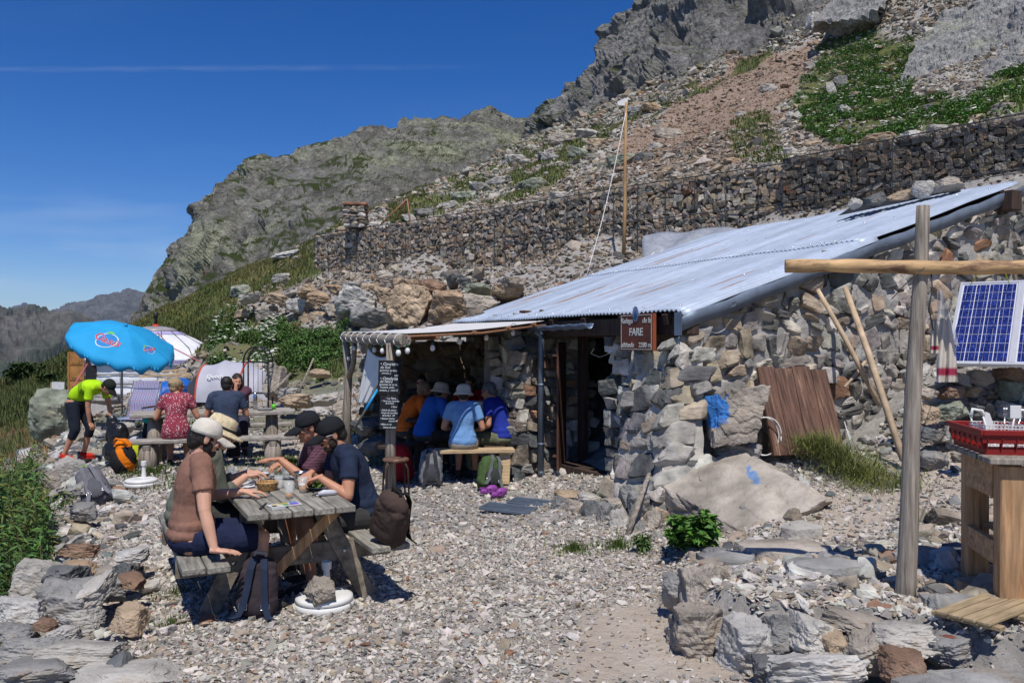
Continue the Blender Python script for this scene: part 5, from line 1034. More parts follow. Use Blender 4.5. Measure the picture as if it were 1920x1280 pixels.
# ================= vegetation
def leaves(m, base, h, n, L, wd, col, spread=1.0, droop=.4, r0=0.0, up=.5):
    """n leaf blades for each of the base points; base Nx3"""
    N = len(base); B_ = np.repeat(base, n, 0); k = len(B_); a = rng.uniform(0, 2*PI, k); el = rng.normal(up, .35, k)
    hh = rng.random(k)*np.repeat(np.broadcast_to(h, (N,)), n); st = B_+np.stack([np.cos(a)*r0, np.sin(a)*r0, hh], 1)
    d = np.stack([np.cos(a)*np.cos(el), np.sin(a)*np.cos(el), np.sin(el)], 1); ln = L*rng.uniform(.6, 1.3, k)[:, None]; sd = np.stack([-np.sin(a), np.cos(a), rng.normal(0, .4, k)], 1); sd = nrm(sd)*(wd*rng.uniform(.7, 1.2, k))[:, None]
    p1 = st+d*ln*.5; p2 = st+d*ln-np.stack([0*a, 0*a, droop*ln[:, 0]], 1)
    V = np.stack([st, p1-sd*.5, p2, p1+sd*.5], 1).reshape(-1, 3); F = np.arange(k*4).reshape(-1, 4)
    c = np.repeat(np.asarray(col)[None]*rng.uniform(.6, 1.4, (k, 1))*np.stack([rng.uniform(.8, 1.25, k), np.ones(k), rng.uniform(.7, 1.2, k)], 1), 4, 0); m.add(V, F, 0, np.clip(c, 0, 1))
def blades(m, x, y, h, w_, col, lean=.35):
    k = len(x); z = zg(x, y); a = rng.uniform(0, 2*PI, k); H_ = h*rng.uniform(.5, 1.3, k); ln = H_*rng.uniform(.1, lean, k)*1.5; b_ = np.stack([x, y, z-.01], 1); s_ = np.stack([-np.sin(a), np.cos(a), 0*a], 1)*(w_*rng.uniform(.6, 1.3, k))[:, None]
    t_ = b_+np.stack([np.cos(a)*ln, np.sin(a)*ln, H_], 1); V = np.stack([b_-s_*.5, b_+s_*.5, t_], 1).reshape(-1, 3)
    c = np.repeat(np.asarray(col)[None]*rng.uniform(.6, 1.4, (k, 1))*np.stack([rng.uniform(.8, 1.3, k), np.ones(k), rng.uniform(.7, 1.2, k)], 1), 3, 0); m.add(V, np.arange(k*3).reshape(-1, 3), 0, c)
def stuff(m, name, mt, label): o = m.build(name, mt); return tag(o, label, name.replace('_', ' '), kind='stuff')
# grass on the far meadow and slopes
def pg(thr): return lambda x, y: (covg(x, y)[0] > thr) & (np.abs(x) < y*.66)
m = MB(); x, y = scat(200000, (-32, -5), (30, 64), pg(.4)); k = fbm(np.stack([x*.2, y*.2, 0*x], 1), 3) > .08
blades(m, x[~k], y[~k], .20, .06, (.085, .105, .028)); blades(m, x[k], y[k], .22, .06, (.14, .14, .05)); stuff(m, 'meadow_grass', M_['leaf'], 'long yellowish green grass on the hillside below the crag')
m = MB(); x, y = scat(260000, (-12, 40), (20, 72), pg(.45)); wl = np.interp(x, [-9, 4, 7.7, 12, 16], [38.6, 26.6, 23.4, 18.8, 14.5]); k = y > wl+.6; x, y = x[k], y[k]
nz = fbm(np.stack([x*.35, y*.35, 0*x], 1), 3); g_ = nz > -.25
lush = inpoly(*proj(x, y, zg(x, y)), [(1470, 290), (1480, 160), (1560, 60), (1720, 60), (1720, 180), (1930, 90), (1930, 230), (1600, 300)])
kk = g_ & lush; n3 = fbm(np.stack([x*.9, y*.9, 0*x], 1), 4); k1 = kk & (n3 > -.12+rng.normal(0, .12, len(x))); leaves(m, np.stack([x[k1], y[k1], zg(x[k1], y[k1])], 1), .22, 4, .15, .07, (.10, .20, .045)); k2 = kk & (n3 <= .05); blades(m, x[k2], y[k2], .22, .06, (.13, .17, .05)); kk = ~lush
blades(m, x[kk], y[kk], .22, .07, (.09, .115, .03)); stuff(m, 'slope_grass', M_['leaf'], 'green herbs and grass in patches on the slope above the gabion')
m = MB(); kk = lush & (rng.random(len(x)) < .018); b_ = np.stack([x[kk], y[kk], zg(x[kk], y[kk])+.36], 1); m.inst(LO[:3], b_, np.full((len(b_), 3), .2)*A(1, 1, .35), rotsmall(len(b_), .2), np.full((len(b_), 3), .55)*A(1, 1, .85)); stuff(m, 'slope_flowers', M_['leaf'], 'creamy white flower heads dotted over the lush green slope')
# herb bank with white umbels behind yurt and tent
pb = [(392, 690), (392, 640), (400, 600), (470, 590), (560, 622), (640, 622), (655, 700), (600, 720), (560, 690), (520, 740), (470, 745), (430, 715)]
x, y = scat(90000, (-14, -3), (17, 36)); px_, py_ = proj(x, y, zg(x, y)); k = inpoly(px_+fbm(np.stack([x, y, 0*x], 1), 3)*20, py_, pb) & (fbm(np.stack([x*.8, y*.8, 0*x], 1), 3) > -.18); x, y = x[k], y[k]
m = MB(); n3 = fbm(np.stack([x*1.1, y*1.1, 0*x], 1), 4); k1 = n3 > -.1+rng.normal(0, .1, len(x)); leaves(m, np.stack([x[k1], y[k1], zg(x[k1], y[k1])], 1), .42, 5, .12, .05, (.085, .165, .04)); k2 = ~k1; blades(m, x[k2], y[k2], .3, .04, (.12, .15, .05)); stuff(m, 'herb_bank', M_['leaf'], 'dense bank of leafy green herbs behind the yurt and tent')
kk = (rng.random(len(x)) < .07) & (px_[k] < 520); b_ = np.stack([x[kk], y[kk], zg(x[kk], y[kk])+rng.uniform(.35, .6, kk.sum())], 1)
m = MB(); m.inst(LO[:4], b_, rng.uniform(.09, .2, (len(b_), 1))*A(1, 1, .3), rotsmall(len(b_), .25), np.full((len(b_), 3), .6)*A(.98, 1, .82)); stuff(m, 'white_umbels', M_['leaf'], 'white umbel flower heads standing above the herb bank')
# grass tufts in the yard
m = MB()
for cx, cy, r, n, h in [(-3.4, 12.6, .5, 2600, .14), (-4.9, 11.2, .5, 1800, .12), (-5.6, 10.3, .4, 900, .1), (-2.45, 6.0, .25, 500, .08), (-2.2, 5.35, .22, 500, .07), (-4.1, 10.8, .8, 1500, .12), (-2.9, 15.2, .9, 2500, .2), (-3.9, 16, .6, 1500, .15), (1.0, 9.0, .28, 1400, .12), (.7, 9.3, .25, 700, .09), (.55, 7.35, .16, 900, .12), (.95, 7.4, .18, 900, .12), (-7, 15, .7, 1500, .15), (-1.9, 13, .6, 900, .2), (3.6, 7.6, .12, 220, .16), (1.05, 4.85, .09, 120, .06), (-6.3, 16.5, .8, 1200, .15), (-8.5, 18.5, 1.2, 2200, .16), (-3.2, 9.6, .5, 500, .07)]:
    a = rng.uniform(0, 2*PI, n); q = np.abs(rng.normal(0, .5, n))*r; n2 = int(n*.45); q = q[:n2]; a = a[:n2]; q = q*(1+.6*np.sin(a*5)); blades(m, cx+np.cos(a)*q*1.3, cy+np.sin(a)*q*1.3, h*.7, .012 if cy < 10 else .02, (.07, .11, .025))
stuff(m, 'grass_tufts', M_['leaf'], 'small green grass tufts growing between the stones of the yard')
m = MB(); n = 3800; u = rng.random(n)**1.2; x = 3.08+u*.42+rng.normal(0, .09, n)*(1+u); y = 8.55-u*.85+rng.normal(0, .10, n)*(1+u); blades(m, x, y, .11+.05*np.sin(x*17)*np.sin(y*13), .007, (.14, .17, .05), lean=1.6); z_ = None
m.v[0][:, 2] += np.repeat(np.clip(.26*(1-u*1.2), 0, .3), 3); o = m.build('grass_clump', M_['leaf']); tag(o, 'thick hanging clump of green grass on the slab right of the plank hatch', 'grass', kind='stuff')
def herb(px, py, Y, h, n, L, wd, col, label, group=None, name='leafy_plant'):
    c = P(px, py, Y); c[2] = zgs(c[0], c[1]); m = MB(); r_ = h*.55
    b_ = []; 
    st = MB()
    for i in range(n):
        a = rng.uniform(0, 2*PI); q = r_*abs(rng.normal(0, .45)); tip = A(math.cos(a)*q*1.6, math.sin(a)*q*1.6, h*rng.uniform(.5, 1.05)); s0 = A(math.cos(a)*q*.5, math.sin(a)*q*.5, 0); st.tube([s0, s0*.5+tip*.5+UP*.02, tip], [.005, .004, .002], 4, col=(.08, .12, .03)); b_ += [tip*u+s0*(1-u) for u in (.45, .65, .8, .92, 1.0)]
    leaves(m, np.array(b_), .01, 7, L, wd, col, droop=.35, up=.3); r = root(name, tuple(c), label, 'plant', group); st.build('stems', M_['leaf'], r); m.build('leaves', M_['leaf'], r); return r
herb(1310, 1050, 6.75, .30, 34, .085, .05, (.08, .18, .03), 'bushy bright green herb growing at the foot of the slab boulder')
herb(1275, 1010, 7.05, .26, 12, .07, .05, (.08, .18, .03), 'small green herb with a whitish flower head beside the bushy herb')
herb(1205, 1030, 7.2, .12, 12, .07, .02, (.06, .11, .03), 'low grassy green plant under the leaning stick')
for i, (px, py, Y, h) in enumerate([(45, 693, 42, .9), (95, 700, 40, .5)]): herb(px, py, Y, h, 60, .3, .14, (.04, .07, .02), ['round dark green shrub on the meadow left of the yurt', 'small dark shrub just left of the yurt door'][i], name='shrub')
# willowherb stems at left rim
def fireweed(x, y, h, label, flower=False):
    z = zgs(x, y); r = root('tall_weed', (x, y, z), label, 'plant', 'tall weeds along the left rim'); lean = rng.normal(0, .09, 2); st = MB(); m = MB(); b_ = []
    for s_ in range(3):
        o_ = A(rng.normal(0, .07), rng.normal(0, .07), 0); hh = h*rng.uniform(.7, 1.05); P_ = [o_+A(lean[0]*hh*u**2+.03*math.sin(u*5+s_), lean[1]*hh*u**2, hh*u) for u in np.linspace(0, 1, 8)]; st.tube(P_, np.linspace(.006, .002, 8), 5, col=(.13, .10, .05)); 
        for u in np.linspace(.12, 1, int(hh*38)): i = u*7; j = min(int(i), 6); b_.append(P_[j]*(1-(i-j))+P_[j+1]*(i-j))
    leaves(m, np.array(b_), .005, 3, .125, .020, tuple(A(.085, .17, .05)*A(rng.uniform(.8, 1.7), rng.uniform(.75, 1.1), .8)), droop=.25, up=.35); st.build('stems', M_['leaf'], r); m.build('leaves', M_['leaf'], r)
    if flower: q = MB(); b2 = np.array(b_[-8:]); q.inst(LO[:2], b2+UP*.05, np.full((len(b2), 3), .03), rotm(len(b2)), np.tile(A(.35, .05, .32), (len(b2), 1))); q.build('flowers', M_['leaf'], r)
fw = [(-3.45, 6.0, .75), (-3.75, 6.5, .8), (-3.95, 6.9, .9), (-3.7, 6.1, .6), (-4.3, 7.4, .95), (-4.1, 6.7, .8), (-4.6, 7.9, 1.0), (-4.55, 7.3, .85), (-4.9, 8.4, .95), (-5.2, 9.0, .95), (-4.9, 7.8, 1.0), (-5.5, 9.4, 1.0), (-5.4, 8.7, 1.1), (-5.9, 10.2, .9), (-5.8, 9.4, 1.2), (-4.4, 6.6, .9), (-4.0, 6.0, .85), (-5.0, 7.2, .8), (-5.5, 8.0, .9), (-6.1, 9.2, .9), (-6.4, 10.4, .8), (-3.75, 5.6, .6), (-5.1, 8.9, .7), (-4.75, 8.2, .7)]
pos_w = ['closest to the camera', 'near the whitish rim stone', 'taller than its neighbours', 'low and bushy', 'beside the grey gap in the stones', 'leaning out over the slope', 'right where the rim bends', 'half hidden behind others', 'in the middle of the row', 'in front of the bending man', 'arching to the left', 'near the pale stone by the man', 'dense and upright', 'farthest along the rim', 'standing far back and tall', 'down the slope at the left', 'low down at the left edge', 'far left, middle height', 'far left, upper height', 'uppermost at the frame edge', 'highest at the left edge', 'shortest by the rusty stone', 'short, beside the row middle', 'short, next to the pale stone']
for i, ((x, y, h), l) in enumerate(zip(fw, pos_w)): fireweed(x, y, h*1.0, 'tall narrow leaved weed of the left rim, '+l+(', with purple flowers' if i in (18, 19, 20) else ''), i in (18, 19, 20))
m = MB(); x, y = scat(38000, (-9, -3.2), (4.6, 13), lambda x, y: (x < rimx(y)-.25)); k = x < rimx(y)-.1
bn = fbm(np.stack([x*.9, y*.9, 0*x], 1), 3); dry = (bn > .1) | ((y < 7.2) & (x > -5.2) & (rng.random(len(x)) < .5))
blades(m, x[~dry], y[~dry], .38, .018, (.065, .10, .025), .5); blades(m, x[dry], y[dry], .30, .014, (.22, .14, .07), .5)
kk = rng.random(len(x)) < .22; leaves(m, np.stack([x[kk], y[kk], zg(x[kk], y[kk])], 1), .45, 5, .09, .028, (.055, .105, .025)); stuff(m, 'rim_undergrowth', M_['leaf'], 'mixed green and reddish grass and weeds dropping away at the left rim')
m = MB(); x, y = scat(60000, (-20, -6), (13, 32), lambda x, y: (x < rimx(y)-.25)); kq = fbm(np.stack([x*.6, y*.6, 0*x], 1), 3) > 0; blades(m, x[kq], y[kq], .28, .03, (.09, .11, .035), .6); blades(m, x[~kq], y[~kq], .22, .03, (.22, .16, .08), .6); stuff(m, 'rim_undergrowth', M_['leaf'], 'rough grass below the far part of the left rim')
m = MB(); x, y = scat(50000, (-27, -13), (31, 47), lambda x, y: (x < np.interp(y, [30, 47], [-17, -13]))); blades(m, x, y, .4, .07, (.075, .10, .03), .5); stuff(m, 'meadow_grass', M_['leaf'], 'grassy hump left of the yurt')
# ================= people
def remesh(m, voxel, smooth=4, fold=0, fs=12, seed=0, stretch=(1, 1, .6)):
    V = np.concatenate(m.v); me = bpy.data.meshes.new('t'); F = [list(map(int, q)) for f in m.f for q in f]
    me.from_pydata(V.tolist(), [], F); me.update(); o = bpy.data.objects.new('t', me); C.objects.link(o)
    md = o.modifiers.new('r', 'REMESH'); md.mode = 'VOXEL'; md.voxel_size = voxel; md.adaptivity = 0
    if smooth: sm = o.modifiers.new('s', 'SMOOTH'); sm.factor = .5; sm.iterations = smooth
    bpy.context.view_layer.update(); ev = o.evaluated_get(bpy.context.evaluated_depsgraph_get()); m2 = bpy.data.meshes.new_from_object(ev)
    n = len(m2.vertices); co = np.empty(n*3, 'f'); m2.vertices.foreach_get('co', co); nr = np.empty(n*3, 'f'); m2.vertices.foreach_get('normal', nr); co = co.reshape(-1, 3).astype(float); nr = nr.reshape(-1, 3)
    lv = np.empty(len(m2.loops), 'i'); m2.loops.foreach_get('vertex_index', lv); F = lv.reshape(-1, 4)
    if fold:
        q = co*fs*A(*stretch)+seed*7.7; w_ = np.stack([fbm(q*.4+3, 2), fbm(q*.4+9, 2), fbm(q*.4+5, 2)], 1); co = co+nr*(fold*(ridged(q+w_*1.6, 2)*1.0+fbm(q*.5+1, 2)*.7))[:, None]
    bpy.data.objects.remove(o); bpy.data.meshes.remove(me); bpy.data.meshes.remove(m2); return co, F
def ik(a, t, l1, l2, pole):
    a, t = np.asarray(a, float), np.asarray(t, float); d = t-a; L = np.linalg.norm(d); mx_ = (l1+l2)*.995
    if L > mx_: t = a+d/L*mx_; d = t-a; L = mx_
    u = d/L; x = (l1*l1-l2*l2+L*L)/(2*L); h = math.sqrt(max(l1*l1-x*x, 0)); p = np.asarray(pole, float); p = nrm(p-u*(p@u)); return a+u*x+p*h, t
def hand(m, w_, d, n, side, curl=.5, spread=.1, s=1.0, thumb=.6):
    """w_ wrist, d finger direction, n back-of-hand normal, side: unit towards the thumb"""
    d = nrm(d); n = nrm(n-d*(np.asarray(n)@d)); sd = np.cross(d, n); sd = sd*(1 if sd@np.asarray(side) > 0 else -1); R = np.stack([sd, d, n], 1)
    m.ell(w_+d*.05*s, A(.041, .052, .0155)*s, R, 12); m.ell(w_+d*.035*s+sd*.02*s-n*.004, A(.022, .036, .016)*s, R, 10); m.ell(w_+d*.075*s+n*.001, A(.040, .022, .013)*s, R, 10)
    m.tube([w_-d*.03, w_+d*.03*s], [.026*s, .028*s], 10, flat=.72, up=tuple(n))
    for i, (o, L, r) in enumerate([(.030, .072, .0092), (.010, .081, .0092), (-.011, .075, .0088), (-.030, .058, .0078)]):
        p = w_+d*(.084-.004*abs(i-1))*s+sd*o*s; a = 0; dd = nrm(d+sd*spread*(o/.03)*.8); q = [p]; rr = [r*s]
        c_ = curl*(1+.12*(i-1))
        for k, (f, b_) in enumerate(((.46, .55), (.30, .95), (.24, .7))):
            a += c_*b_; v = dd*math.cos(a)-n*math.sin(a); p = p+v*L*f*s; q.append(p); rr.append(r*s*(1-.07*(k+1)))
        m.tube(q, rr, 8); m.ell(q[-1], [rr[-1]]*3, n=6); [m.ell(z_, [r_*1.04]*3, n=6) for z_, r_ in zip(q[:-1], rr)]
    b0 = w_+d*.028*s+sd*.030*s-n*.006; v1 = nrm(sd*.75+d*.75-n*.35*thumb); v2 = nrm(sd*.25+d*.95-n*.55*thumb); q = [b0, b0+v1*.040*s, b0+v1*.040*s+v2*.032*s, b0+v1*.04*s+v2*.032*s+nrm(d-sd*.1-n*.6*thumb)*.02*s]
    m.tube(q, [.0135*s, .0110*s, .0098*s, .008*s], 8); [m.ell(z_, [r_*s]*3, n=6) for z_, r_ in zip(q, (.0135, .0112, .0098, .008))]
SKIN = {}
def person(label, loc, rz, hipz=.56, lean=10, headp=-8, heady=0, hl=None, hr=None, fl=None, fr_=None, vox=.009, s=1.0, skin='skin_tan', shirt=(.05, .06, .1), sleeve=.55, bottom=(.02, .025, .05), legs='shorts', shoe=(.05, .05, .05),
           hair=(.02, .015, .012), hairstyle='short', hat=None, hatcol=(.5, .5, .5), glasses=None, beard=None, cdl=None, cdr=None, curl=(.45, .45), hn=None, elb=(0, -.3, -1), female=False, shirtmat='cloth', seatlean=None, name='person', hd=None, kneeout=.0, hatmat='cloth', eyes=True, sidebend=0, group=None, torso=1.0, shirtlow=.08):
    r = root(name, tuple(loc), label, 'person', group, rz=rz); ln = math.radians(lean); B = MB()
    hip = A(0, 0, hipz); mid = hip+A(sidebend*.3, math.sin(ln*.6)*.24, math.cos(ln*.6)*.24)*torso; a2 = ln*1.35; nk = mid+A(sidebend*.7, math.sin(a2)*.285, math.cos(a2)*.285)*torso
    # torso centre line
    P0 = hip-A(0, 0, .10); u = np.linspace(0, 1, 12); cl = np.array([(1-t)**2*hip+2*t*(1-t)*(mid+(mid-(hip+nk)/2)*.9)+t*t*nk for t in u]); cl = np.concatenate([[P0], cl]) if lean < 50 else cl
    wx = np.interp(np.linspace(0, 1, len(cl)), [0, .12, .3, .48, .7, .86, .94, 1], [.10, .165, .155, .138 if not female else .122, .165 if not female else .145, .165 if not female else .145, .12, .062])
    dp = np.interp(np.linspace(0, 1, len(cl)), [0, .12, .3, .48, .7, .86, .94, 1], [.08, .120, .118, .100, .118, .105, .085, .058])
    def torso_tube(m, g, lo=0, hi=None): k = slice(lo, hi); g = g+0*wx; m.tube(cl[k], (wx+g)[k], 22, flat=(dp[k]+g[k])/(wx[k]+g[k]), up=(0, 1, 0))
    torso_tube(B, 0); hw = .168 if female else .188
    td = nrm(nk-mid); xx = A(1, 0, 0); fw = np.cross(td, xx)*-1; fw = fw if fw[1] > 0 or lean > 60 else -fw; fw = np.cross(td, xx); fw = -fw if fw@A(0, 1, 0.01) < 0 and lean < 80 else fw
    shl, shr = nk-td*.055-xx*hw, nk-td*.055+xx*hw; hjl, hjr = hip-xx*.09-A(0, 0, .02), hip+xx*.09-A(0, 0, .02)
    sk = B
    T = {}
    for nm, sh, tgt, sg in (('l', shl, hl, -1), ('r', shr, hr, 1)):
        tgt = A(*tgt) if tgt is not None else sh+A(sg*.1, .1, -.5); pole = A(elb[0]+sg*.45, elb[1], elb[2]); el, wr = ik(sh, tgt, .285, .255, pole); T[nm] = (sh, el, wr)
        B.ell(sh, (.056, .056, .056), n=10); B.tube([sh, (sh*.5+el*.5), el], [.052, .050, .040], 12); B.ell(el, [.038]*3, n=8); B.tube([el, el*.65+wr*.35, wr], [.038, .040, .0255], 12)
        B.tube([nk-td*.02, sh+td*.03], [.058, .05], 10)
    bd = nrm(T['l'][2]-T['l'][1]), nrm(T['r'][2]-T['r'][1])
    hand(B, T['l'][2], cdl if cdl is not None else bd[0], A(*(hn or ((0, -.25, 1),)*2)[0]) if hn else A(0, -.2, 1), A(1, 0, .3), curl[0]); hand(B, T['r'][2], cdr if cdr is not None else bd[1], A(*hn[1]) if hn else A(0, -.2, 1), A(-1, 0, .3), curl[1])
    L_ = {}
    for nm, hj, ft, sg in (('l', hjl, fl, -1), ('r', hjr, fr_, 1)):
        ft = A(*ft); kn, an = ik(hj, ft+A(0, 0, .09), .44, .43, A(sg*kneeout, 1, .6)); L_[nm] = (hj, kn, an)
        B.ell(hj, (.095, .10, .10), n=12); B.tube([hj, hj*.5+kn*.5, kn], [.092, .076, .056], 14); B.ell(kn, [.057]*3, n=10); B.tube([kn, kn*.7+an*.3+A(0, -.012, 0), kn*.3+an*.7, an], [.054, .058, .042, .036], 12)
        B.ell(an+A(0, .05, -.05), (.04, .11, .035), n=10)
    # head
    hdc = nk+td*.06+A(0, .022, .036)
    if lean > 50: hdc = nk+td*.13+A(0, 0, -.03)
    hp_ = math.radians(headp); Hf = Rz(math.radians(heady))@Rx(hp_); hdc = hdc+A(0, .01, .02)
    if hd is not None: hdc = hdc+A(*hd)
    B.tube([nk-td*.04, hdc+Hf@A(0, -.025, -.04)], [.060, .052], 14)
    hh = lambda q: hdc+Hf@A(*q)
    for c, rr in [((0, -.012, .032), (.074, .094, .086)), ((0, .022, -.028), (.060, .068, .082)), ((0, .052, -.082), (.036, .036, .030)), ((0, .045, -.065), (.047, .042, .036)), ((0, .085, .028), (.046, .012, .010)), ((.034, .070, -.02), (.022, .02, .022)), ((-.034, .070, -.02), (.022, .02, .022)), ((0, .088, -.052), (.022, .010, .006)), ((0, .087, -.063), (.019, .010, .007)), ((0, .083, -.088), (.018, .014, .014))]: B.ell(hh(c), rr, Hf, 12)
    B.tube([hh((0, .088, .022)), hh((0, .100, 0)), hh((0, .112, -.022))], [.008, .010, .012], 8); B.ell(hh((0, .108, -.026)), (.016, .013, .010), Hf, 8)
    for sg in (-1, 1): B.ell(hh((sg*.074, -.005, -.004)), (.009, .020, .032), Hf, 8); B.ell(hh((sg*.078, -.010, .014)), (.008, .015, .016), Hf, 6)
    sc = lambda V: V*A(s, s, s)
    V, F = remesh(B, vox if vox > .006 else .0042, 2 if vox > .006 else 3); m = MB(); m.add(sc(V), F, 0, smooth=True); body = m.build('body', M_[skin], r)
    cv = vox*1.15
    # shirt
    m = MB(); torso_tube(m, .015, 1 if legs != 'dress' and lean < 50 else 0, None); m.ell(nk-td*.035, (.085, .078, .045), np.stack([xx, np.cross(td, xx), td], 1), n=12); 
    for nm, sg in (('l', -1), ('r', 1)):
        sh, el, wr = T[nm]; m.ell(sh, (.067, .069, .066), n=12); m.tube([nk-td*.03, sh+td*.015], [.072, .068], 12); m.tube([nk-td*.09, sh-td*.05], [.08, .066], 12)
        if sleeve <= 1: e = sh+(el-sh)*sleeve; m.tube([sh, e], [.066, .063 if sleeve < .8 else .055], 16)
        else: e = el+(wr-el)*(sleeve-1); m.tube([sh, sh*.5+el*.5, el], [.072, .064, .058], 14); m.ell(el, [.057]*3, n=10); m.tube([el, e], [.052, .044 if sleeve > 1.6 else .05], 14)
    if lean < 50: m.ell(hip+A(0, .0, .015), (.189, .150, shirtlow), n=14); m.ell(hip+A(0, .01, .08), (.182, .146, .10), n=14)
    V, F = remesh(m, cv, 4, .0105 if vox < .0065 else .008, 6.5, seed=len(bpy.data.objects) % 13); m = MB(); m.add(sc(V), F, 0, np.asarray(shirt if not callable(shirt) else shirt(V)), smooth=True); m.build('shirt' if legs != 'dress' else 'dress', M_[shirtmat], r)
    # bottoms
    m = MB(); m.ell(hip+A(0, 0, -.03), (.188, .145, .10), n=14); torso_tube(m, .006, 0, 4); m.ell(hip+A(0, .01, .04), (.170, .130, .08), n=12)
    for nm in 'lr':
        hj, kn, an = L_[nm]; f = {'shorts': .93, 'long': 1.9, 'capri': 1.35, 'dress': .8}[legs]
        if f <= 1: m.tube([hj, hj+(kn-hj)*f*.5, hj+(kn-hj)*f], [.112, .10, .088], 16)
        else: m.tube([hj, kn*.5+hj*.5, kn], [.11, .094, .075], 16); m.ell(kn, [.075]*3, n=10); m.tube([kn, kn+(an-kn)*(f-1)], [.074, .062], 14)
    V, F = remesh(m, cv*1.1, 4, .006, 8, seed=5); m = MB(); m.add(sc(V), F, 0, np.asarray(bottom), smooth=True); m.build({'shorts': 'shorts', 'long': 'trousers', 'capri': 'trousers', 'dress': 'skirt'}[legs], M_[shirtmat if legs == 'dress' else 'cloth'], r)
    for nm in 'lr':
        hj, kn, an = L_[nm]; m = MB(); c = an+A(0, .055, -.045); m.ell(c, (.048, .135, .045), n=12); m.ell(an+A(0, -.01, -.02), (.045, .055, .06), n=10); m.box(an+A(0, .052, -.082), (.085, .27, .022), b=.01); V = np.concatenate(m.v)
        m.v = [sc(v) for v in m.v]; m.c = [np.broadcast_to(np.asarray(shoe, float), (len(v), 3)) for v in m.v]; m.build('shoe', M_['cloth'], r)
    # hair
    if hairstyle:
        m = MB(); m.ell(hh((0, -.026, .042 if not hat else .026)), (.082, .098, .088) if not hat else (.078, .092, .078), Hf, 16); m.ell(hh((0, -.055, -.02)), (.066, .062, .062), Hf, 12)
        if hairstyle == 'mid': m.ell(hh((0, -.058, -.040)), (.066, .046, .058), Hf, 12); [m.ell(hh((sg*.064, -.028, -.012)), (.014, .034, .034), Hf, 10) for sg in (-1, 1)]
        if hairstyle == 'bun': m.ell(hh((0, -.10, .055)), (.04, .045, .04), Hf, 10); m.ell(hh((0, -.03, .045)), (.088, .1, .09), Hf, 14)
        if hairstyle == 'long': m.ell(hh((0, -.06, -.08)), (.08, .06, .13), Hf, 12); [m.ell(hh((sg*.07, .0, -.05)), (.02, .045, .09), Hf, 10) for sg in (-1, 1)]
        V, F = remesh(m, max(.006, cv*.7), 2, .006, 26, stretch=(1.5, 1.5, .35)); m = MB(); m.add(sc(V), F, 0, hair, smooth=True); m.build('hair', M_['hair'], r)
    if beard:
        m = MB(); m.ell(hh((0, .050, -.082)), (.046, .046, .040), Hf, 12); [m.ell(hh((sg*.050, .024, -.048)), (.014, .034, .042), Hf, 8) for sg in (-1, 1)]; m.ell(hh((0, .096, -.043)), (.028, .012, .008), Hf, 8)
        V, F = remesh(m, .006, 2, .003, 60); m = MB(); m.add(sc(V), F, 0, beard, smooth=True); m.build('beard', M_['hair'], r)
    if glasses:
        m = MB()
        for sg in (-1, 1): m.ell(hh((sg*.032, .094, .012)), (.027, .008, .018), Hf@Rz(-sg*.25), 10, col=glasses); m.tube([hh((sg*.060, .088, .016)), hh((sg*.080, .03, .014)), hh((sg*.082, -.01, .005))], .003, 6, col=glasses[:3] if glasses != (.02, .06, .4) else (.5, .5, .5))
        m.tube([hh((-.010, .105, .018)), hh((.010, .105, .018))], .003, 6, col=glasses); m.v = [sc(v) for v in m.v]; m.build('sunglasses', M_['gloss'], r)
    elif eyes:
        for sg in (-1, 1):
            m = MB(); m.ell(hh((sg*.031, .0775, .010)), (.0125,)*3, Hf, 10, col=(.6, .57, .54)); m.ell(hh((sg*.031, .0865, .010)), (.0055, .004, .0055), Hf, 8, col=(.03, .02, .015)); m.v = [sc(v) for v in m.v]; m.build('eye', M_['gloss'], r)
    if hat:
        m = MB(); th = np.linspace(0, 1, 9)
        if hat == 'cap':
            prof = [(.001, .133), (.028, .131), (.050, .122), (.067, .106), (.079, .080), (.085, .050), (.086, .024)]
            m.lathe([(a, b_) for a, b_ in prof[::-1]], 26, (0, 0, 0), None, sx=1, sy=1.19); m.v[-1] = m.v[-1]+A(0, -.014, -.002); m.ell((0, -.014, .136), (.008, .008, .005), n=6)
            G = np.zeros((10, 13, 3))
            for i in range(10):
                for j in range(13):
                    u, v = i/9, (j/12-.5)*2; G[i, j] = (v*.080*(1-.12*u**2), .055+(.110-.05*v*v)*u+.035*math.sqrt(max(0, 1-v*v*.97)), .040-.018*u*1.0-.022*v*v-(.012*u*u))
            m.grid(G, thick=.003)
        elif hat == 'straw':
            prof = [(.165, .012), (.158, .018), (.13, .024), (.106, .032), (.098, .045), (.093, .085), (.085, .118), (.055, .130), (.001, .122)]
            m.lathe(prof, 30, (0, -.012, 0), sy=1.12); m.lathe([(.160, .008), (.167, .010), (.165, .016)], 30, (0, -.012, 0), sy=1.12); m.lathe([(.101, .038), (.0985, .060)], 30, (0, -.012, .001), sy=1.125, col=A(.02, .02, .02)/A(*hatcol))
        else:
            prof = [(.132, -.012), (.118, .012), (.100, .034), (.096, .045), (.092, .085), (.078, .118), (.045, .134), (.001, .137)]
            m.lathe(prof, 26, (0, -.012, 0), sy=1.12)
        m.v = [sc(hdc+(v@Hf.T)) for v in m.v]; m.c = [c*A(*hatcol) for c in m.c]; o = m.build('hat' if hat != 'cap' else 'cap', M_[hatmat], r)
        md = o.modifiers.new('solid', 'SOLIDIFY'); md.thickness = .004; md.offset = 1
    r['_h'] = 0; del r['_h']; return r, T, hdc, Hf, nk
mk('hair', (1, 1, 1), .55, attr=True, var=.4, scale=30, stretch=(3, 3, .4), bump=.8, bscale=60, bdist=.004, spec=.4)
mk('straw', (1, 1, 1), .8, attr=True, var=.3, scale=40, bump=.8, bscale=110, bdist=.004)
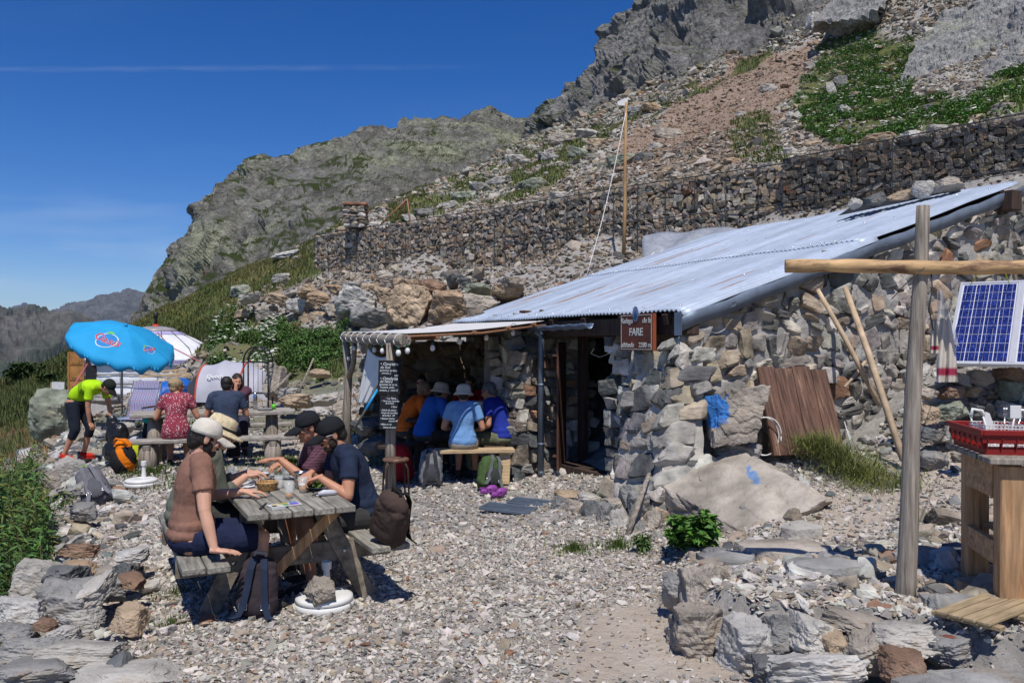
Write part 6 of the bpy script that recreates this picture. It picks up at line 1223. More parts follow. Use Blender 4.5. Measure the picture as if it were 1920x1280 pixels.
def dotmat():
    m = material('dotted_cloth', (.26, .035, .06), .9, var=.15, bump=.3, bscale=200, bdist=.001); nt = m.node_tree; b = nt.nodes['Principled BSDF']; L = nt.links.new
    v = _n(nt, 'TexVoronoi'); v.inputs['Scale'].default_value = 40; v.inputs['Randomness'].default_value = 1; tc = _n(nt, 'TexCoord'); L(tc.outputs['Object'], v.inputs['Vector'])
    r = _n(nt, 'MapRange'); r.inputs[1].default_value = .24; r.inputs[2].default_value = .32; r.inputs[3].default_value = 1; r.inputs[4].default_value = 0; L(v.outputs['Distance'], r.inputs[0])
    x = _n(nt, 'MixRGB'); s = b.inputs['Base Color'].links[0].from_socket; L(r.outputs[0], x.inputs[0]); L(s, x.inputs[1]); x.inputs[2].default_value = (.6, .5, .5, 1); L(x.outputs[0], b.inputs['Base Color']); return m
M_['dots'] = dotmat()
def plaid(name, base, ln, sc=9):
    m = material(name, base, .9, var=.12, bump=.2, bscale=200, bdist=.001); nt = m.node_tree; b = nt.nodes['Principled BSDF']; L = nt.links.new; tc = _n(nt, 'TexCoord'); cur = b.inputs['Base Color'].links[0].from_socket
    for k, (dr, s_, col, lo) in enumerate(ln):
        w_ = _n(nt, 'TexWave', bands_direction=dr); w_.inputs['Scale'].default_value = s_; w_.inputs['Phase Offset'].default_value = k*1.3; L(tc.outputs['Object'], w_.inputs['Vector']); r = _n(nt, 'MapRange'); r.inputs[1].default_value = lo; r.inputs[2].default_value = lo+.08; r.inputs[4].default_value = .75; L(w_.outputs[0], r.inputs[0])
        x = _n(nt, 'MixRGB'); L(r.outputs[0], x.inputs[0]); L(cur, x.inputs[1]); x.inputs[2].default_value = (*col, 1); cur = x.outputs[0]
    L(cur, b.inputs['Base Color']); return m
M_['plaid_shirt'] = plaid('plaid_shirt', (.06, .025, .04), [('X', 14, (.16, .06, .09), .8), ('Z', 14, (.16, .07, .09), .8)])
M_['plaid_seat'] = plaid('plaid_seat', (.26, .26, .42), [('X', 7, (.06, .08, .30), .62), ('Z', 7, (.42, .08, .12), .68), ('X', 11, (.65, .6, .65), .85), ('Z', 10, (.1, .3, .42), .8)])
TA, TBv, NC = A(-.46, .888, 0), A(.888, .46, 0), A(-1.37, 5.42, 0)
def TB(u, v, z=0): return NC+TA*u+TBv*v+UP*z
fa, fb = math.atan2(-.888, .46), math.atan2(.888, -.46)
feet = dict(fl=(-.12, .42, 0), fr_=(.12, .40, 0))
person('seated man in a brown t-shirt and cream cap leaning one hand on the bench end', TB(.45, -.64), fa, .56, 6, -22, 0, hl=(-.12, .36, .80), hr=(.40, .10, .50), vox=.005, skin='skin', shirt=(.245, .13, .095), bottom=(.018, .024, .06), hair=(.016, .012, .010), hairstyle='mid', beard=(.02, .014, .012), hat='cap', hatcol=(.60, .56, .48), cdl=A(.15, 1, -.05), cdr=A(.1, .8, -.12), curl=(.35, .16), hn=((0, -.1, 1), (0, .1, 1)), elb=(0, -.5, -.5), shirtlow=.085, fl=(-.12, .46, 0), fr_=(.13, .42, 0))
person('seated man in a straw hat and grey green jacket writing at the table', TB(1.12, -.60), fa, .56, 20, -28, -6, hl=(-.10, .46, .83), hr=(.06, .42, .83), vox=.006, skin='skin', shirt=(.13, .14, .11), sleeve=1.45, bottom=(.05, .05, .045), legs='long', hairstyle='short', hat='straw', hatcol=(.62, .52, .33), hatmat='straw', glasses=(.05, .04, .04), cdl=A(.3, 1, 0), cdr=A(-.3, 1, 0), curl=(.6, .9), elb=(0, -.6, -.6), **feet)
person('bearded man in a navy t-shirt and black cap cutting his food', TB(.72, .62), fb, .55, 20, -22, 0, hl=(-.16, .37, .86), hr=(.00, .40, .87), vox=.005, skin='skin_tan', shirt=(.022, .032, .062), bottom=(.05, .05, .05), beard=(.045, .028, .02), hat='cap', hatcol=(.016, .017, .02), glasses=(.02, .06, .4), cdl=A(.4, 1, -.35), cdr=A(-.45, .9, -.4), curl=(.75, .85), elb=(0, -.6, -.5), **feet)
person('man in a purple plaid shirt and black cap reaching over the table', TB(1.30, .60), fb, .56, 22, -18, 6, hl=(-.10, .50, .92), hr=(.14, .42, .86), vox=.006, skin='skin_tan', shirt=(.07, .03, .045), sleeve=.75, shirtmat='plaid_shirt', bottom=(.1, .09, .07), hat='cap', hatcol=(.017, .018, .022), glasses=(.03, .03, .03), cdl=A(.1, 1, .05), cdr=A(-.3, .9, -.2), curl=(.25, .5), elb=(0, -.5, -.6), **feet)
DA, DN = A(.955, .297, 0), A(-.297, .955, 0); fd = math.atan2(.297, .955)
person('blonde woman in a red dotted dress seen from behind at the rough table', (-4.79, 11.78, 0), fd, .56, 14, -5, -50, hl=(-.22, .36, .80), hr=(.24, .36, .80), vox=.009, female=True, skin='skin_tan', shirt=(1, 1, 1), shirtmat='dots', bottom=(1, 1, 1), legs='dress', hair=(.33, .24, .13), hairstyle='bun', glasses=(.12, .06, .04), torso=1.02, sleeve=.5, shirtlow=.14, elb=(0, -.3, -1), **feet)
person('dark haired man in a slate blue t-shirt seen from behind', (-4.13, 11.95, 0), fd, .56, 10, -8, 0, hl=(-.20, .36, .80), hr=(.22, .36, .80), vox=.009, skin='skin_tan', shirt=(.04, .055, .095), sleeve=.6, bottom=(.02, .02, .02), legs='long', hair=(.018, .014, .012), torso=1.04, shirtlow=.12, elb=(0, -.3, -1), **feet)
person('dark haired woman facing the camera at the rough table with a hand at her face', (-4.60, 13.85, 0), fd+PI, .56, 10, -10, 10, hl=(.02, .22, 1.14), hr=(.2, .38, .80), vox=.009, female=True, skin='skin_tan', shirt=(.05, .05, .07), shirtmat='plaid_shirt', sleeve=1.5, bottom=(.05, .05, .08), legs='long', hair=(.03, .02, .015), hairstyle='long', cdl=A(-.1, -.2, 1), curl=(.8, .4), hn=((0, 1, 0), (0, 0, 1)), **feet)
def neon(V):
    c = np.tile(A(.42, .72, .015), (len(V), 1)); 
    for k in range(3): d = np.abs(V[:, 1]*.9+V[:, 2]*.3-(.545-.028*k)); c[(d < .006) & (V[:, 0] > .10) & (V[:, 2] > .98)] = (.01, .012, .01)
    return c
person('man in a neon yellow t-shirt and dark shorts bending over his bags', (-6.85, 13.0, 0), math.radians(-100), .93, 62, -48, 0, hl=(-.14, .55, .50), hr=(.16, .36, .60), vox=.009, skin='skin_tan', shirt=neon, sleeve=.62, bottom=(.018, .022, .035), legs='capri', shoe=(.5, .03, .02), hat='cap', hatcol=(.02, .025, .02), cdl=A(0, .2, -1), cdr=A(0, .5, -.8), curl=(.6, .9), hn=((-.3, 1, 0), (.3, .5, .8)), fl=(-.15, .02, 0), fr_=(.16, -.10, 0), elb=(0, -.2, .2), s=.98)
H_ = dict(vox=.010, sleeve=.6, **feet)
person('man in a bright blue t-shirt and beige sun hat sitting in the alcove', (-1.22, 11.5, 0), math.radians(-55), .56, 24, -10, 0, hl=(-.15, .42, .78), hr=(.2, .42, .80), shirt=(.025, .11, .42), bottom=(.06, .055, .05), legs='long', hat='bucket', hatcol=(.42, .37, .30), **H_)
person('woman in a light blue top and cream bucket hat, back to the yard', (-.64, 10.78, 0), math.radians(-4), .55, 4, -8, 0, hl=(-.18, .26, .70), hr=(.18, .26, .70), female=True, shirt=(.17, .33, .60), bottom=(.33, .29, .23), legs='capri', hat='bucket', hatcol=(.55, .52, .46), s=.98, torso=.98, shirtlow=.12, **H_)
person('grey haired man in a royal blue t-shirt and olive trousers in the alcove', (-.12, 11.25, 0), math.radians(68), .56, 18, -18, 0, hl=(-.15, .30, .66), hr=(.15, .35, .78), shirt=(.022, .04, .30), bottom=(.16, .17, .10), legs='long', hair=(.10, .10, .10), glasses=(.05, .05, .05), **H_)
person('person in an orange t-shirt hunched at the alcove table', (-1.56, 12.1, 0), math.radians(-68), .56, 26, -12, 0, hl=(-.15, .42, .78), hr=(.2, .42, .80), shirt=(.62, .13, .02), bottom=(.05, .05, .05), legs='long', hair=(.25, .18, .12), **H_)
person('dark haired person with sunglasses facing out of the alcove', (-1.42, 13.1, 0), math.radians(175), .56, 8, -5, 0, hl=(-.15, .40, .78), hr=(.2, .40, .80), shirt=(.03, .03, .035), bottom=(.05, .05, .05), legs='long', glasses=(.01, .01, .01), **H_)
person('person in a dark red top at the back of the alcove table', (-.62, 13.0, 0), math.radians(165), .56, 12, -15, 0, hl=(-.15, .42, .78), hr=(.2, .42, .80), shirt=(.30, .015, .02), bottom=(.05, .05, .05), legs='long', hair=(.04, .03, .025), **H_)
# ================= near picnic table
pt = root('picnic_table', tuple(TB(.9, 0)), 'weathered grey A-frame picnic table with attached benches in the foreground', 'picnic table')
po = -np.array(pt.location); RT = np.stack([TBv, TA, UP], 1)
pt.rotation_euler = (0, 0, math.atan2(.46, .888))
def pb_(m, name, mats=None): return m.build(name, mats or M_['old_wood'], pt, M=(RT.T, RT.T@po))
mk('old_wood_a', (.26, .25, .225), .85, var=.5, scale=5, stretch=(9, .7, 9), bump=.9, bscale=10, bdist=.006, spec=.2, attr=True)
m = MB()
for k in range(5): j = rng.uniform(.85, 1.15); m.box(TB(.90+rng.uniform(-.012, .012), -.284+.142*k, .727), (.131, 1.82, .045), RT, .006, col=A(1, .98, .93)*j)
pb_(m, 'tabletop', M_['old_wood_a'])
for sg in (-1, 1):
    m = MB()
    for k in (-1, 1): m.box(TB(.90+rng.uniform(-.015, .015), sg*.60+k*.072, .43), (.136, 1.86, .042), RT, .006, col=A(1, .98, .93)*rng.uniform(.85, 1.1))
    pb_(m, 'bench', M_['old_wood_a'])
for u in (.38, 1.42):
    for sg in (-1, 1): m = MB(); m.beam(TB(u, sg*.56, .0), TB(u, sg*.20, .70), .12, .045, up=tuple(TA), col=(.9, .85, .75)); pb_(m, 'leg')
    m = MB(); m.beam(TB(u+.045, -.74, .355), TB(u+.045, .74, .355), .14, .045, up=tuple(TA), b=.005, col=(.9, .85, .78)); pb_(m, 'cross_beam')
    m = MB(); m.beam(TB(u+.045, -.33, .66), TB(u+.045, .33, .66), .09, .045, up=tuple(TA), col=(.85, .8, .75)); pb_(m, 'top_batten')
m = MB(); m.beam(TB(.30, -.30, .12), TB(.26, .30, .68), .075, .03, up=tuple(TA), b=.003); m.v = m.v; pb_(m, 'brace', M_['larch'])
m = MB(); m.beam(TB(.46, 0, .34), TB(.88, 0, .68), .07, .04, up=tuple(TBv)); pb_(m, 'strut')
for sg in (-1, 1):
    m = MB(); m.lathe([(.016, -.004), (.016, .004), (.010, .008), (.001, .009)], 8, TB(.355, sg*.38, .36), np.stack([TBv, UP, -TA], 1)); pb_(m, 'bolt', M_['steel'])
ZT = .751
def glass(u, v, h=.115, r=.036, fill=None, label='', z=ZT):
    c = TB(u, v, z); rt = root('drinking_glass', tuple(c), label, 'glass', 'glasses on the near table'); m = MB()
    m.lathe([(.001, 0), (r*.72, 0), (r*.75, .004), (r, h), (r-.0022, h), (r*.75-.002, .010), (.001, .009)], 24); m.build('tumbler', M_['glass'], rt)
    if fill: m = MB(); m.lathe([(.001, .0095), (r*.72, .0105), (r*.75+r*.25*fill-.003, h*fill), (.001, h*fill)], 24); m.build('beer', M_['beer'], rt)
    if fill and fill > .45: m = MB(); m.lathe([(r*.86, h*fill+.0005), (r*.87, h*fill+.008), (.001, h*fill+.009)], 20); m.build('foam', M_['white_plastic'], rt)
    return rt
glass(.42, .00, .125, .034, .3, 'tall glass with a little beer left, in front of the wicker basket')
glass(.60, .14, .115, .038, .5, 'half full beer glass with foam right of the nearly empty glass')
glass(1.45, -.22, .10, .037, None, 'empty water glass near the man in the straw hat')
glass(1.28, .16, .10, .037, None, 'empty glass behind the metal pitcher')
glass(.86, .02, .10, .034, None, 'empty glass between the pitcher and the basket')
m = MB(); m.lathe([(.001, 0), (.045, 0), (.046, .10), (.050, .118), (.056, .122), (.052, .116), (.042, .10), (.040, .006), (.001, .005)], 24); m.tube([(.045, 0, .1), (.085, 0, .095), (.085, 0, .04), (.046, 0, .03)], .006, 8); o = m.build('metal_pitcher', M_['steel'], loc=tuple(TB(.80, .17, ZT))); tag(o, 'shiny metal water pitcher standing behind the beer glasses', 'pitcher')
mk('wicker', (.45, .27, .11), .7, var=.5, scale=60, bump=1, bscale=90, bdist=.006)
bk = root('wicker_basket', tuple(TB(.82, -.07, ZT)), 'small round wicker bread basket on the near table', 'basket'); m = MB()
for k in range(6): m.lathe([(.062+k*.003, .004+k*.010), (.068+k*.003, .009+k*.010), (.062+k*.003, .014+k*.010), (.058+k*.003, .009+k*.010), (.062+k*.003, .004+k*.010)], 26)
for a in np.linspace(0, 2*PI, 18, endpoint=False): m.tube([(.062*math.cos(a), .062*math.sin(a), 0), (.078*math.cos(a), .078*math.sin(a), .065)], .004, 5)
m.build('weave', M_['wicker'], bk); m = MB(); m.lathe([(.001, 0), (.06, .003), (.06, .001)], 20); m.build('bottom', M_['wicker'], bk)
def plate(u, v, r, label, col=(.62, .62, .60), food=None, z=ZT):
    rt = root('plate', tuple(TB(u, v, z)), label, 'plate', 'plates on the near table'); m = MB(); m.lathe([(.001, .002), (r*.6, .002), (r*.66, .005), (r, .018), (r, .021), (r*.66, .010), (.001, .008)], 30, col=col); m.build('dish', M_['gloss'], rt)
    if food == 'salad':
        m = MB(); b_ = np.stack([rng.normal(-.02, .045, 120), rng.normal(0, .038, 120), rng.uniform(.012, .04, 120)], 1); leaves(m, b_, .005, 3, .035, .028, (.07, .13, .03), up=.5); m.build('salad', M_['leaf'], rt)
        m = MB()
        for k in range(7): m.box((rng.uniform(-.08, .06), rng.uniform(.0, .07), .02), (.05, .015, .008), Rz(rng.uniform(-1, 1)), .003, col=(.6, .5, .15))
        m.build('cheese', M_['plain'], rt)
plate(.74, .30, .125, 'white plate with green salad in front of the man in navy', food='salad')
plate(1.22, .30, .125, 'empty white plate in front of the man in plaid')
plate(1.12, -.20, .10, 'small plate with a spoon left of the wicker basket')
def cutlery(u, v, a, kind, label):
    m = MB(); 
    if kind == 'fork': m.box((0, .0, .004), (.012, .12, .003), b=.001); [m.box((dx, .085, .006), (.003, .05, .002), b=.0005) for dx in (-.008, -.0027, .0027, .008)]; m.box((0, .055, .005), (.022, .02, .003), b=.001)
    elif kind == 'knife': m.box((0, -.04, .005), (.016, .10, .009), b=.003); m.box((0, .06, .004), (.014, .12, .0025), b=.001)
    else: m.box((0, 0, .004), (.010, .12, .003), b=.001); m.ell((0, .08, .006), (.018, .028, .005), n=8)
    o = m.build(kind, M_['steel' if kind != 'knife' else 'black'], loc=tuple(TB(u, v, ZT)-UP*.0)); o.rotation_euler = (0, 0, fa+a); tag(o, label, kind)
cutlery(.52, -.19, .4, 'fork', 'steel fork lying beside the brown shirted man\'s fingers'); cutlery(.20, -.22, 1.2, 'knife', 'black folding knife lying left of the colourful leaflet'); cutlery(1.12, -.16, .8, 'spoon', 'spoon lying on the small plate by the basket')
lf = root('leaflet', tuple(TB(.19, -.08, ZT+.004)), 'colourful folded leaflet lying near the front edge of the table', 'leaflet', rz=fa+.15); m = MB(); m.box((0, 0, 0), (.10, .21, .006), b=.001, col=(.6, .6, .62)); m.build('paper', M_['plain'], lf)
m = MB()
for x, y, w_, h_, c in [(-.02, .07, .05, .06, (.05, .25, .6)), (.02, .06, .05, .07, (.25, .08, .45)), (-.02, 0, .05, .07, (.45, .36, .05)), (.02, .0, .05, .05, (.1, .3, .12)), (-.01, -.06, .05, .04, (.5, .4, .1)), (.025, -.06, .03, .05, (.1, .35, .5))]: m.box((x, y, .0035), (w_*.9, h_*.9, .0012), b=.0003, col=c)
m.build('print', M_['plain'], lf)
m = MB(); m.box((0, 0, .011), (.055, .088, .022), b=.002, col=(.5, .5, .5)); m.box((.0, -.02, .023), (.04, .03, .001), b=.0003, col=(.05, .05, .05)); m.box((.0, .025, .023), (.05, .03, .001), b=.0003, col=(.6, .6, .6)); o = m.build('cigarette_pack', M_['plain'], loc=tuple(TB(.075, -.15, ZT))); o.rotation_euler = (0, 0, fa+.1); tag(o, 'small grey and white cigarette packet at the table front edge', 'packet')
m = MB(); m.tube([(-.06, 0, .018), (-.02, .0, .024), (.05, .0, .020), (.08, .01, .012)], [.012, .022, .02, .012], 10, col=(.55, .55, .6)); m.box((.0, .02, .008), (.15, .05, .012), b=.004, col=(.5, .5, .55)); m.tube([(-.1, 0, .012), (-.06, .01, .018)], .006, 6, col=(.03, .03, .03)); o = m.build('sunscreen_tube', M_['gloss'], loc=tuple(TB(.40, .26, ZT))); o.rotation_euler = (0, 0, .5); tag(o, 'crumpled silvery tube lying at the right of the tabletop', 'tube')
for k, (u, v, w_, d_, l) in enumerate([(1.28, -.22, .18, .12, 'white sheet of paper under the straw hat man\'s hands'), (1.05, -.22, .20, .14, 'white napkin beside the wicker basket'), (1.60, -.02, .22, .15, 'white paper placemat at the far end of the near table')]):
    m = MB(); x = np.linspace(-.5, .5, 8); G = np.array([[(a*w_, b_*d_, .004+.006*abs(math.sin(a*5+b_*4+k))) for b_ in x] for a in x]); m.grid(G, col=(.62, .62, .66), thick=.001); o = m.build('paper_sheet', M_['plain'], loc=tuple(TB(u, v, ZT))); o.rotation_euler = (0, 0, .3*k); tag(o, l, 'paper')
boulder(TB(1.55, .17, ZT+.045), (.10, .09, .09), 'greenish grey', 'fist sized greenish stone used as a paperweight on the near table', seed=501, res=14)
for i, (u, v) in enumerate([(1.72, .05), (1.66, -.12), (1.75, .28)]): boulder(TB(u, v, ZT+.02), (.07, .06, .045), ['pale', 'tan', 'whitish'][i], f"little {['pale','tan','whitish'][i]} pebble at the far end of the near table", 'pebbles on the near table', seed=505+i, res=8)
# ---------------- bags
def bagmesh(prims, vox=.008, fold=.007, fs=10, sm=5):
    m = MB(); [m.ell(*p) if len(p) < 4 else m.box(*p[:4]) for p in prims]; return remesh(m, vox, sm, fold, fs)
def backpack(loc, rz, size, col, label, trim=(.03, .03, .03), tilt=(0, 0), pocket=None, parts=True, strapcol=None, straps_front=True, name='backpack', handle=None):
    w_, d_, h_ = size; r = root(name, tuple(loc), label, 'backpack', rz=rz); r.rotation_euler = (tilt[0], tilt[1], rz)
    V, F = bagmesh([((0, 0, h_*.45), (w_*.50, d_*.46, h_*.46)), ((0, 0, h_*.25), (w_*.52, d_*.5, h_*.24)), ((0, 0, h_*.42), (w_*.86, d_*.78, h_*.74), None, .03), ((0, 0, h_*.8), (w_*.42, d_*.40, h_*.17))])
    m = MB(); m.add(V, F, 0, np.asarray(col, float), True); m.build('pack_body', M_['cloth'], r)
    if pocket is not None: V, F = bagmesh([((0, -d_*.48, h_*.34), (w_*.36, d_*.18, h_*.24))]); m = MB(); m.add(V, F, 0, np.asarray(pocket, float), True); m.build('front_pocket', M_['cloth'], r)
    sc_ = strapcol or trim
    if straps_front:
        for sg in (-1, 1):
            P_ = [A(sg*w_*.12, -d_*.38, h_*.93), A(sg*w_*.16, -d_*.56, h_*.78), A(sg*w_*.20, -d_*.58, h_*.5), A(sg*w_*.26, -d_*.60, h_*.22), A(sg*w_*.36, -d_*.66, .03), A(sg*w_*.5, -d_*.75, .015)]
            m = MB(); G = []; 
            for p in P_: G.append([p+A(-.022, 0, 0), p+A(.022, 0, 0)])
            m.grid(np.array(G), col=sc_, thick=.010, smooth=False); m.build('strap', M_['cloth'], r)
            m = MB(); p = P_[3]+A(0, -.006, 0); m.tube([p+A(-.026, 0, -.018), p+A(.026, 0, -.018), p+A(.026, 0, .018), p+A(-.026, 0, .018), p+A(-.026, 0, -.018)], .0035, 6, cap=False); m.build('buckle', M_['steel'], r)
    m = MB(); m.tube([(-w_*.14, 0, h_*.9), (-w_*.12, -.01, h_*1.02), (w_*.12, -.01, h_*1.02), (w_*.14, 0, h_*.9)], .011, 8, col=handle or trim); m.build('grab_handle', M_['cloth'], r)
    return r
c = P(475, 1160, 5.42); backpack((c[0], 5.45, zgs(c[0], 5.45)), math.radians(8), (.27, .15, .42), (.045, .035, .042), 'dark plum backpack with navy straps standing before the near table', strapcol=(.022, .032, .06), tilt=(math.radians(-8), math.radians(4)), handle=(.42, .38, .30))
backpack(TB(.10, .60, .452), math.radians(150), (.29, .18, .44), (.07, .048, .04), 'brown backpack slumped on the right bench of the near table', trim=(.02, .02, .02), tilt=(math.radians(-16), math.radians(-26)), pocket=(.06, .042, .036))
c = P(190, 905, 9.9); backpack((c[0], 9.9, zgs(c[0], 9.9)), math.radians(35), (.34, .26, .55), (.13, .13, .15), 'large grey hiking backpack with green trim lying on the stones', trim=(.2, .42, .05), tilt=(math.radians(-35), math.radians(-18)), pocket=(.10, .10, .115), strapcol=(.16, .16, .18))
c = P(808, 900, 10.55); backpack((c[0], 10.55, .0), math.radians(10), (.30, .24, .50), (.20, .21, .23), 'light grey hiking backpack in the shade of the alcove', tilt=(math.radians(-6), 0), pocket=(.06, .06, .07), strapcol=(.04, .04, .045))
c = P(757, 895, 10.9); backpack((c[0], 10.9, .0), math.radians(-10), (.30, .26, .52), (.32, .015, .02), 'bright red backpack behind the near canopy post', tilt=(0, math.radians(-8)), straps_front=False)
c = P(915, 905, 10.2); backpack((c[0], 10.25, .0), math.radians(25), (.32, .24, .46), (.06, .10, .035), 'green and black backpack leaning on the pine bench', tilt=(math.radians(-20), math.radians(16)), pocket=(.04, .045, .045), strapcol=(.12, .13, .13))
# black rubbish sack held by the bending man
mk('bin_bag', (.015, .015, .017), .22, var=.2, scale=5, bump=.6, bscale=9, bdist=.03)
c = P(205, 860, 12.2); V, F = bagmesh([((0, 0, .18), (.26, .2, .2)), ((-.08, .06, .42), (.16, .12, .2)), ((-.18, .1, .6), (.08, .06, .12))], .012, .02, 7); m = MB(); m.add(V, F, smooth=True); o = m.build('rubbish_sack', M_['bin_bag'], loc=(c[0], 12.55, .0)); tag(o, 'shiny black plastic sack pulled up by the bending man', 'sack')
c = P(237, 890, 11.4); r = root('duffel_bag', (c[0], 11.3, zgs(c[0], 11.3)), 'orange and black bag standing beside the grey hiking backpack', 'bag')
V, F = bagmesh([((0, 0, .2), (.17, .14, .22)), ((0, 0, .36), (.12, .1, .12))], .01, .012); m = MB(); cc = np.where(((np.abs(V[:, 0]+V[:, 2]*.6-.2) < .05) | (V[:, 2] > .38))[:, None], A(.75, .19, .01), A(.02, .02, .022)); m.add(V, F, 0, cc, True); m.build('bag_body', M_['cloth'], r); m = MB(); m.tube([(-.08, -.1, .44), (-.03, -.14, .5), (.05, -.12, .48), (.1, -.1, .4)], .015, 6, col=(.75, .19, .01)); m.build('strap', M_['cloth'], r)
def heap(px, py, Y, prims, col, label, name='clothing_pile', cat='clothes', vox=.012, fold=.02, fs=8):
    c = P(px, py, Y); V, F = bagmesh(prims, vox, fold, fs, 3); m = MB(); m.add(V, F, 0, np.asarray(col(V) if callable(col) else col, float), True); return tag(m.build(name, M_['cloth'], loc=(c[0], c[1], zgs(c[0], c[1]))), label, cat)
heap(245, 815, 12.6, [((0, 0, .16), (.24, .16, .18)), ((.1, 0, .3), (.14, .1, .1))], (.42, .43, .47), 'heap of light grey clothing behind the orange bag')
heap(247, 845, 12.0, [((0, 0, .18), (.15, .12, .17))], (.42, .45, .02), 'crumpled yellow jacket beside the light grey clothing')
heap(285, 790, 12.9, [((0, 0, .35), (.14, .14, .35))], (.02, .03, .035), 'dark bag with a turquoise top against the rough table', 'shoulder_bag', 'bag')
heap(282, 782, 12.8, [((0, 0, .62), (.12, .1, .06))], (.02, .42, .40), 'turquoise cloth lying on the dark bag', 'folded_cloth', 'cloth')
# parasol bases
def pbase(loc, label, s=1, rz=0):
    r = root('parasol_weight', loc, label, 'parasol base', 'white parasol bases', rz=rz); m = MB(); m.lathe([(.001, 0), (.19*s, 0), (.205*s, .008), (.205*s, .045), (.195*s, .05), (.19*s, .048), (.19*s, .052), (.20*s, .056), (.195*s, .085), (.17*s, .094), (.05*s, .105), (.045*s, .10), (.001, .10)], 40); m.build('water_tank', M_['white_plastic'], r)
    m = MB(); m.lathe([(.034, .09), (.030, .10), (.024, .20), (.022, .245), (.034, .25), (.036, .30), (.030, .305), (.024, .30), (.018, .20), (.001, .20)], 12, (0, .07, 0), smooth=False); m.build('tube', M_['white_plastic'], r); return r
c = P(608, 1140, 5.75); pbase((c[0], 5.75, zgs(c[0], 5.75)-.005), 'white plastic parasol base weighed down by a rock near the picnic table')
boulder((c[0]+.02, 5.60, zgs(c[0], 5.65)+.135), (.23, .17, .21), 'warm grey', 'rock lying on the white parasol base', seed=77, rz=.3, tilt=(.3, .3), res=26)
boulder(P(573, 1098, 6.05), (.24, .16, .08), 'grey', 'flat grey stone behind the white parasol base', seed=78, res=20)
c = P(265, 885, 10.6); pbase((c[0], 10.6, zgs(c[0], 10.6)), 'second white parasol base half hidden beside the rough table')
# ================= rough table in the middle
mt_ = root('rough_table', (-4.7, 12.75, 0), 'long rough log table with plank benches where three people sit', 'table'); mo = -np.array(mt_.location); RM = np.stack([DA, DN, UP], 1)
TC = A(-4.62, 12.85, 0)
def MT(u, v, z=0): return TC+DA*u+DN*v+UP*z
def mb_(m, name, mats): return m.build(name, mats, mt_, M=(np.eye(3), mo))
mk('rough_plank', (.33, .30, .26), .85, var=.4, scale=4, stretch=(1, 8, 8), bump=.8, bscale=8, bdist=.01)
m = MB(); [m.box(MT(rng.uniform(-.04, .04), v, .745), (2.35, .235, .06), RM, .012) for v in (-.26, -.01, .24)]; mb_(m, 'tabletop', M_['rough_plank'])
for v, z, l in ((-.98, .44, 2.5), (.98, .44, 2.3)): m = MB(); m.box(MT(.05, v, z), (l, .26, .06), RM, .014); mb_(m, 'bench', M_['rough_plank'])
for u in (-.85, .85):
    
    for q in (-.2, .2): m = MB(); m.tube([MT(u, q, -.05), MT(u, q, .35), MT(u, q*.9, .72)], [.11, .10, .09], 12); mb_(m, 'leg', M_['grey_log'])
    m = MB(); m.beam(MT(u, -1.1, .36), MT(u, 1.1, .36), .12, .10, b=.02); mb_(m, 'cross_beam', M_['grey_log'])
    
    for q in (-.98, .98): m = MB(); m.tube([MT(u, q, -.05), MT(u, q, .38)], [.13, .12], 12); mb_(m, 'bench_leg', M_['grey_log'])
def bottle(c, prof, mt, label, name='bottle', cat='bottle', cap=None, col=None):
    r = root(name, tuple(c), label, cat); m = MB(); m.lathe(prof, 16, col=col); m.build('bottle_body', mt, r)
    if cap: m = MB(); m.lathe(cap, 12, col=(.02, .02, .02)); m.build('cap', M_['gloss'], r)
ZM = .775
bottle(MT(-.30, -.05, ZM), [(.001, 0), (.036, 0), (.036, .13), (.03, .155), (.016, .17), (.001, .171)], M_['gloss'], 'red metal drinking bottle on the rough table', cap=[(.016, .168), (.016, .195), (.001, .197)], col=(.5, .015, .02))
bottle(MT(.60, .05, ZM), [(.001, 0), (.035, 0), (.036, .20), (.03, .22), (.02, .24), (.018, .27), (.001, .272)], M_['steel'], 'tall steel thermos bottle on the rough table')
for k, (u, v, h, r_, col, l, nm) in enumerate([(.88, -.05, .085, .038, (.12, .5, .04), 'bright green plastic cup on the rough table', 'cup'), (.42, -.10, .10, .036, (.38, .36, .32), 'greyish glass jar left of the steel thermos', 'jar'), (.36, .1, .11, .045, (.35, .27, .2), 'clay coloured pot behind the greyish jar', 'pot')]):
    m = MB(); m.lathe([(.001, 0), (r_*.8, 0), (r_, h), (r_-.004, h), (r_*.75, .01), (.001, .01)], 16, col=col); tag(m.build(nm, M_['gloss'], loc=tuple(MT(u, v, ZM))), l, nm)
m = MB(); m.lathe([(.001, .002), (.08, .002), (.12, .014), (.08, .007), (.001, .006)], 24, col=(.2, .2, .2)); tag(m.build('plate', M_['gloss'], loc=tuple(MT(.75, -.15, ZM))), 'dark plate beside the green cup on the rough table', 'plate')
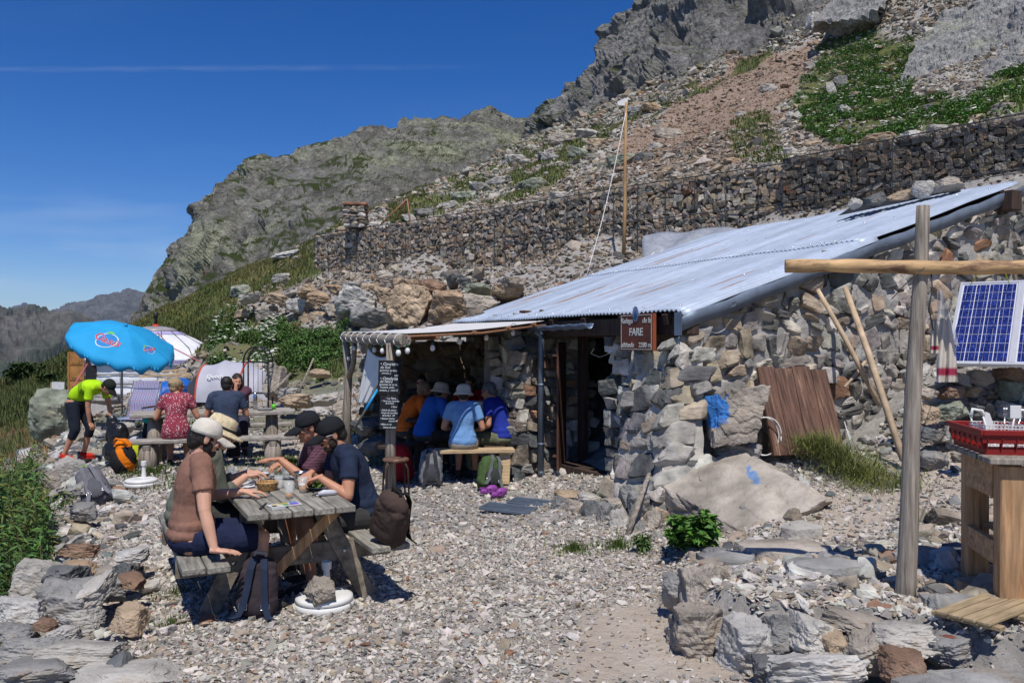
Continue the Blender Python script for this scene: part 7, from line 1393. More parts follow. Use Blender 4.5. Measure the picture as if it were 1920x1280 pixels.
# alcove table, benches, stool
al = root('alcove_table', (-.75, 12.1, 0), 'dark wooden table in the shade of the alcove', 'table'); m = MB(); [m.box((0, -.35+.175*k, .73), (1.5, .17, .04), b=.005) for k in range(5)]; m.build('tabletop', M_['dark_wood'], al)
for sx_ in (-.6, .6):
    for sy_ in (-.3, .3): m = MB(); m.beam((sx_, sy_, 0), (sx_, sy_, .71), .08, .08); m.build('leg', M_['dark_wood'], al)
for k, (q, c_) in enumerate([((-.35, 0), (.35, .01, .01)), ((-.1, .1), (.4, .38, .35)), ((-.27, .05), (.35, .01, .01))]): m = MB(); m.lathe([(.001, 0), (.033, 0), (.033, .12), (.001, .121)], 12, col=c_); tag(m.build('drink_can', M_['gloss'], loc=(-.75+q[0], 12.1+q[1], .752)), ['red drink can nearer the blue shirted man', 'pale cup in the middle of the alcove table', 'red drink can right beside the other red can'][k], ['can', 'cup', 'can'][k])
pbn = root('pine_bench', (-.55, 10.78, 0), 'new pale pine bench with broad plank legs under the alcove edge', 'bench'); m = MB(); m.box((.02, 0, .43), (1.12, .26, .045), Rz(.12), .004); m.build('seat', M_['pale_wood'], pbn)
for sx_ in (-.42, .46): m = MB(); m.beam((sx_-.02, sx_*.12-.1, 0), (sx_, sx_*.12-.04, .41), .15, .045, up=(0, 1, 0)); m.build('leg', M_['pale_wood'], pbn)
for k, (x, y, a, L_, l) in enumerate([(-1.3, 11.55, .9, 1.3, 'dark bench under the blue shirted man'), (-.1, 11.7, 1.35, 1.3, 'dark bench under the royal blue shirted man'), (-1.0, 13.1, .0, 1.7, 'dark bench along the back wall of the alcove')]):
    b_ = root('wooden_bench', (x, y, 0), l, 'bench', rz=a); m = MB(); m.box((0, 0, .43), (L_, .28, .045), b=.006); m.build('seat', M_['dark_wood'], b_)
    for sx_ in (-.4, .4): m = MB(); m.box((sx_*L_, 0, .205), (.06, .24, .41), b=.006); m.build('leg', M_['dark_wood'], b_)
c = P(742, 930, 9.75); st = root('stool', (c[0], 9.75, 0), 'round brown stool with thin metal legs beside the canopy post', 'stool'); m = MB(); m.lathe([(.001, .44), (.145, .44), (.155, .45), (.155, .465), (.145, .475), (.001, .475)], 28); m.build('seat', M_['board_wood'], st); mk('brown_metal', (.06, .035, .03), .5, metal=.4, var=.2, bump=.1)
for k in range(4): a = PI/4+k*PI/2+.3; m = MB(); m.tube([(.11*math.cos(a), .11*math.sin(a), .44), (.14*math.cos(a), .14*math.sin(a), .42), (.175*math.cos(a), .175*math.sin(a), .36), (.19*math.cos(a), .19*math.sin(a), 0)], .011, 8); m.build('leg', M_['brown_metal'], st)
# clogs, gratings
mk('clog', (.26, .06, .30), .5, var=.1, bump=.1)
for k, (px, py, Y, rz, l) in enumerate([(916, 918, 10.05, -.9, 'left purple clog, the one further back'), (935, 921, 9.85, -.75, 'right purple clog, the one nearer the gratings')]):
    c = P(px, py, Y); r = root('clog', (c[0], Y, .0), l, 'clog', 'pair of purple clogs', rz=rz); m = MB(); m.ell((0, .0, .03), (.048, .13, .03), n=12); m.ell((0, .05, .055), (.05, .085, .05), n=12); m.lathe([(.046, .02), (.05, .05), (.046, .068), (.042, .05), (.040, .025)], 14, (0, -.07, 0), sy=1.1); V, F = remesh(m, .006, 2); m = MB(); m.add(V, F, smooth=True); m.build('shell', M_['clog'], r); m = MB(); m.tube([(-.048, .0, .07), (-.05, -.08, .075), (0, -.135, .08), (.05, -.08, .075), (.048, .0, .07)], .006, 6); m.build('heel_strap', M_['clog'], r)
for k, (px, py, Y, rz, l) in enumerate([(953, 955, 9.0, -.45, 'left galvanised step grating lying on the gravel'), (1003, 946, 9.3, -.45, 'right galvanised step grating against the planter wall')]):
    c = P(px, py, Y); r = root('step_grating', (c[0], Y, .035), l, 'grating', 'pair of metal gratings', rz=rz); r.rotation_euler = (.06, .02, rz); m = MB()
    for q in (-1, 1): m.box((q*.29, 0, 0), (.012, .26, .03), b=.002); m.box((0, q*.125, 0), (.58, .012, .03), b=.002)
    m.build('rim', M_['zinc'], r); m = MB(); [m.box((x, 0, .004), (.005, .25, .018), b=.001) for x in np.linspace(-.28, .28, 25)]; [m.box((0, y, .006), (.57, .005, .012), b=.001) for y in np.linspace(-.11, .11, 9)]; m.box((0, 0, -.01), (.56, .24, .004), b=.001); m.build('mesh', M_['zinc'], r)
# blue handled pole beside the cloth
m = MB(); q0, q1 = P(664, 805, 10.9), P(703, 738, 11.1); m.tube([q0, q1], .017, 8, col=(.08, .08, .08)); m.tube([q0*.45+q1*.55, q1+(q1-q0)*.12], .019, 8, col=(.03, .3, .6)); tag(m.build('broom_pole', M_['gloss']), 'slanting pole with a light blue handle beside the hanging cloth', 'pole')
m = MB(); q0 = A(1.02, 8.05, 0.0); m.tube([A(*P(1176, 1005, 7.75)), A(*P(1196, 945, 7.9)), A(*P(1217, 887, 8.15))], [.030, .034, .022], 8, flat=.5); tag(m.build('leaning_stake', M_['grey_log']), 'grey weathered stake leaning on the planter wall before the door', 'stake')
# ================= yurt
yc = A(-15.6, 36.2, -.5); yr = root('yurt', tuple(yc), 'white felt yurt with a wooden door standing at the left edge of the terrace', 'yurt'); RY = 3.0; YH = 1.62
mk('yurt_cloth', (.72, .73, .76), .85, var=.1, scale=1.5, bump=.6, bscale=3, bdist=.08)
m = MB(); n = 120; th = np.linspace(0, 2*PI, n+1); zz = np.linspace(0, YH, 14); G = np.zeros((14, n+1, 3))
for i, z in enumerate(zz):
    for j, a in enumerate(th): rr = RY+.05*math.sin(z/YH*PI*3)**2+.035*pn(np.array([[a*9, z*1.5, 0]]))[0]; G[i, j] = (rr*math.cos(a), rr*math.sin(a), z)
m.grid(G[:, ::1]); m.build('wall_cloth', M_['yurt_cloth'], yr)
m = MB(); prof = [(RY+.16, YH-.22), (RY+.17, YH-.02), (RY+.12, YH+.04), (2.4, YH+.42), (1.6, YH+.86), (.95, YH+1.15), (.85, YH+1.18)]; m.lathe(prof, 64); m.build('roof_cloth', M_['yurt_cloth'], yr)
m = MB(); m.lathe([(.9, YH+1.14), (.95, YH+1.18), (.75, YH+1.30), (.4, YH+1.38), (.05, YH+1.4)], 32); mk('crown', (.32, .30, .30), .3, var=.3, scale=2, bump=.1); m.build('crown', M_['crown'], yr)
mk('yurt_red', (.45, .04, .02), .6, var=.1, bump=0); m = MB(); m.lathe([(.16, YH+1.38), (.13, YH+1.46), (.04, YH+1.5)], 12); m.build('crown_knob', M_['yurt_red'], yr); m = MB(); m.tube([(0, 0, YH+1.45), (0, 0, YH+1.95)], .07, 8); m.tube([(0, 0, YH+1.75), (0, 0, YH+2.0)], .10, 8); m.build('chimney', M_['iron'], yr)
m = MB()
for z in (.12, .62, 1.02, 1.42): a = np.linspace(0, 2*PI, 61); m.tube(np.stack([(RY+.07)*np.cos(a), (RY+.07)*np.sin(a), z+.015*np.sin(a*7)], 1), .022, 5, cap=False)
for k in range(14):
    a = k*2*PI/14+.2; m.tube([((RY+.2)*math.cos(a), (RY+.2)*math.sin(a), YH-.15), ((RY+.14)*math.cos(a), (RY+.14)*math.sin(a), YH+.05), (2.4*math.cos(a+.1), 2.4*math.sin(a+.1), YH+.45), (1.0*math.cos(a+.2), 1.0*math.sin(a+.2), YH+1.17)], .016, 5)
    m.tube([((RY+.18)*math.cos(a), (RY+.18)*math.sin(a), YH-.15), ((RY+.08)*math.cos(a), (RY+.08)*math.sin(a), .2)], .012, 4)
mk('rope', (.05, .04, .04), .9, var=.2, bump=.1); m.build('rope', M_['rope'], yr)
mk('trim_violet', (.40, .36, .60), .8, var=.4, scale=30, bump=0); m = MB(); m.lathe([(RY+.176, YH-.16), (RY+.185, YH-.04)], 64); m.lathe([(1.25, YH+1.035), (.98, YH+1.16)], 48); m.v = [v+A(0, 0, .006) for v in m.v]; m.build('trim', M_['trim_violet'], yr)
# door on its left end, opened
m = MB(); da = math.radians(200); dr_ = Rz(da); dc = A(math.cos(da), math.sin(da), 0)*RY; mk('yurt_door', (.36, .17, .05), .6, var=.3, scale=3, bump=.2)
yo = P(143, 745, 33.2)-yc; yo[2] = 0; dd = nrm(A(1, .15, 0)); Rd = np.stack([dd, np.cross(UP, dd), UP], 1)
m.box(yo+UP*1.05, (.62, .06, 1.75), Rd, .01)
for z, h_ in ((.48, .4), (1.05, .5), (1.62, .42)): m.box(yo+UP*z-Rd[:, 1]*.04, (.46, .03, h_), Rd, .02); m.box(yo+UP*z-Rd[:, 1]*.055, (.3, .03, h_*.7), Rd, .02)
for q in (-1, 1): m.box(yo+UP*1.05+dd*q*.28-Rd[:, 1]*.04, (.07, .04, 1.75), Rd, .01)
m.build('door', M_['yurt_door'], yr); m = MB(); yo2 = P(173, 745, 33.5)-yc; m.box(A(yo2[0], yo2[1], 1.0), (.42, .3, 1.7), Rd, .01); m.build('doorway', M_['black'], yr)
m = MB(); m.tube([yc+A(.6, -1.2, YH+1.1), P(320, 650, 33), P(398, 690, 29)], .022, 5); mk('pink_rope', (.45, .12, .14), .7, var=.1, bump=0); tag(m.build('guy_rope', M_['pink_rope']), 'pink guy rope running from the yurt roof down to the right', 'rope')
m = MB(); m.tube([P(137, 725, 30.5), P(164, 682, 32)], .03, 6); tag(m.build('red_pole', M_['pink_rope']), 'thin red and white pole leaning at the yurt door', 'pole')
c = P(108, 728, 31); r = root('cardboard_box', (c[0], c[1], c[2]-.12), 'open cardboard box with a white side on the grass by the yurt', 'box', rz=.3); m = MB(); m.box((0, 0, .18), (.42, .3, .32), b=.01, col=(.38, .27, .17)); m.build('carton', M_['plain'], r); m = MB(); m.box((.05, -.165, .2), (.42, .012, .34), Ry(.05), .004, col=(.62, .62, .62)); m.build('white_panel', M_['plain'], r)
# ================= parasol
pc = P(229, 785, 17.0); gz_ = zgs(pc[0], 17.0); pa = root('parasol', (pc[0], 17.0, gz_), 'tilted light blue parasol with a red and white Oasis logo'.replace('Oasis', 'drink'), 'parasol')
pxy = A(pc[0], 17.0, 0); top = P(236, 611, 17.0)-A(pc[0], 17.0, gz_)
mk('parasol_blue', (.015, .31, .62), .75, var=.1, scale=3, bump=.2, bscale=6, bdist=.02); mk('grey_pole', (.25, .28, .30), .4, metal=.5, var=.1, bump=0)
axis_ = nrm(A(.40, -.30, 1.0)); Rp = frame(axis_, (1, 0, 0)); Rp = np.stack([nrm(np.cross(A(0, 1, 0), axis_)), np.cross(axis_, nrm(np.cross(A(0, 1, 0), axis_))), axis_], 1)
m = MB(); m.tube([(0, 0, -.05), (0, 0, 1.45), top-axis_*.02], .019, 10); m.build('pole', M_['grey_pole'], pa)
RR = 1.06
def canpt(rr, a, dz=0):
    k = a/(PI/4); f = abs((k % 1)-.5)*2; sag = (1-f*f)*.05*rr; r_ = rr*RR*(1-(1-f)*.07*0-.055*(1-f)*rr)
    z = -.36*rr**1.3-sag*.6-dz; return top+Rp@A(r_*math.cos(a), r_*math.sin(a), z)
m = MB(); n = 96; G = []
for rr in np.linspace(0.02, 1, 14): G.append([canpt(rr, 2*PI*j/n) for j in range(n+1)])
G.append([canpt(1.0, 2*PI*j/n)+A(0, 0, -.13-.05*math.sin(2*PI*j/n*16)*.8+.0)+Rp@A(math.cos(2*PI*j/n), math.sin(2*PI*j/n), 0)*.02*math.sin(j*.9) for j in range(n+1)])
G = np.array(G); m.grid(G[:, ::-1], thick=.004); m.build('canopy', M_['parasol_blue'], pa)
for k in range(8): m = MB(); m.tube([top+Rp@A(0, 0, -.03), canpt(.5, k*PI/4, .025), canpt(.99, k*PI/4, .012)], .006, 5); m.build('rib', M_['grey_pole'], pa)
m = MB(); m.ell(top+axis_*.02, (.03, .03, .04), n=8); m.build('finial', M_['parasol_blue'], pa)
# logo on the front panels: lettering laid on the cloth
mk('logo_red', (.55, .02, .04), .7, var=.05, bump=0); mk('logo_white', (.7, .7, .7), .7, var=.03, bump=0); mk('logo_green', (.12, .45, .12), .7, bump=0, var=.1); mk('logo_blue', (.02, .12, .4), .7, bump=0, var=.1)
def surf_pt(rr, a, off): p = canpt(rr, a); e = 1e-2; u = canpt(rr+e, a)-p; v = canpt(rr, a+e)-p; n = nrm(np.cross(u, v)); n = n if n@Rp[:, 2] > 0 else -n; return p+n*off
def wrap(obj, a0, r0, s, off):
    me = obj.data; V = np.array([v.co[:] for v in me.vertices]); out = []
    for v in V: x, y = v[0]*s, v[1]*s; rr = r0-y/RR; a = a0+x/(max(rr, .2)*RR); out.append(surf_pt(rr, a, off+v[2]*0))
    me.vertices.foreach_set('co', np.array(out, 'f').ravel()); me.update()
class _O: location = (0, 0, 0)
def logo(a0, r0, s):
    for word, mt, bold, off in (('Oasis', M_['logo_white'], .022, .006), ('Oasis', M_['logo_red'], 0.004, .010)):
        cu = bpy.data.curves.new('l', 'FONT'); cu.body = word; cu.size = 1; cu.align_x = 'CENTER'; cu.align_y = 'CENTER'; cu.offset = bold; cu.shear = .1; cu.resolution_u = 3; ob = bpy.data.objects.new('lettering', cu); C.objects.link(ob); bpy.context.view_layer.update()
        me = bpy.data.meshes.new_from_object(ob.evaluated_get(bpy.context.evaluated_depsgraph_get())); bpy.data.objects.remove(ob); o = bpy.data.objects.new('lettering', me); C.objects.link(o); o.parent = pa
        bm = bmesh.new(); bm.from_mesh(me); bmesh.ops.triangulate(bm, faces=bm.faces); bmesh.ops.subdivide_edges(bm, edges=[e for e in bm.edges if e.calc_length() > .15], cuts=2); bm.to_mesh(me); bm.free()
        me.materials.clear(); me.materials.append(mt); wrap(o, a0, r0, s, off)
    for nm, rad, mt, off in (('logo_disc', .98, 'logo_white', .003), ('logo_disc', .90, 'logo_blue2', .0045)):
        m = MB(); V = []; nr, na = 5, 28
        for i in range(nr+1):
            for j in range(na): q = i/nr*rad; aa = 2*PI*j/na; V.append((q*math.cos(aa)*.82, q*math.sin(aa)*.82, 0))
        m.add(V, [[i*na+j, i*na+(j+1) % na, (i+1)*na+(j+1) % na, (i+1)*na+j] for i in range(nr) for j in range(na)]); o = m.build(nm, M_[mt], pa); wrap(o, a0, r0, s*1.0, off)
    m = MB(); V = [(-.75+.15, .72, 0), (-.3, .62, 0), (.1, .86, 0), (-.1, 1.02, 0), (-.4, .95, 0)]; m.add(V, [[0, 1, 2, 3, 4]]); o = m.build('logo_leaf', M_['logo_green'], pa); wrap(o, a0, r0, s, .008)
mk('logo_blue2', (.02, .22, .55), .7, bump=0, var=.3, scale=3)
logo(-PI/2-.05, .56, .26); logo(-PI/8*.6, .66, .13)
pa['label'] = 'tilted light blue parasol with a round red and white logo before the yurt'
# ================= camping chair
c = P(250, 800, 15.2); cg_ = zgs(c[0], 15.2); ch = root('camping_chair', (c[0], 15.2, cg_), 'folding camping chair with checked pastel fabric under the parasol', 'chair', rz=-.1)
mf = M_['plaid_seat']; m = MB(); x = np.linspace(-.26, .26, 12); G = np.array([[(a, .22+.24*(v)+.02*math.sin(v*9), .42+.62*v-.03*math.cos(a*6)*(1-abs(v-.5))) for a in x] for v in np.linspace(0, 1, 14)]); m.grid(G, thick=.012); m.build('backrest', mf, ch)
m = MB(); G = np.array([[(a, -.24+.46*v, .44-.03*math.cos(a*6)*math.sin(v*3)) for a in x] for v in np.linspace(0, 1, 10)]); m.grid(G, thick=.012); m.build('seat', mf, ch)
m = MB(); m.box((0, .48, 1.02), (.5, .05, .16), Rx(-.3), .02); m.build('headrest', mf, ch)
for sx_ in (-1, 1):
    m = MB(); m.tube([(sx_*.28, .20, .40), (sx_*.28, .49, 1.10)], .012, 8); m.tube([(sx_*.28, -.26, .43), (sx_*.28, .24, .43)], .012, 8); m.tube([(sx_*.29, -.3, 0), (sx_*.29, .25, .62)], .012, 8); m.tube([(sx_*.30, .38, 0), (sx_*.30, -.22, .62)], .012, 8); m.build('frame', M_['grey_pole'], ch)
    m = MB(); m.box((sx_*.30, .0, .64), (.05, .42, .025), b=.01, col=(.03, .03, .03)); m.build('armrest', M_['plain'], ch)
# small dark low table with things left of rough table
c = P(250, 790, 14.4); lt = root('low_table', (c[0], 14.4, zgs(c[0], 14.4)), 'low dark side table with shoes on it before the camping chair', 'table'); m = MB(); m.box((0, 0, .34), (.75, .35, .04), b=.008); m.build('tabletop', M_['black'], lt)
for a, b_ in ((-.3, -.12), (.3, -.12), (-.3, .12), (.3, .12)): m = MB(); m.beam((a, b_, 0), (a, b_, .32), .05, .05); m.build('leg', M_['black'], lt)
for k, (dx, cc) in enumerate([(-.28, (.03, .05, .09)), (-.12, (.03, .05, .09)), (.1, (.12, .14, .10)), (.26, (.1, .12, .1))]): m = MB(); m.ell((0, 0, .045), (.045, .11, .045), n=10, col=cc); m.ell((0, -.06, .08), (.04, .05, .05), n=8, col=cc); tag(m.build('shoe', M_['cloth'], loc=(c[0]+dx, 14.38, zgs(c[0], 14.4)+.36)), ['dark blue shoe at the left end of the low table', 'dark blue shoe second from the left on the low table', 'olive shoe third from the left on the low table', 'olive shoe at the right end of the low table'][k], 'shoe', 'shoes on the low table')
# blue tarpaulin heap with timber frame
mk('tarp', (.02, .12, .45), .35, var=.25, scale=5, bump=.7, bscale=5, bdist=.08)
c = P(312, 745, 21.0); g_ = zgs(c[0], 21.0); V, F = bagmesh([((0, 0, .3), (.62, .4, .36)), ((.35, 0, .5), (.3, .3, .25)), ((-.35, -.1, .25), (.35, .35, .28))], .025, .06, 3, 2); m = MB(); m.add(V, F, smooth=True); tag(m.build('blue_tarpaulin', M_['tarp'], loc=(c[0], 21.0, g_)), 'crumpled bright blue tarpaulin heaped behind the camping chair', 'tarpaulin')
tf = root('timber_frame', (c[0], 21.4, g_), 'rough pale timber slats stacked over the blue tarpaulin', 'timber frame')
for q0, q1 in ((P(262, 700, 21.6), P(352, 692, 22)), (P(262, 706, 21.3), P(355, 700, 21.6)), (P(275, 722, 21.2), P(360, 702, 21.5)), (P(262, 712, 21.2), P(268, 740, 21.2)), (P(330, 695, 21.8), P(333, 712, 21.8))): m = MB(); m.beam(q0-A(c[0], 21.4, g_), q1-A(c[0], 21.4, g_), .09, .05); m.build('slat', M_['pale_wood'], tf)
# pop-up tent
tcn = P(432, 757, 20.5); g_ = zgs(tcn[0], 20.5); te = root('popup_tent', (tcn[0], 20.5, g_), 'light grey pop-up tent with coral red piping behind the rough table', 'tent')
mk('tent_cloth', (.42, .42, .48), .6, var=.08, scale=3, bump=.3, bscale=4, bdist=.04); mk('coral', (.55, .08, .05), .7, var=.1, bump=0); mk('tent_dark', (.05, .05, .06), .8, var=.2, bump=.1)
def hoop(x, h_, w_, ln, tw=0):
    a = np.linspace(0, PI, 24); return np.stack([x+ln*np.sin(a)+tw*np.cos(a), -np.cos(a)*w_, np.sin(a)*h_], 1)
hoops = [hoop(-.95, .25, .55, -.25), hoop(-.62, .88, .68, -.0), hoop(-.2, 1.0, .72, .08), hoop(.35, .98, .72, .12), hoop(.75, .72, .6, .1), hoop(1.25, .12, .35, .05)]
m = MB(); Gt = []
for a, b_ in zip(hoops[:-1], hoops[1:]):
    for u in np.linspace(0, 1, 8)[:-1]: Gt.append((a*(1-u)+b_*u)-A(0, 0, 1)*np.minimum(.05*math.sin(PI*u), (a*(1-u)+b_*u)[:, 2:3]*.3))
Gt.append(hoops[-1]); Gt = np.array(Gt); m.grid(Gt[7:]); m.build('shell', M_['tent_cloth'], te)
m = MB(); m.tube(hoops[1], .022, 6); m.tube(hoops[3], .022, 6); m.build('piping', M_['coral'], te)
m = MB(); m.grid(Gt[3:8]*A(1, 1, .98)); m.build('doorway', M_['tent_dark'], te)
text('Quechua', .15, np.array(te.location)+A(-.10, -.60, .62), A(1, .0, 0), A(0, .45, .78), te, M_['logo_white'], bold=.002)
# wrought iron frame
c = P(484, 762, 18.2); g_ = zgs(c[0], 18.2); ir = root('iron_stand', (c[0], 18.2, g_), 'black wrought iron stand with arched top and two shelves', 'plant stand')
Wd, Hh = .27, 1.12; m = MB()
for sx_ in (-1, 1):
    for sy_ in (-1, 1): m.tube([(sx_*Wd, sy_*.16, 0), (sx_*Wd, sy_*.16, Hh)], .018, 6)
m.build('posts', M_['iron'], ir); m = MB()
for sy_ in (-1, 1): a = np.linspace(0, PI, 16); m.tube(np.stack([Wd*np.cos(a), 0*a+sy_*.16, Hh+.32*np.sin(a)], 1), .018, 6)
a = np.linspace(0, PI, 16); m.tube(np.stack([.15*np.cos(a), 0*a-.16, Hh+.22*np.sin(a)], 1), .010, 6); m.build('arch', M_['iron'], ir)
for z, l in ((.42, 1.25), (1.10, 1.1)):
    m = MB(); [m.box((0, y, z), (Wd*2*l, .018, .018), b=.003) for y in (-.18, -.09, 0, .09, .18)]; [m.box((x*Wd*l, 0, z), (.018, .38, .018), b=.003) for x in (-1, 1)]; m.build('shelf', M_['iron'], ir)
for k in range(4): m = MB(); x = -.15+.1*k; m.tube([(x, .16, .42), (x, .16, 1.1)], .006, 5); m.build('bar', M_['iron'], ir)
m = MB(); m.tube([P(545, 700, 18), P(512, 735, 17.3)], .03, 6); tag(m.build('wooden_stick', M_['grey_log']), 'grey stick lying against the stones right of the iron stand', 'stick')
m = MB(); m.tube([P(588, 672, 17), P(560, 735, 16.5)], .02, 6); tag(m.build('wooden_stick', M_['grey_log']), 'thin stick leaning before the bank left of the canopy', 'stick')
# ================= log frame with crossbar
gzp = zgs(2.29, 4.83); lf_ = root('log_frame', (2.29, 4.83, gzp), 'grey log post carrying a freshly peeled horizontal log at right', 'log frame')
def lb(m, name, mt): return m.build(name, mt, lf_, M=(np.eye(3), -np.array(lf_.location)))
b0_, b1_ = P(1695, 1108, 4.83), P(1730, 386, 4.86); b0_[2] = gzp-.1
m = MB(); k = 14; pts = [b0_*(1-u)+b1_*u+A(.006*math.sin(u*9), 0, 0) for u in np.linspace(0, 1, k)]; m.tube(pts, np.interp(np.linspace(0, 1, k), [0, .3, 1], [.058, .050, .037]), 16); lb(m, 'post', M_['grey_log'])
cb0, cb1 = P(1472, 499, 4.98), P(1960, 504, 4.70)+A(.6, -.15, -.01); m = MB(); pts = [cb0*(1-u)+cb1*u+A(0, 0, .004*math.sin(u*11)) for u in np.linspace(0, 1, 18)]; m.tube(pts, [.040+.003*math.sin(i*2.3) for i in range(18)], 18); lb(m, 'crossbar', M_['peeled_log'])
m = MB(); m.tube([P(1745, 495, 4.8), P(1748, 540, 4.8), P(1742, 580, 4.8), P(1750, 620, 4.82)], .004, 5); m.tube([P(1735, 500, 4.78), P(1700, 530, 4.79), P(1672, 560, 5.0)], .003, 5); lb(m, 'wire', M_['wire'])
# towel and clear sheet hanging from the post
mk('towel', (.62, .57, .50), .95, var=.12, scale=8, bump=.5, bscale=120, bdist=.003, attr=True)
def towel(x0, x1, top, bot, off, name='towel'):
    G = np.zeros((26, 16, 3)); c = np.zeros((26, 16, 3))
    for i in range(26):
        for j in range(16):
            v, u = i/25, j/15; pinch = 1-.55*(1-v)**2; px = (x0+x1)/2+((x0+x1)/2+(x1-x0)*(u-.5)-(x0+x1)/2)*pinch+v*off; py = top+(bot-top)*v; G[i, j] = P(px, py, 4.97+.02*math.sin(u*13+v*3)*(.4+v)); rd = .76 < v < .90; c[i, j] = A(.62, .06, .17) if rd and (.05 < u < .97) else A(1, 1, 1)
    return G, c
tw = root('towel', tuple(P(1762, 600, 4.97)), 'beige kitchen towel with pink red bands hanging beside the log post', 'towel'); t0_ = -np.array(tw.location)
for x0, x1, t_, b_, o_ in ((1742, 1762, 600, 662, 2), (1752, 1792, 596, 716, 4)): G, c = towel(x0, x1, t_, b_, o_); m = MB(); m.grid(G, col=np.concatenate([c.reshape(-1, 3)]), thick=0); m.build('fold', M_['towel'], tw, M=(np.eye(3), t0_))
mk('clear_film', (.62, .64, .70), .2, var=.1, scale=4, bump=.4, bscale=6, bdist=.02, alpha=.45); m = MB(); G = np.array([[P(1757+35*u*(.3+v*.9), 545+85*v+u*20*v, 5.05+.02*math.sin(u*9+v*6)) for u in np.linspace(0, 1, 12)] for v in np.linspace(0, 1, 14)]); m.grid(G); tag(m.build('plastic_film', M_['clear_film']), 'torn piece of clear plastic film hanging above the towel', 'plastic film')
# ================= solar panels
mk('alu', (.62, .62, .64), .35, metal=.4, var=.05, bump=0)
def pvmat():
    m = material('solar_cell', (.012, .018, .10), .12, var=.3, scale=3, bump=0, coat=1, spec=.6); nt = m.node_tree; b = nt.nodes['Principled BSDF']; L = nt.links.new; tc = _n(nt, 'TexCoord'); v = _n(nt, 'TexVoronoi'); v.inputs['Scale'].default_value = 70; L(tc.outputs['Object'], v.inputs['Vector'])
    r = _n(nt, 'ValToRGB'); e = r.color_ramp.elements; e[0].color = (.010, .012, .07, 1); e[1].color = (.05, .09, .42, 1); e.new(.6); e[1].color = (.016, .022, .13, 1); bw = _n(nt, 'RGBToBW'); L(v.outputs['Color'], bw.inputs[0]); L(bw.outputs[0], r.inputs[0]); L(r.outputs[0], b.inputs['Base Color']); return m
M_['pv'] = pvmat(); mk('pv_back', (.55, .56, .62), .5, var=.03, bump=0)
bl_ = P(1775, 682, 8.45); tl_ = P(1806, 537, 9.2); uu = A(.80, -.60, 0); vv = nrm((tl_-bl_)-uu*((tl_-bl_)@uu)); nn = np.cross(uu, vv)
for k in range(2):
    o0 = bl_+uu*k*.585; sp = root('solar_panel', tuple(o0), ['blue solar panel, the fully visible left one', 'blue solar panel, the right one cut by the frame edge'][k], 'solar panel', 'pair of solar panels on the stone pile'); Rq = np.stack([uu, vv, nn], 1); w_, h_ = .555, 1.30; ce = uu*w_/2+vv*h_/2
    m = MB(); m.box(ce, (w_-.02, h_-.02, .02), Rq, .002); m.build('backing', M_['pv_back'], sp)
    m = MB()
    for i in range(4):
        for j in range(9): m.box(uu*(.028+.126*i+.060)+vv*(.035+.1375*j+.066)+nn*.012, (.118, .129, .004), Rq, .0006)
    m.build('cells', M_['pv'], sp)
    m = MB()
    for q in (0, 1): m.box(uu*(w_/2)+vv*(q*h_), (w_+.03, .03, .045), Rq, .003); m.box(uu*(q*w_)+vv*(h_/2), (.03, h_-.032, .0445), Rq, .003)
    m.build('frame', M_['alu'], sp)
    m = MB(); [m.box(uu*(.028+.126*i+.060+d)+vv*h_/2+nn*.0145, (.002, h_-.07, .0012), Rq, .0002) for i in range(4) for d in (-.028, .028)]; m.build('busbars', M_['pv_back'], sp)
mk('yellow_cord', (.55, .55, .03), .7, var=.05, bump=0)
for a, b_, l in ((P(1833, 512, 4.95), P(1818, 537, 9.5), 'yellow cord from the peeled log to the left solar panel'), (P(1885, 512, 4.85), P(1893, 533, 9.5), 'yellow cord from the peeled log between the solar panels')): m = MB(); m.tube([a, (a+b_)/2-UP*.0, b_], .004, 5); tag(m.build('yellow_cord', M_['yellow_cord']), l, 'cord', 'yellow cords holding the solar panels')
# plank hatch leaning on the wall, bars leaning
hq = [P(1418, 688, 8.95), P(1546, 694, 9.25), P(1584, 850, 8.85), P(1450, 854, 8.55)]; hat_ = root('plank_hatch', tuple(hq[3]), 'old reddish brown plank hatch leaning against the gable wall', 'hatch'); h0 = hq[3]
ux = nrm((hq[2]-hq[3])); vy = hq[0]-hq[3]; hl_ = np.linalg.norm(vy); vy = nrm(vy-ux*0); wd = np.linalg.norm(hq[2]-hq[3]); nz_ = nrm(np.cross(ux, vy)); Rq = np.stack([ux, np.cross(nz_, ux), nz_], 1); sk_ = float(vy@ux)
hat_.rotation_euler = Matrix(Rq.tolist()).to_euler(); mk('hatch_wood', (.13, .07, .048), .7, var=.6, scale=3, stretch=(14, 1, 14), bump=.8, bscale=8, bdist=.006, col2=(.30, .19, .125), c2lo=.57, c2hi=.7, c2scale=1.6)
m = MB(); e = [0, .23, .49, .76, 1]
for k, (a, b_) in enumerate(zip(e[:-1], e[1:])):
    x0, x1 = wd*a+.004, wd*b_-.004; h_ = hl_*(1, .985, 1.01, .975)[k]; V = []
    for z in (-.016, .016): V += [(x0, 0, z), (x1, 0, z), (x1+sk_*h_, h_, z), (x0+sk_*h_, h_*.995, z)]
    m.add(V, [[3, 2, 1, 0], [4, 5, 6, 7], [0, 1, 5, 4], [1, 2, 6, 5], [2, 3, 7, 6], [3, 0, 4, 7]])
m.build('planks', M_['hatch_wood'], hat_)
for f in (.15, .85): m = MB(); m.box((wd/2+sk_*hl_*f, hl_*f, -.033), (wd*.95, .10, .03), b=.004); m.build('batten', M_['hatch_wood'], hat_)
m = MB()
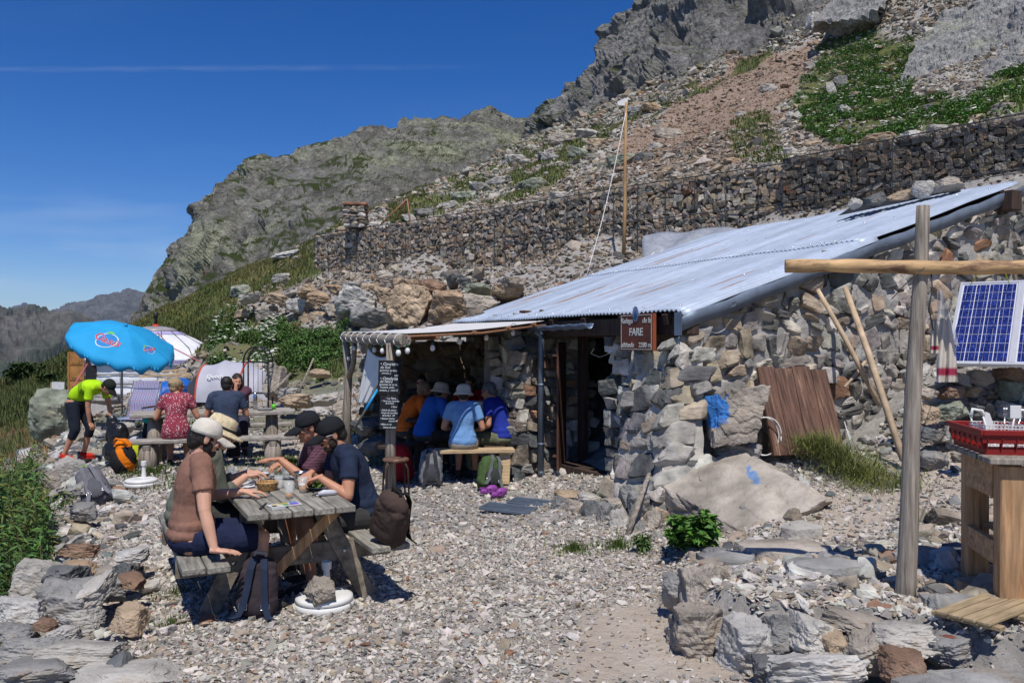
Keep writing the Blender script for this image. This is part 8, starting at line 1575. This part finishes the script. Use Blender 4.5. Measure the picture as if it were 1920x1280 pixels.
for f in (.12, .3, .5, .7, .88):
    for a in (.06, .17, .3, .42, .57, .68, .84, .94): m.lathe([(.006, 0), (.001, .003)], 6, (wd*a+sk_*hl_*f, hl_*(f+rng.normal(0, .01)), .0165))
m.build('nail_heads', M_['iron'], hat_)
m = MB(); a = np.linspace(0, 4*PI, 50); c = P(1440, 820, 8.5); m.tube(np.stack([c[0]+.17*np.cos(a)+.02*np.sin(a*.7), c[1]+.1+.02*a/6+0*a, c[2]+.2*np.sin(a)], 1), .006, 6); m.tube([P(1588, 840, 8.8), P(1595, 820, 8.85), P(1583, 790, 8.9), P(1600, 848, 8.75)], .007, 6); tag(m.build('white_hose', M_['white_plastic']), 'coiled thin white hose behind the plank hatch', 'hose')
mk('stick_wood', (.50, .37, .24), .75, var=.3, scale=8, bump=.4)
for q0, q1, r0, l in ((P(1533, 543, 9.2), P(1650, 760, 8.75), .032, 'left peeled pole leaning crosswise on the gable wall'), (P(1585, 540, 9.3), P(1694, 862, 8.0), .040, 'right longer peeled pole leaning crosswise on the gable wall'), (P(1583, 726, 8.9), P(1622, 678, 9.2), .02, 'short bar sticking out between the two leaning poles')):
    m = MB(); m.tube([q0, q0*.6+q1*.4+A(.012, 0, 0), q1], [r0*.75, r0*.85, r0*.9], 10); tag(m.build('leaning_pole', M_['stick_wood']), l, 'pole', 'poles leaning on the gable wall')
# ================= work table
gt = zgs(2.8, 4.6); wt = root('work_table', (2.9, 4.8, gt), 'larch wood work table with lower shelf at the right edge', 'table'); w0 = -np.array(wt.location)
def wb(m, name, mt): return m.build(name, mt, wt, M=(np.eye(3), w0))
L0, L1 = P(1892, 1130, 4.56), P(1828, 1080, 5.06); L0[2] = gt; L1[2] = gt; ey = nrm((L1-L0)*A(1, 1, 0)); ex = A(ey[1], -ey[0], 0); Rw = np.stack([ex, ey, UP], 1); dl = np.linalg.norm((L1-L0)[:2]); TZ = 1.20
corners = {(0, 0): L0, (0, 1): L0+ey*dl, (1, 0): L0+ex*.95, (1, 1): L0+ex*.95+ey*dl}
for c in corners.values(): m = MB(); m.box(A(c[0], c[1], (gt-.08+TZ-.03)/2), (.125, .11, TZ-gt+.05), Rw, .006); wb(m, 'leg', M_['larch'])
m = MB(); [m.box(A(*(L0+ex*.475+ey*(dl*k/3))[:2], TZ), (1.22, .21, .035), Rw, .005) for k in range(4)]; wb(m, 'tabletop', M_['grey_log'])
m = MB(); m.box(A(*(L0-ex*.055+ey*dl/2)[:2], TZ-.12), (.03, dl-.115, .2), Rw, .004); m.box(A(*(L0+ex*.475-ey*.04)[:2], TZ-.10), (.82, .03, .16), Rw, .004); wb(m, 'apron', M_['larch_h'])
m = MB(); m.box(A(*(L0-ex*.045+ey*dl/2)[:2], gt+.30), (.035, dl-.115, .13), Rw, .004); m.box(A(*(L0+ex*.475+ey*.02)[:2], gt+.30), (.82, .03, .13), Rw, .004); wb(m, 'rail', M_['larch_h'])
m = MB(); [m.box(A(*(L0+ex*.475+ey*(.08+.075*k))[:2], gt+.375), (.9, .062, .02), Rw, .003) for k in range(int(dl/.075)-0)]; wb(m, 'shelf', M_['larch'])
c = L0+ex*.16+ey*.3; r = root('canister', (c[0], c[1], gt+.386), 'white plastic canister with blue label on the shelf of the work table', 'canister'); m = MB(); m.box((0, 0, .13), (.15, .11, .26), Rw, .02, col=(.6, .6, .58)); m.lathe([(.025, .26), (.025, .30), (.001, .3)], 12, col=(.5, .12, .05)); m.build('jug', M_['gloss'], r); m = MB(); m.box(-ex*.077+UP*.13, (.003, .09, .16), Rw, .001, col=(.25, .35, .5)); m.box(-ey*.057+UP*.13, (.12, .003, .16), Rw, .001, col=(.25, .35, .5)); m.build('label', M_['plain'], r)
# red dish rack
rk_ = L0+ex*.20+ey*.30; rk_[2] = TZ+.018; rr_ = root('dish_rack', tuple(rk_), 'dark red plastic dish rack standing on the work table', 'dish rack'); W2, D2, H2 = .30, .25, .125
def rim_(z, g, w_, h_, m):
    for q in (-1, 1): m.box(ex*q*(W2+g)+UP*z, (w_, 2*(D2+g)+w_, h_), Rw, .003); m.box(ey*q*(D2+g)+UP*z, (2*(W2+g), w_, h_), Rw, .003)
m = MB(); rim_(H2, .03, .022, .03, m); rim_(H2-.035, .022, .008, .05, m); m.build('rim', M_['red_plastic'], rr_); m = MB(); rim_(.02, 0, .012, .05, m); m.box(UP*.004, (2*W2, 2*D2, .008), Rw, .002); m.build('tray', M_['red_plastic'], rr_)
m = MB()
for q in (-1, 1):
    for t in np.linspace(-W2, W2, 9): m.beam(ex*t+ey*q*D2+UP*.03, ex*t+ey*q*(D2+.022)+UP*(H2-.03), .03, .006, up=tuple(ex))
    for t in np.linspace(-D2, D2, 7): m.beam(ey*t+ex*q*W2+UP*.03, ey*t+ex*q*(W2+.022)+UP*(H2-.03), .03, .006, up=tuple(ey))
m.build('rack_sides', M_['red_plastic'], rr_)
bs = root('cutlery_basket', tuple(rk_+ey*.08-ex*.12+UP*.014), 'white plastic grid basket full of cutlery in the red rack', 'cutlery basket'); m = MB()
for q in (-1, 1):
    for z in np.linspace(.0, .13, 8): m.box(ex*q*.11+UP*z, (.004, .26, .005), Rw, .001); m.box(ey*q*.13+UP*z, (.22, .004, .005), Rw, .001)
    for t in np.linspace(-.13, .13, 14): m.box(ex*q*.11+ey*t+UP*.065, (.004, .005, .135), Rw, .001)
    for t in np.linspace(-.11, .11, 12): m.box(ey*q*.13+ex*t+UP*.065, (.005, .004, .135), Rw, .001)
m.box(UP*.0, (.22, .26, .004), Rw, .001); m.build('grid', M_['white_plastic'], bs)
for k, (dx, dy, tx, ty, kind, l) in enumerate([(-.08, .10, -.03, .02, 'brush', 'white washing up brush with a blue back standing in the cutlery basket'), (-.02, .03, .0, .03, 'spoon', 'black serving spoon standing in the cutlery basket'), (.04, -.05, .03, -.01, 'spatula', 'pinkish plastic spatula standing in the cutlery basket'), (.07, -.02, .05, .0, 'fork', 'steel fork standing at the right of the cutlery basket'), (.05, .06, .02, .02, 'fork', 'steel fork standing behind the spatula'), (-.06, -.06, -.04, .0, 'whisk', 'white plastic scraper leaning at the front of the cutlery basket')]):
    p = rk_+ey*.08-ex*.12+UP*.02+ex*dx+ey*dy; q = p+ex*tx+ey*ty+UP*.17; m = MB(); d = nrm(q-p); mtn = {'brush': 'white_plastic', 'spoon': 'black', 'spatula': 'white_plastic', 'fork': 'steel', 'whisk': 'white_plastic'}[kind]; m.tube([p, q], .005, 6)
    if kind == 'brush': m.tube([q-d*.02, q+d*.03+ex*.02, q+d*.02+ex*.07, q-d*.04+ex*.09], .010, 8)
    elif kind == 'spoon': m.ell(q+d*.03, (.028, .008, .04), Rw, 10)
    elif kind == 'spatula': m.box(q+d*.03, (.06, .006, .075), Rw, .002)
    elif kind == 'whisk': m.add([q-d*.08-ex*.02, q-d*.08+ex*.05, q+d*.02+ex*.04, q+d*.03+ex*.02, q-d*.08-ex*.02+ey*.005, q-d*.08+ex*.05+ey*.005, q+d*.02+ex*.04+ey*.005, q+d*.03+ex*.02+ey*.005], [[0, 1, 2, 3], [7, 6, 5, 4], [0, 4, 5, 1], [1, 5, 6, 2], [2, 6, 7, 3], [3, 7, 4, 0]])
    else: [m.tube([q+ex*a, q+ex*a+d*.05], .002, 5) for a in (-.009, -.003, .003, .009)]; m.box(q, (.022, .004, .012), Rw, .001)
    tag(m.build({'brush': 'dish_brush', 'spoon': 'serving_spoon', 'spatula': 'spatula', 'fork': 'fork', 'whisk': 'scraper'}[kind], M_[mtn]), l, {'brush': 'brush', 'spoon': 'spoon', 'spatula': 'spatula', 'fork': 'fork', 'whisk': 'scraper'}[kind])
for k, (dx, dy) in enumerate([(.10, -.12), (.10, .10)]): c = rk_+ex*dx+ey*dy+UP*.01; m = MB(); m.lathe([(.001, .13), (.05, .13), (.055, .12), (.056, .0), (.052, .0), (.05, .118), (.001, .125)], 24); tag(m.build('glass_bowl', M_['glass'], loc=tuple(c)), ['upturned glass in the front right of the red rack', 'upturned glass in the back right of the red rack'][k], 'glass', 'glasses drying in the red rack')
# slatted wooden grate lying at the lower right
c = P(1862, 1165, 4.42); g_ = zgs(c[0], c[1]); sgr = root('slatted_grate', (c[0], c[1], g_+.05), 'weathered wooden slatted grate lying on the rubble at the right', 'grate'); a_ = math.radians(-58); sgr.rotation_euler = (.03, -.04, a_)
mk('slat_wood', (.36, .27, .16), .8, var=.35, scale=5, stretch=(8, 1, 8), bump=.5, bscale=9, bdist=.004)
m = MB(); [m.box((-.11+.075*k, 0, .018), (.062, .62, .016), b=.003) for k in range(4)]; m.build('slats', M_['slat_wood'], sgr)
for y in (-.25, .0, .25): m = MB(); m.box((0, y, -.004), (.36, .05, .022), b=.003); m.build('batten', M_['slat_wood'], sgr)

# ================= the air of the valley
m = MB(); m.box((0, 3600, -55), (14000, 7600, 790), b=1)
def hazemat():
    m = bpy.data.materials.new('haze'); m.use_nodes = True; nt = m.node_tree; nt.nodes.clear(); v = nt.nodes.new('ShaderNodeVolumePrincipled'); o = nt.nodes.new('ShaderNodeOutputMaterial')
    v.inputs['Color'].default_value = (.62, .76, 1, 1); v.inputs['Density'].default_value = 6e-5; v.inputs['Anisotropy'].default_value = .2; nt.links.new(v.outputs[0], o.inputs['Volume']); return m
tag(m.build('haze', hazemat()), kind='stuff')
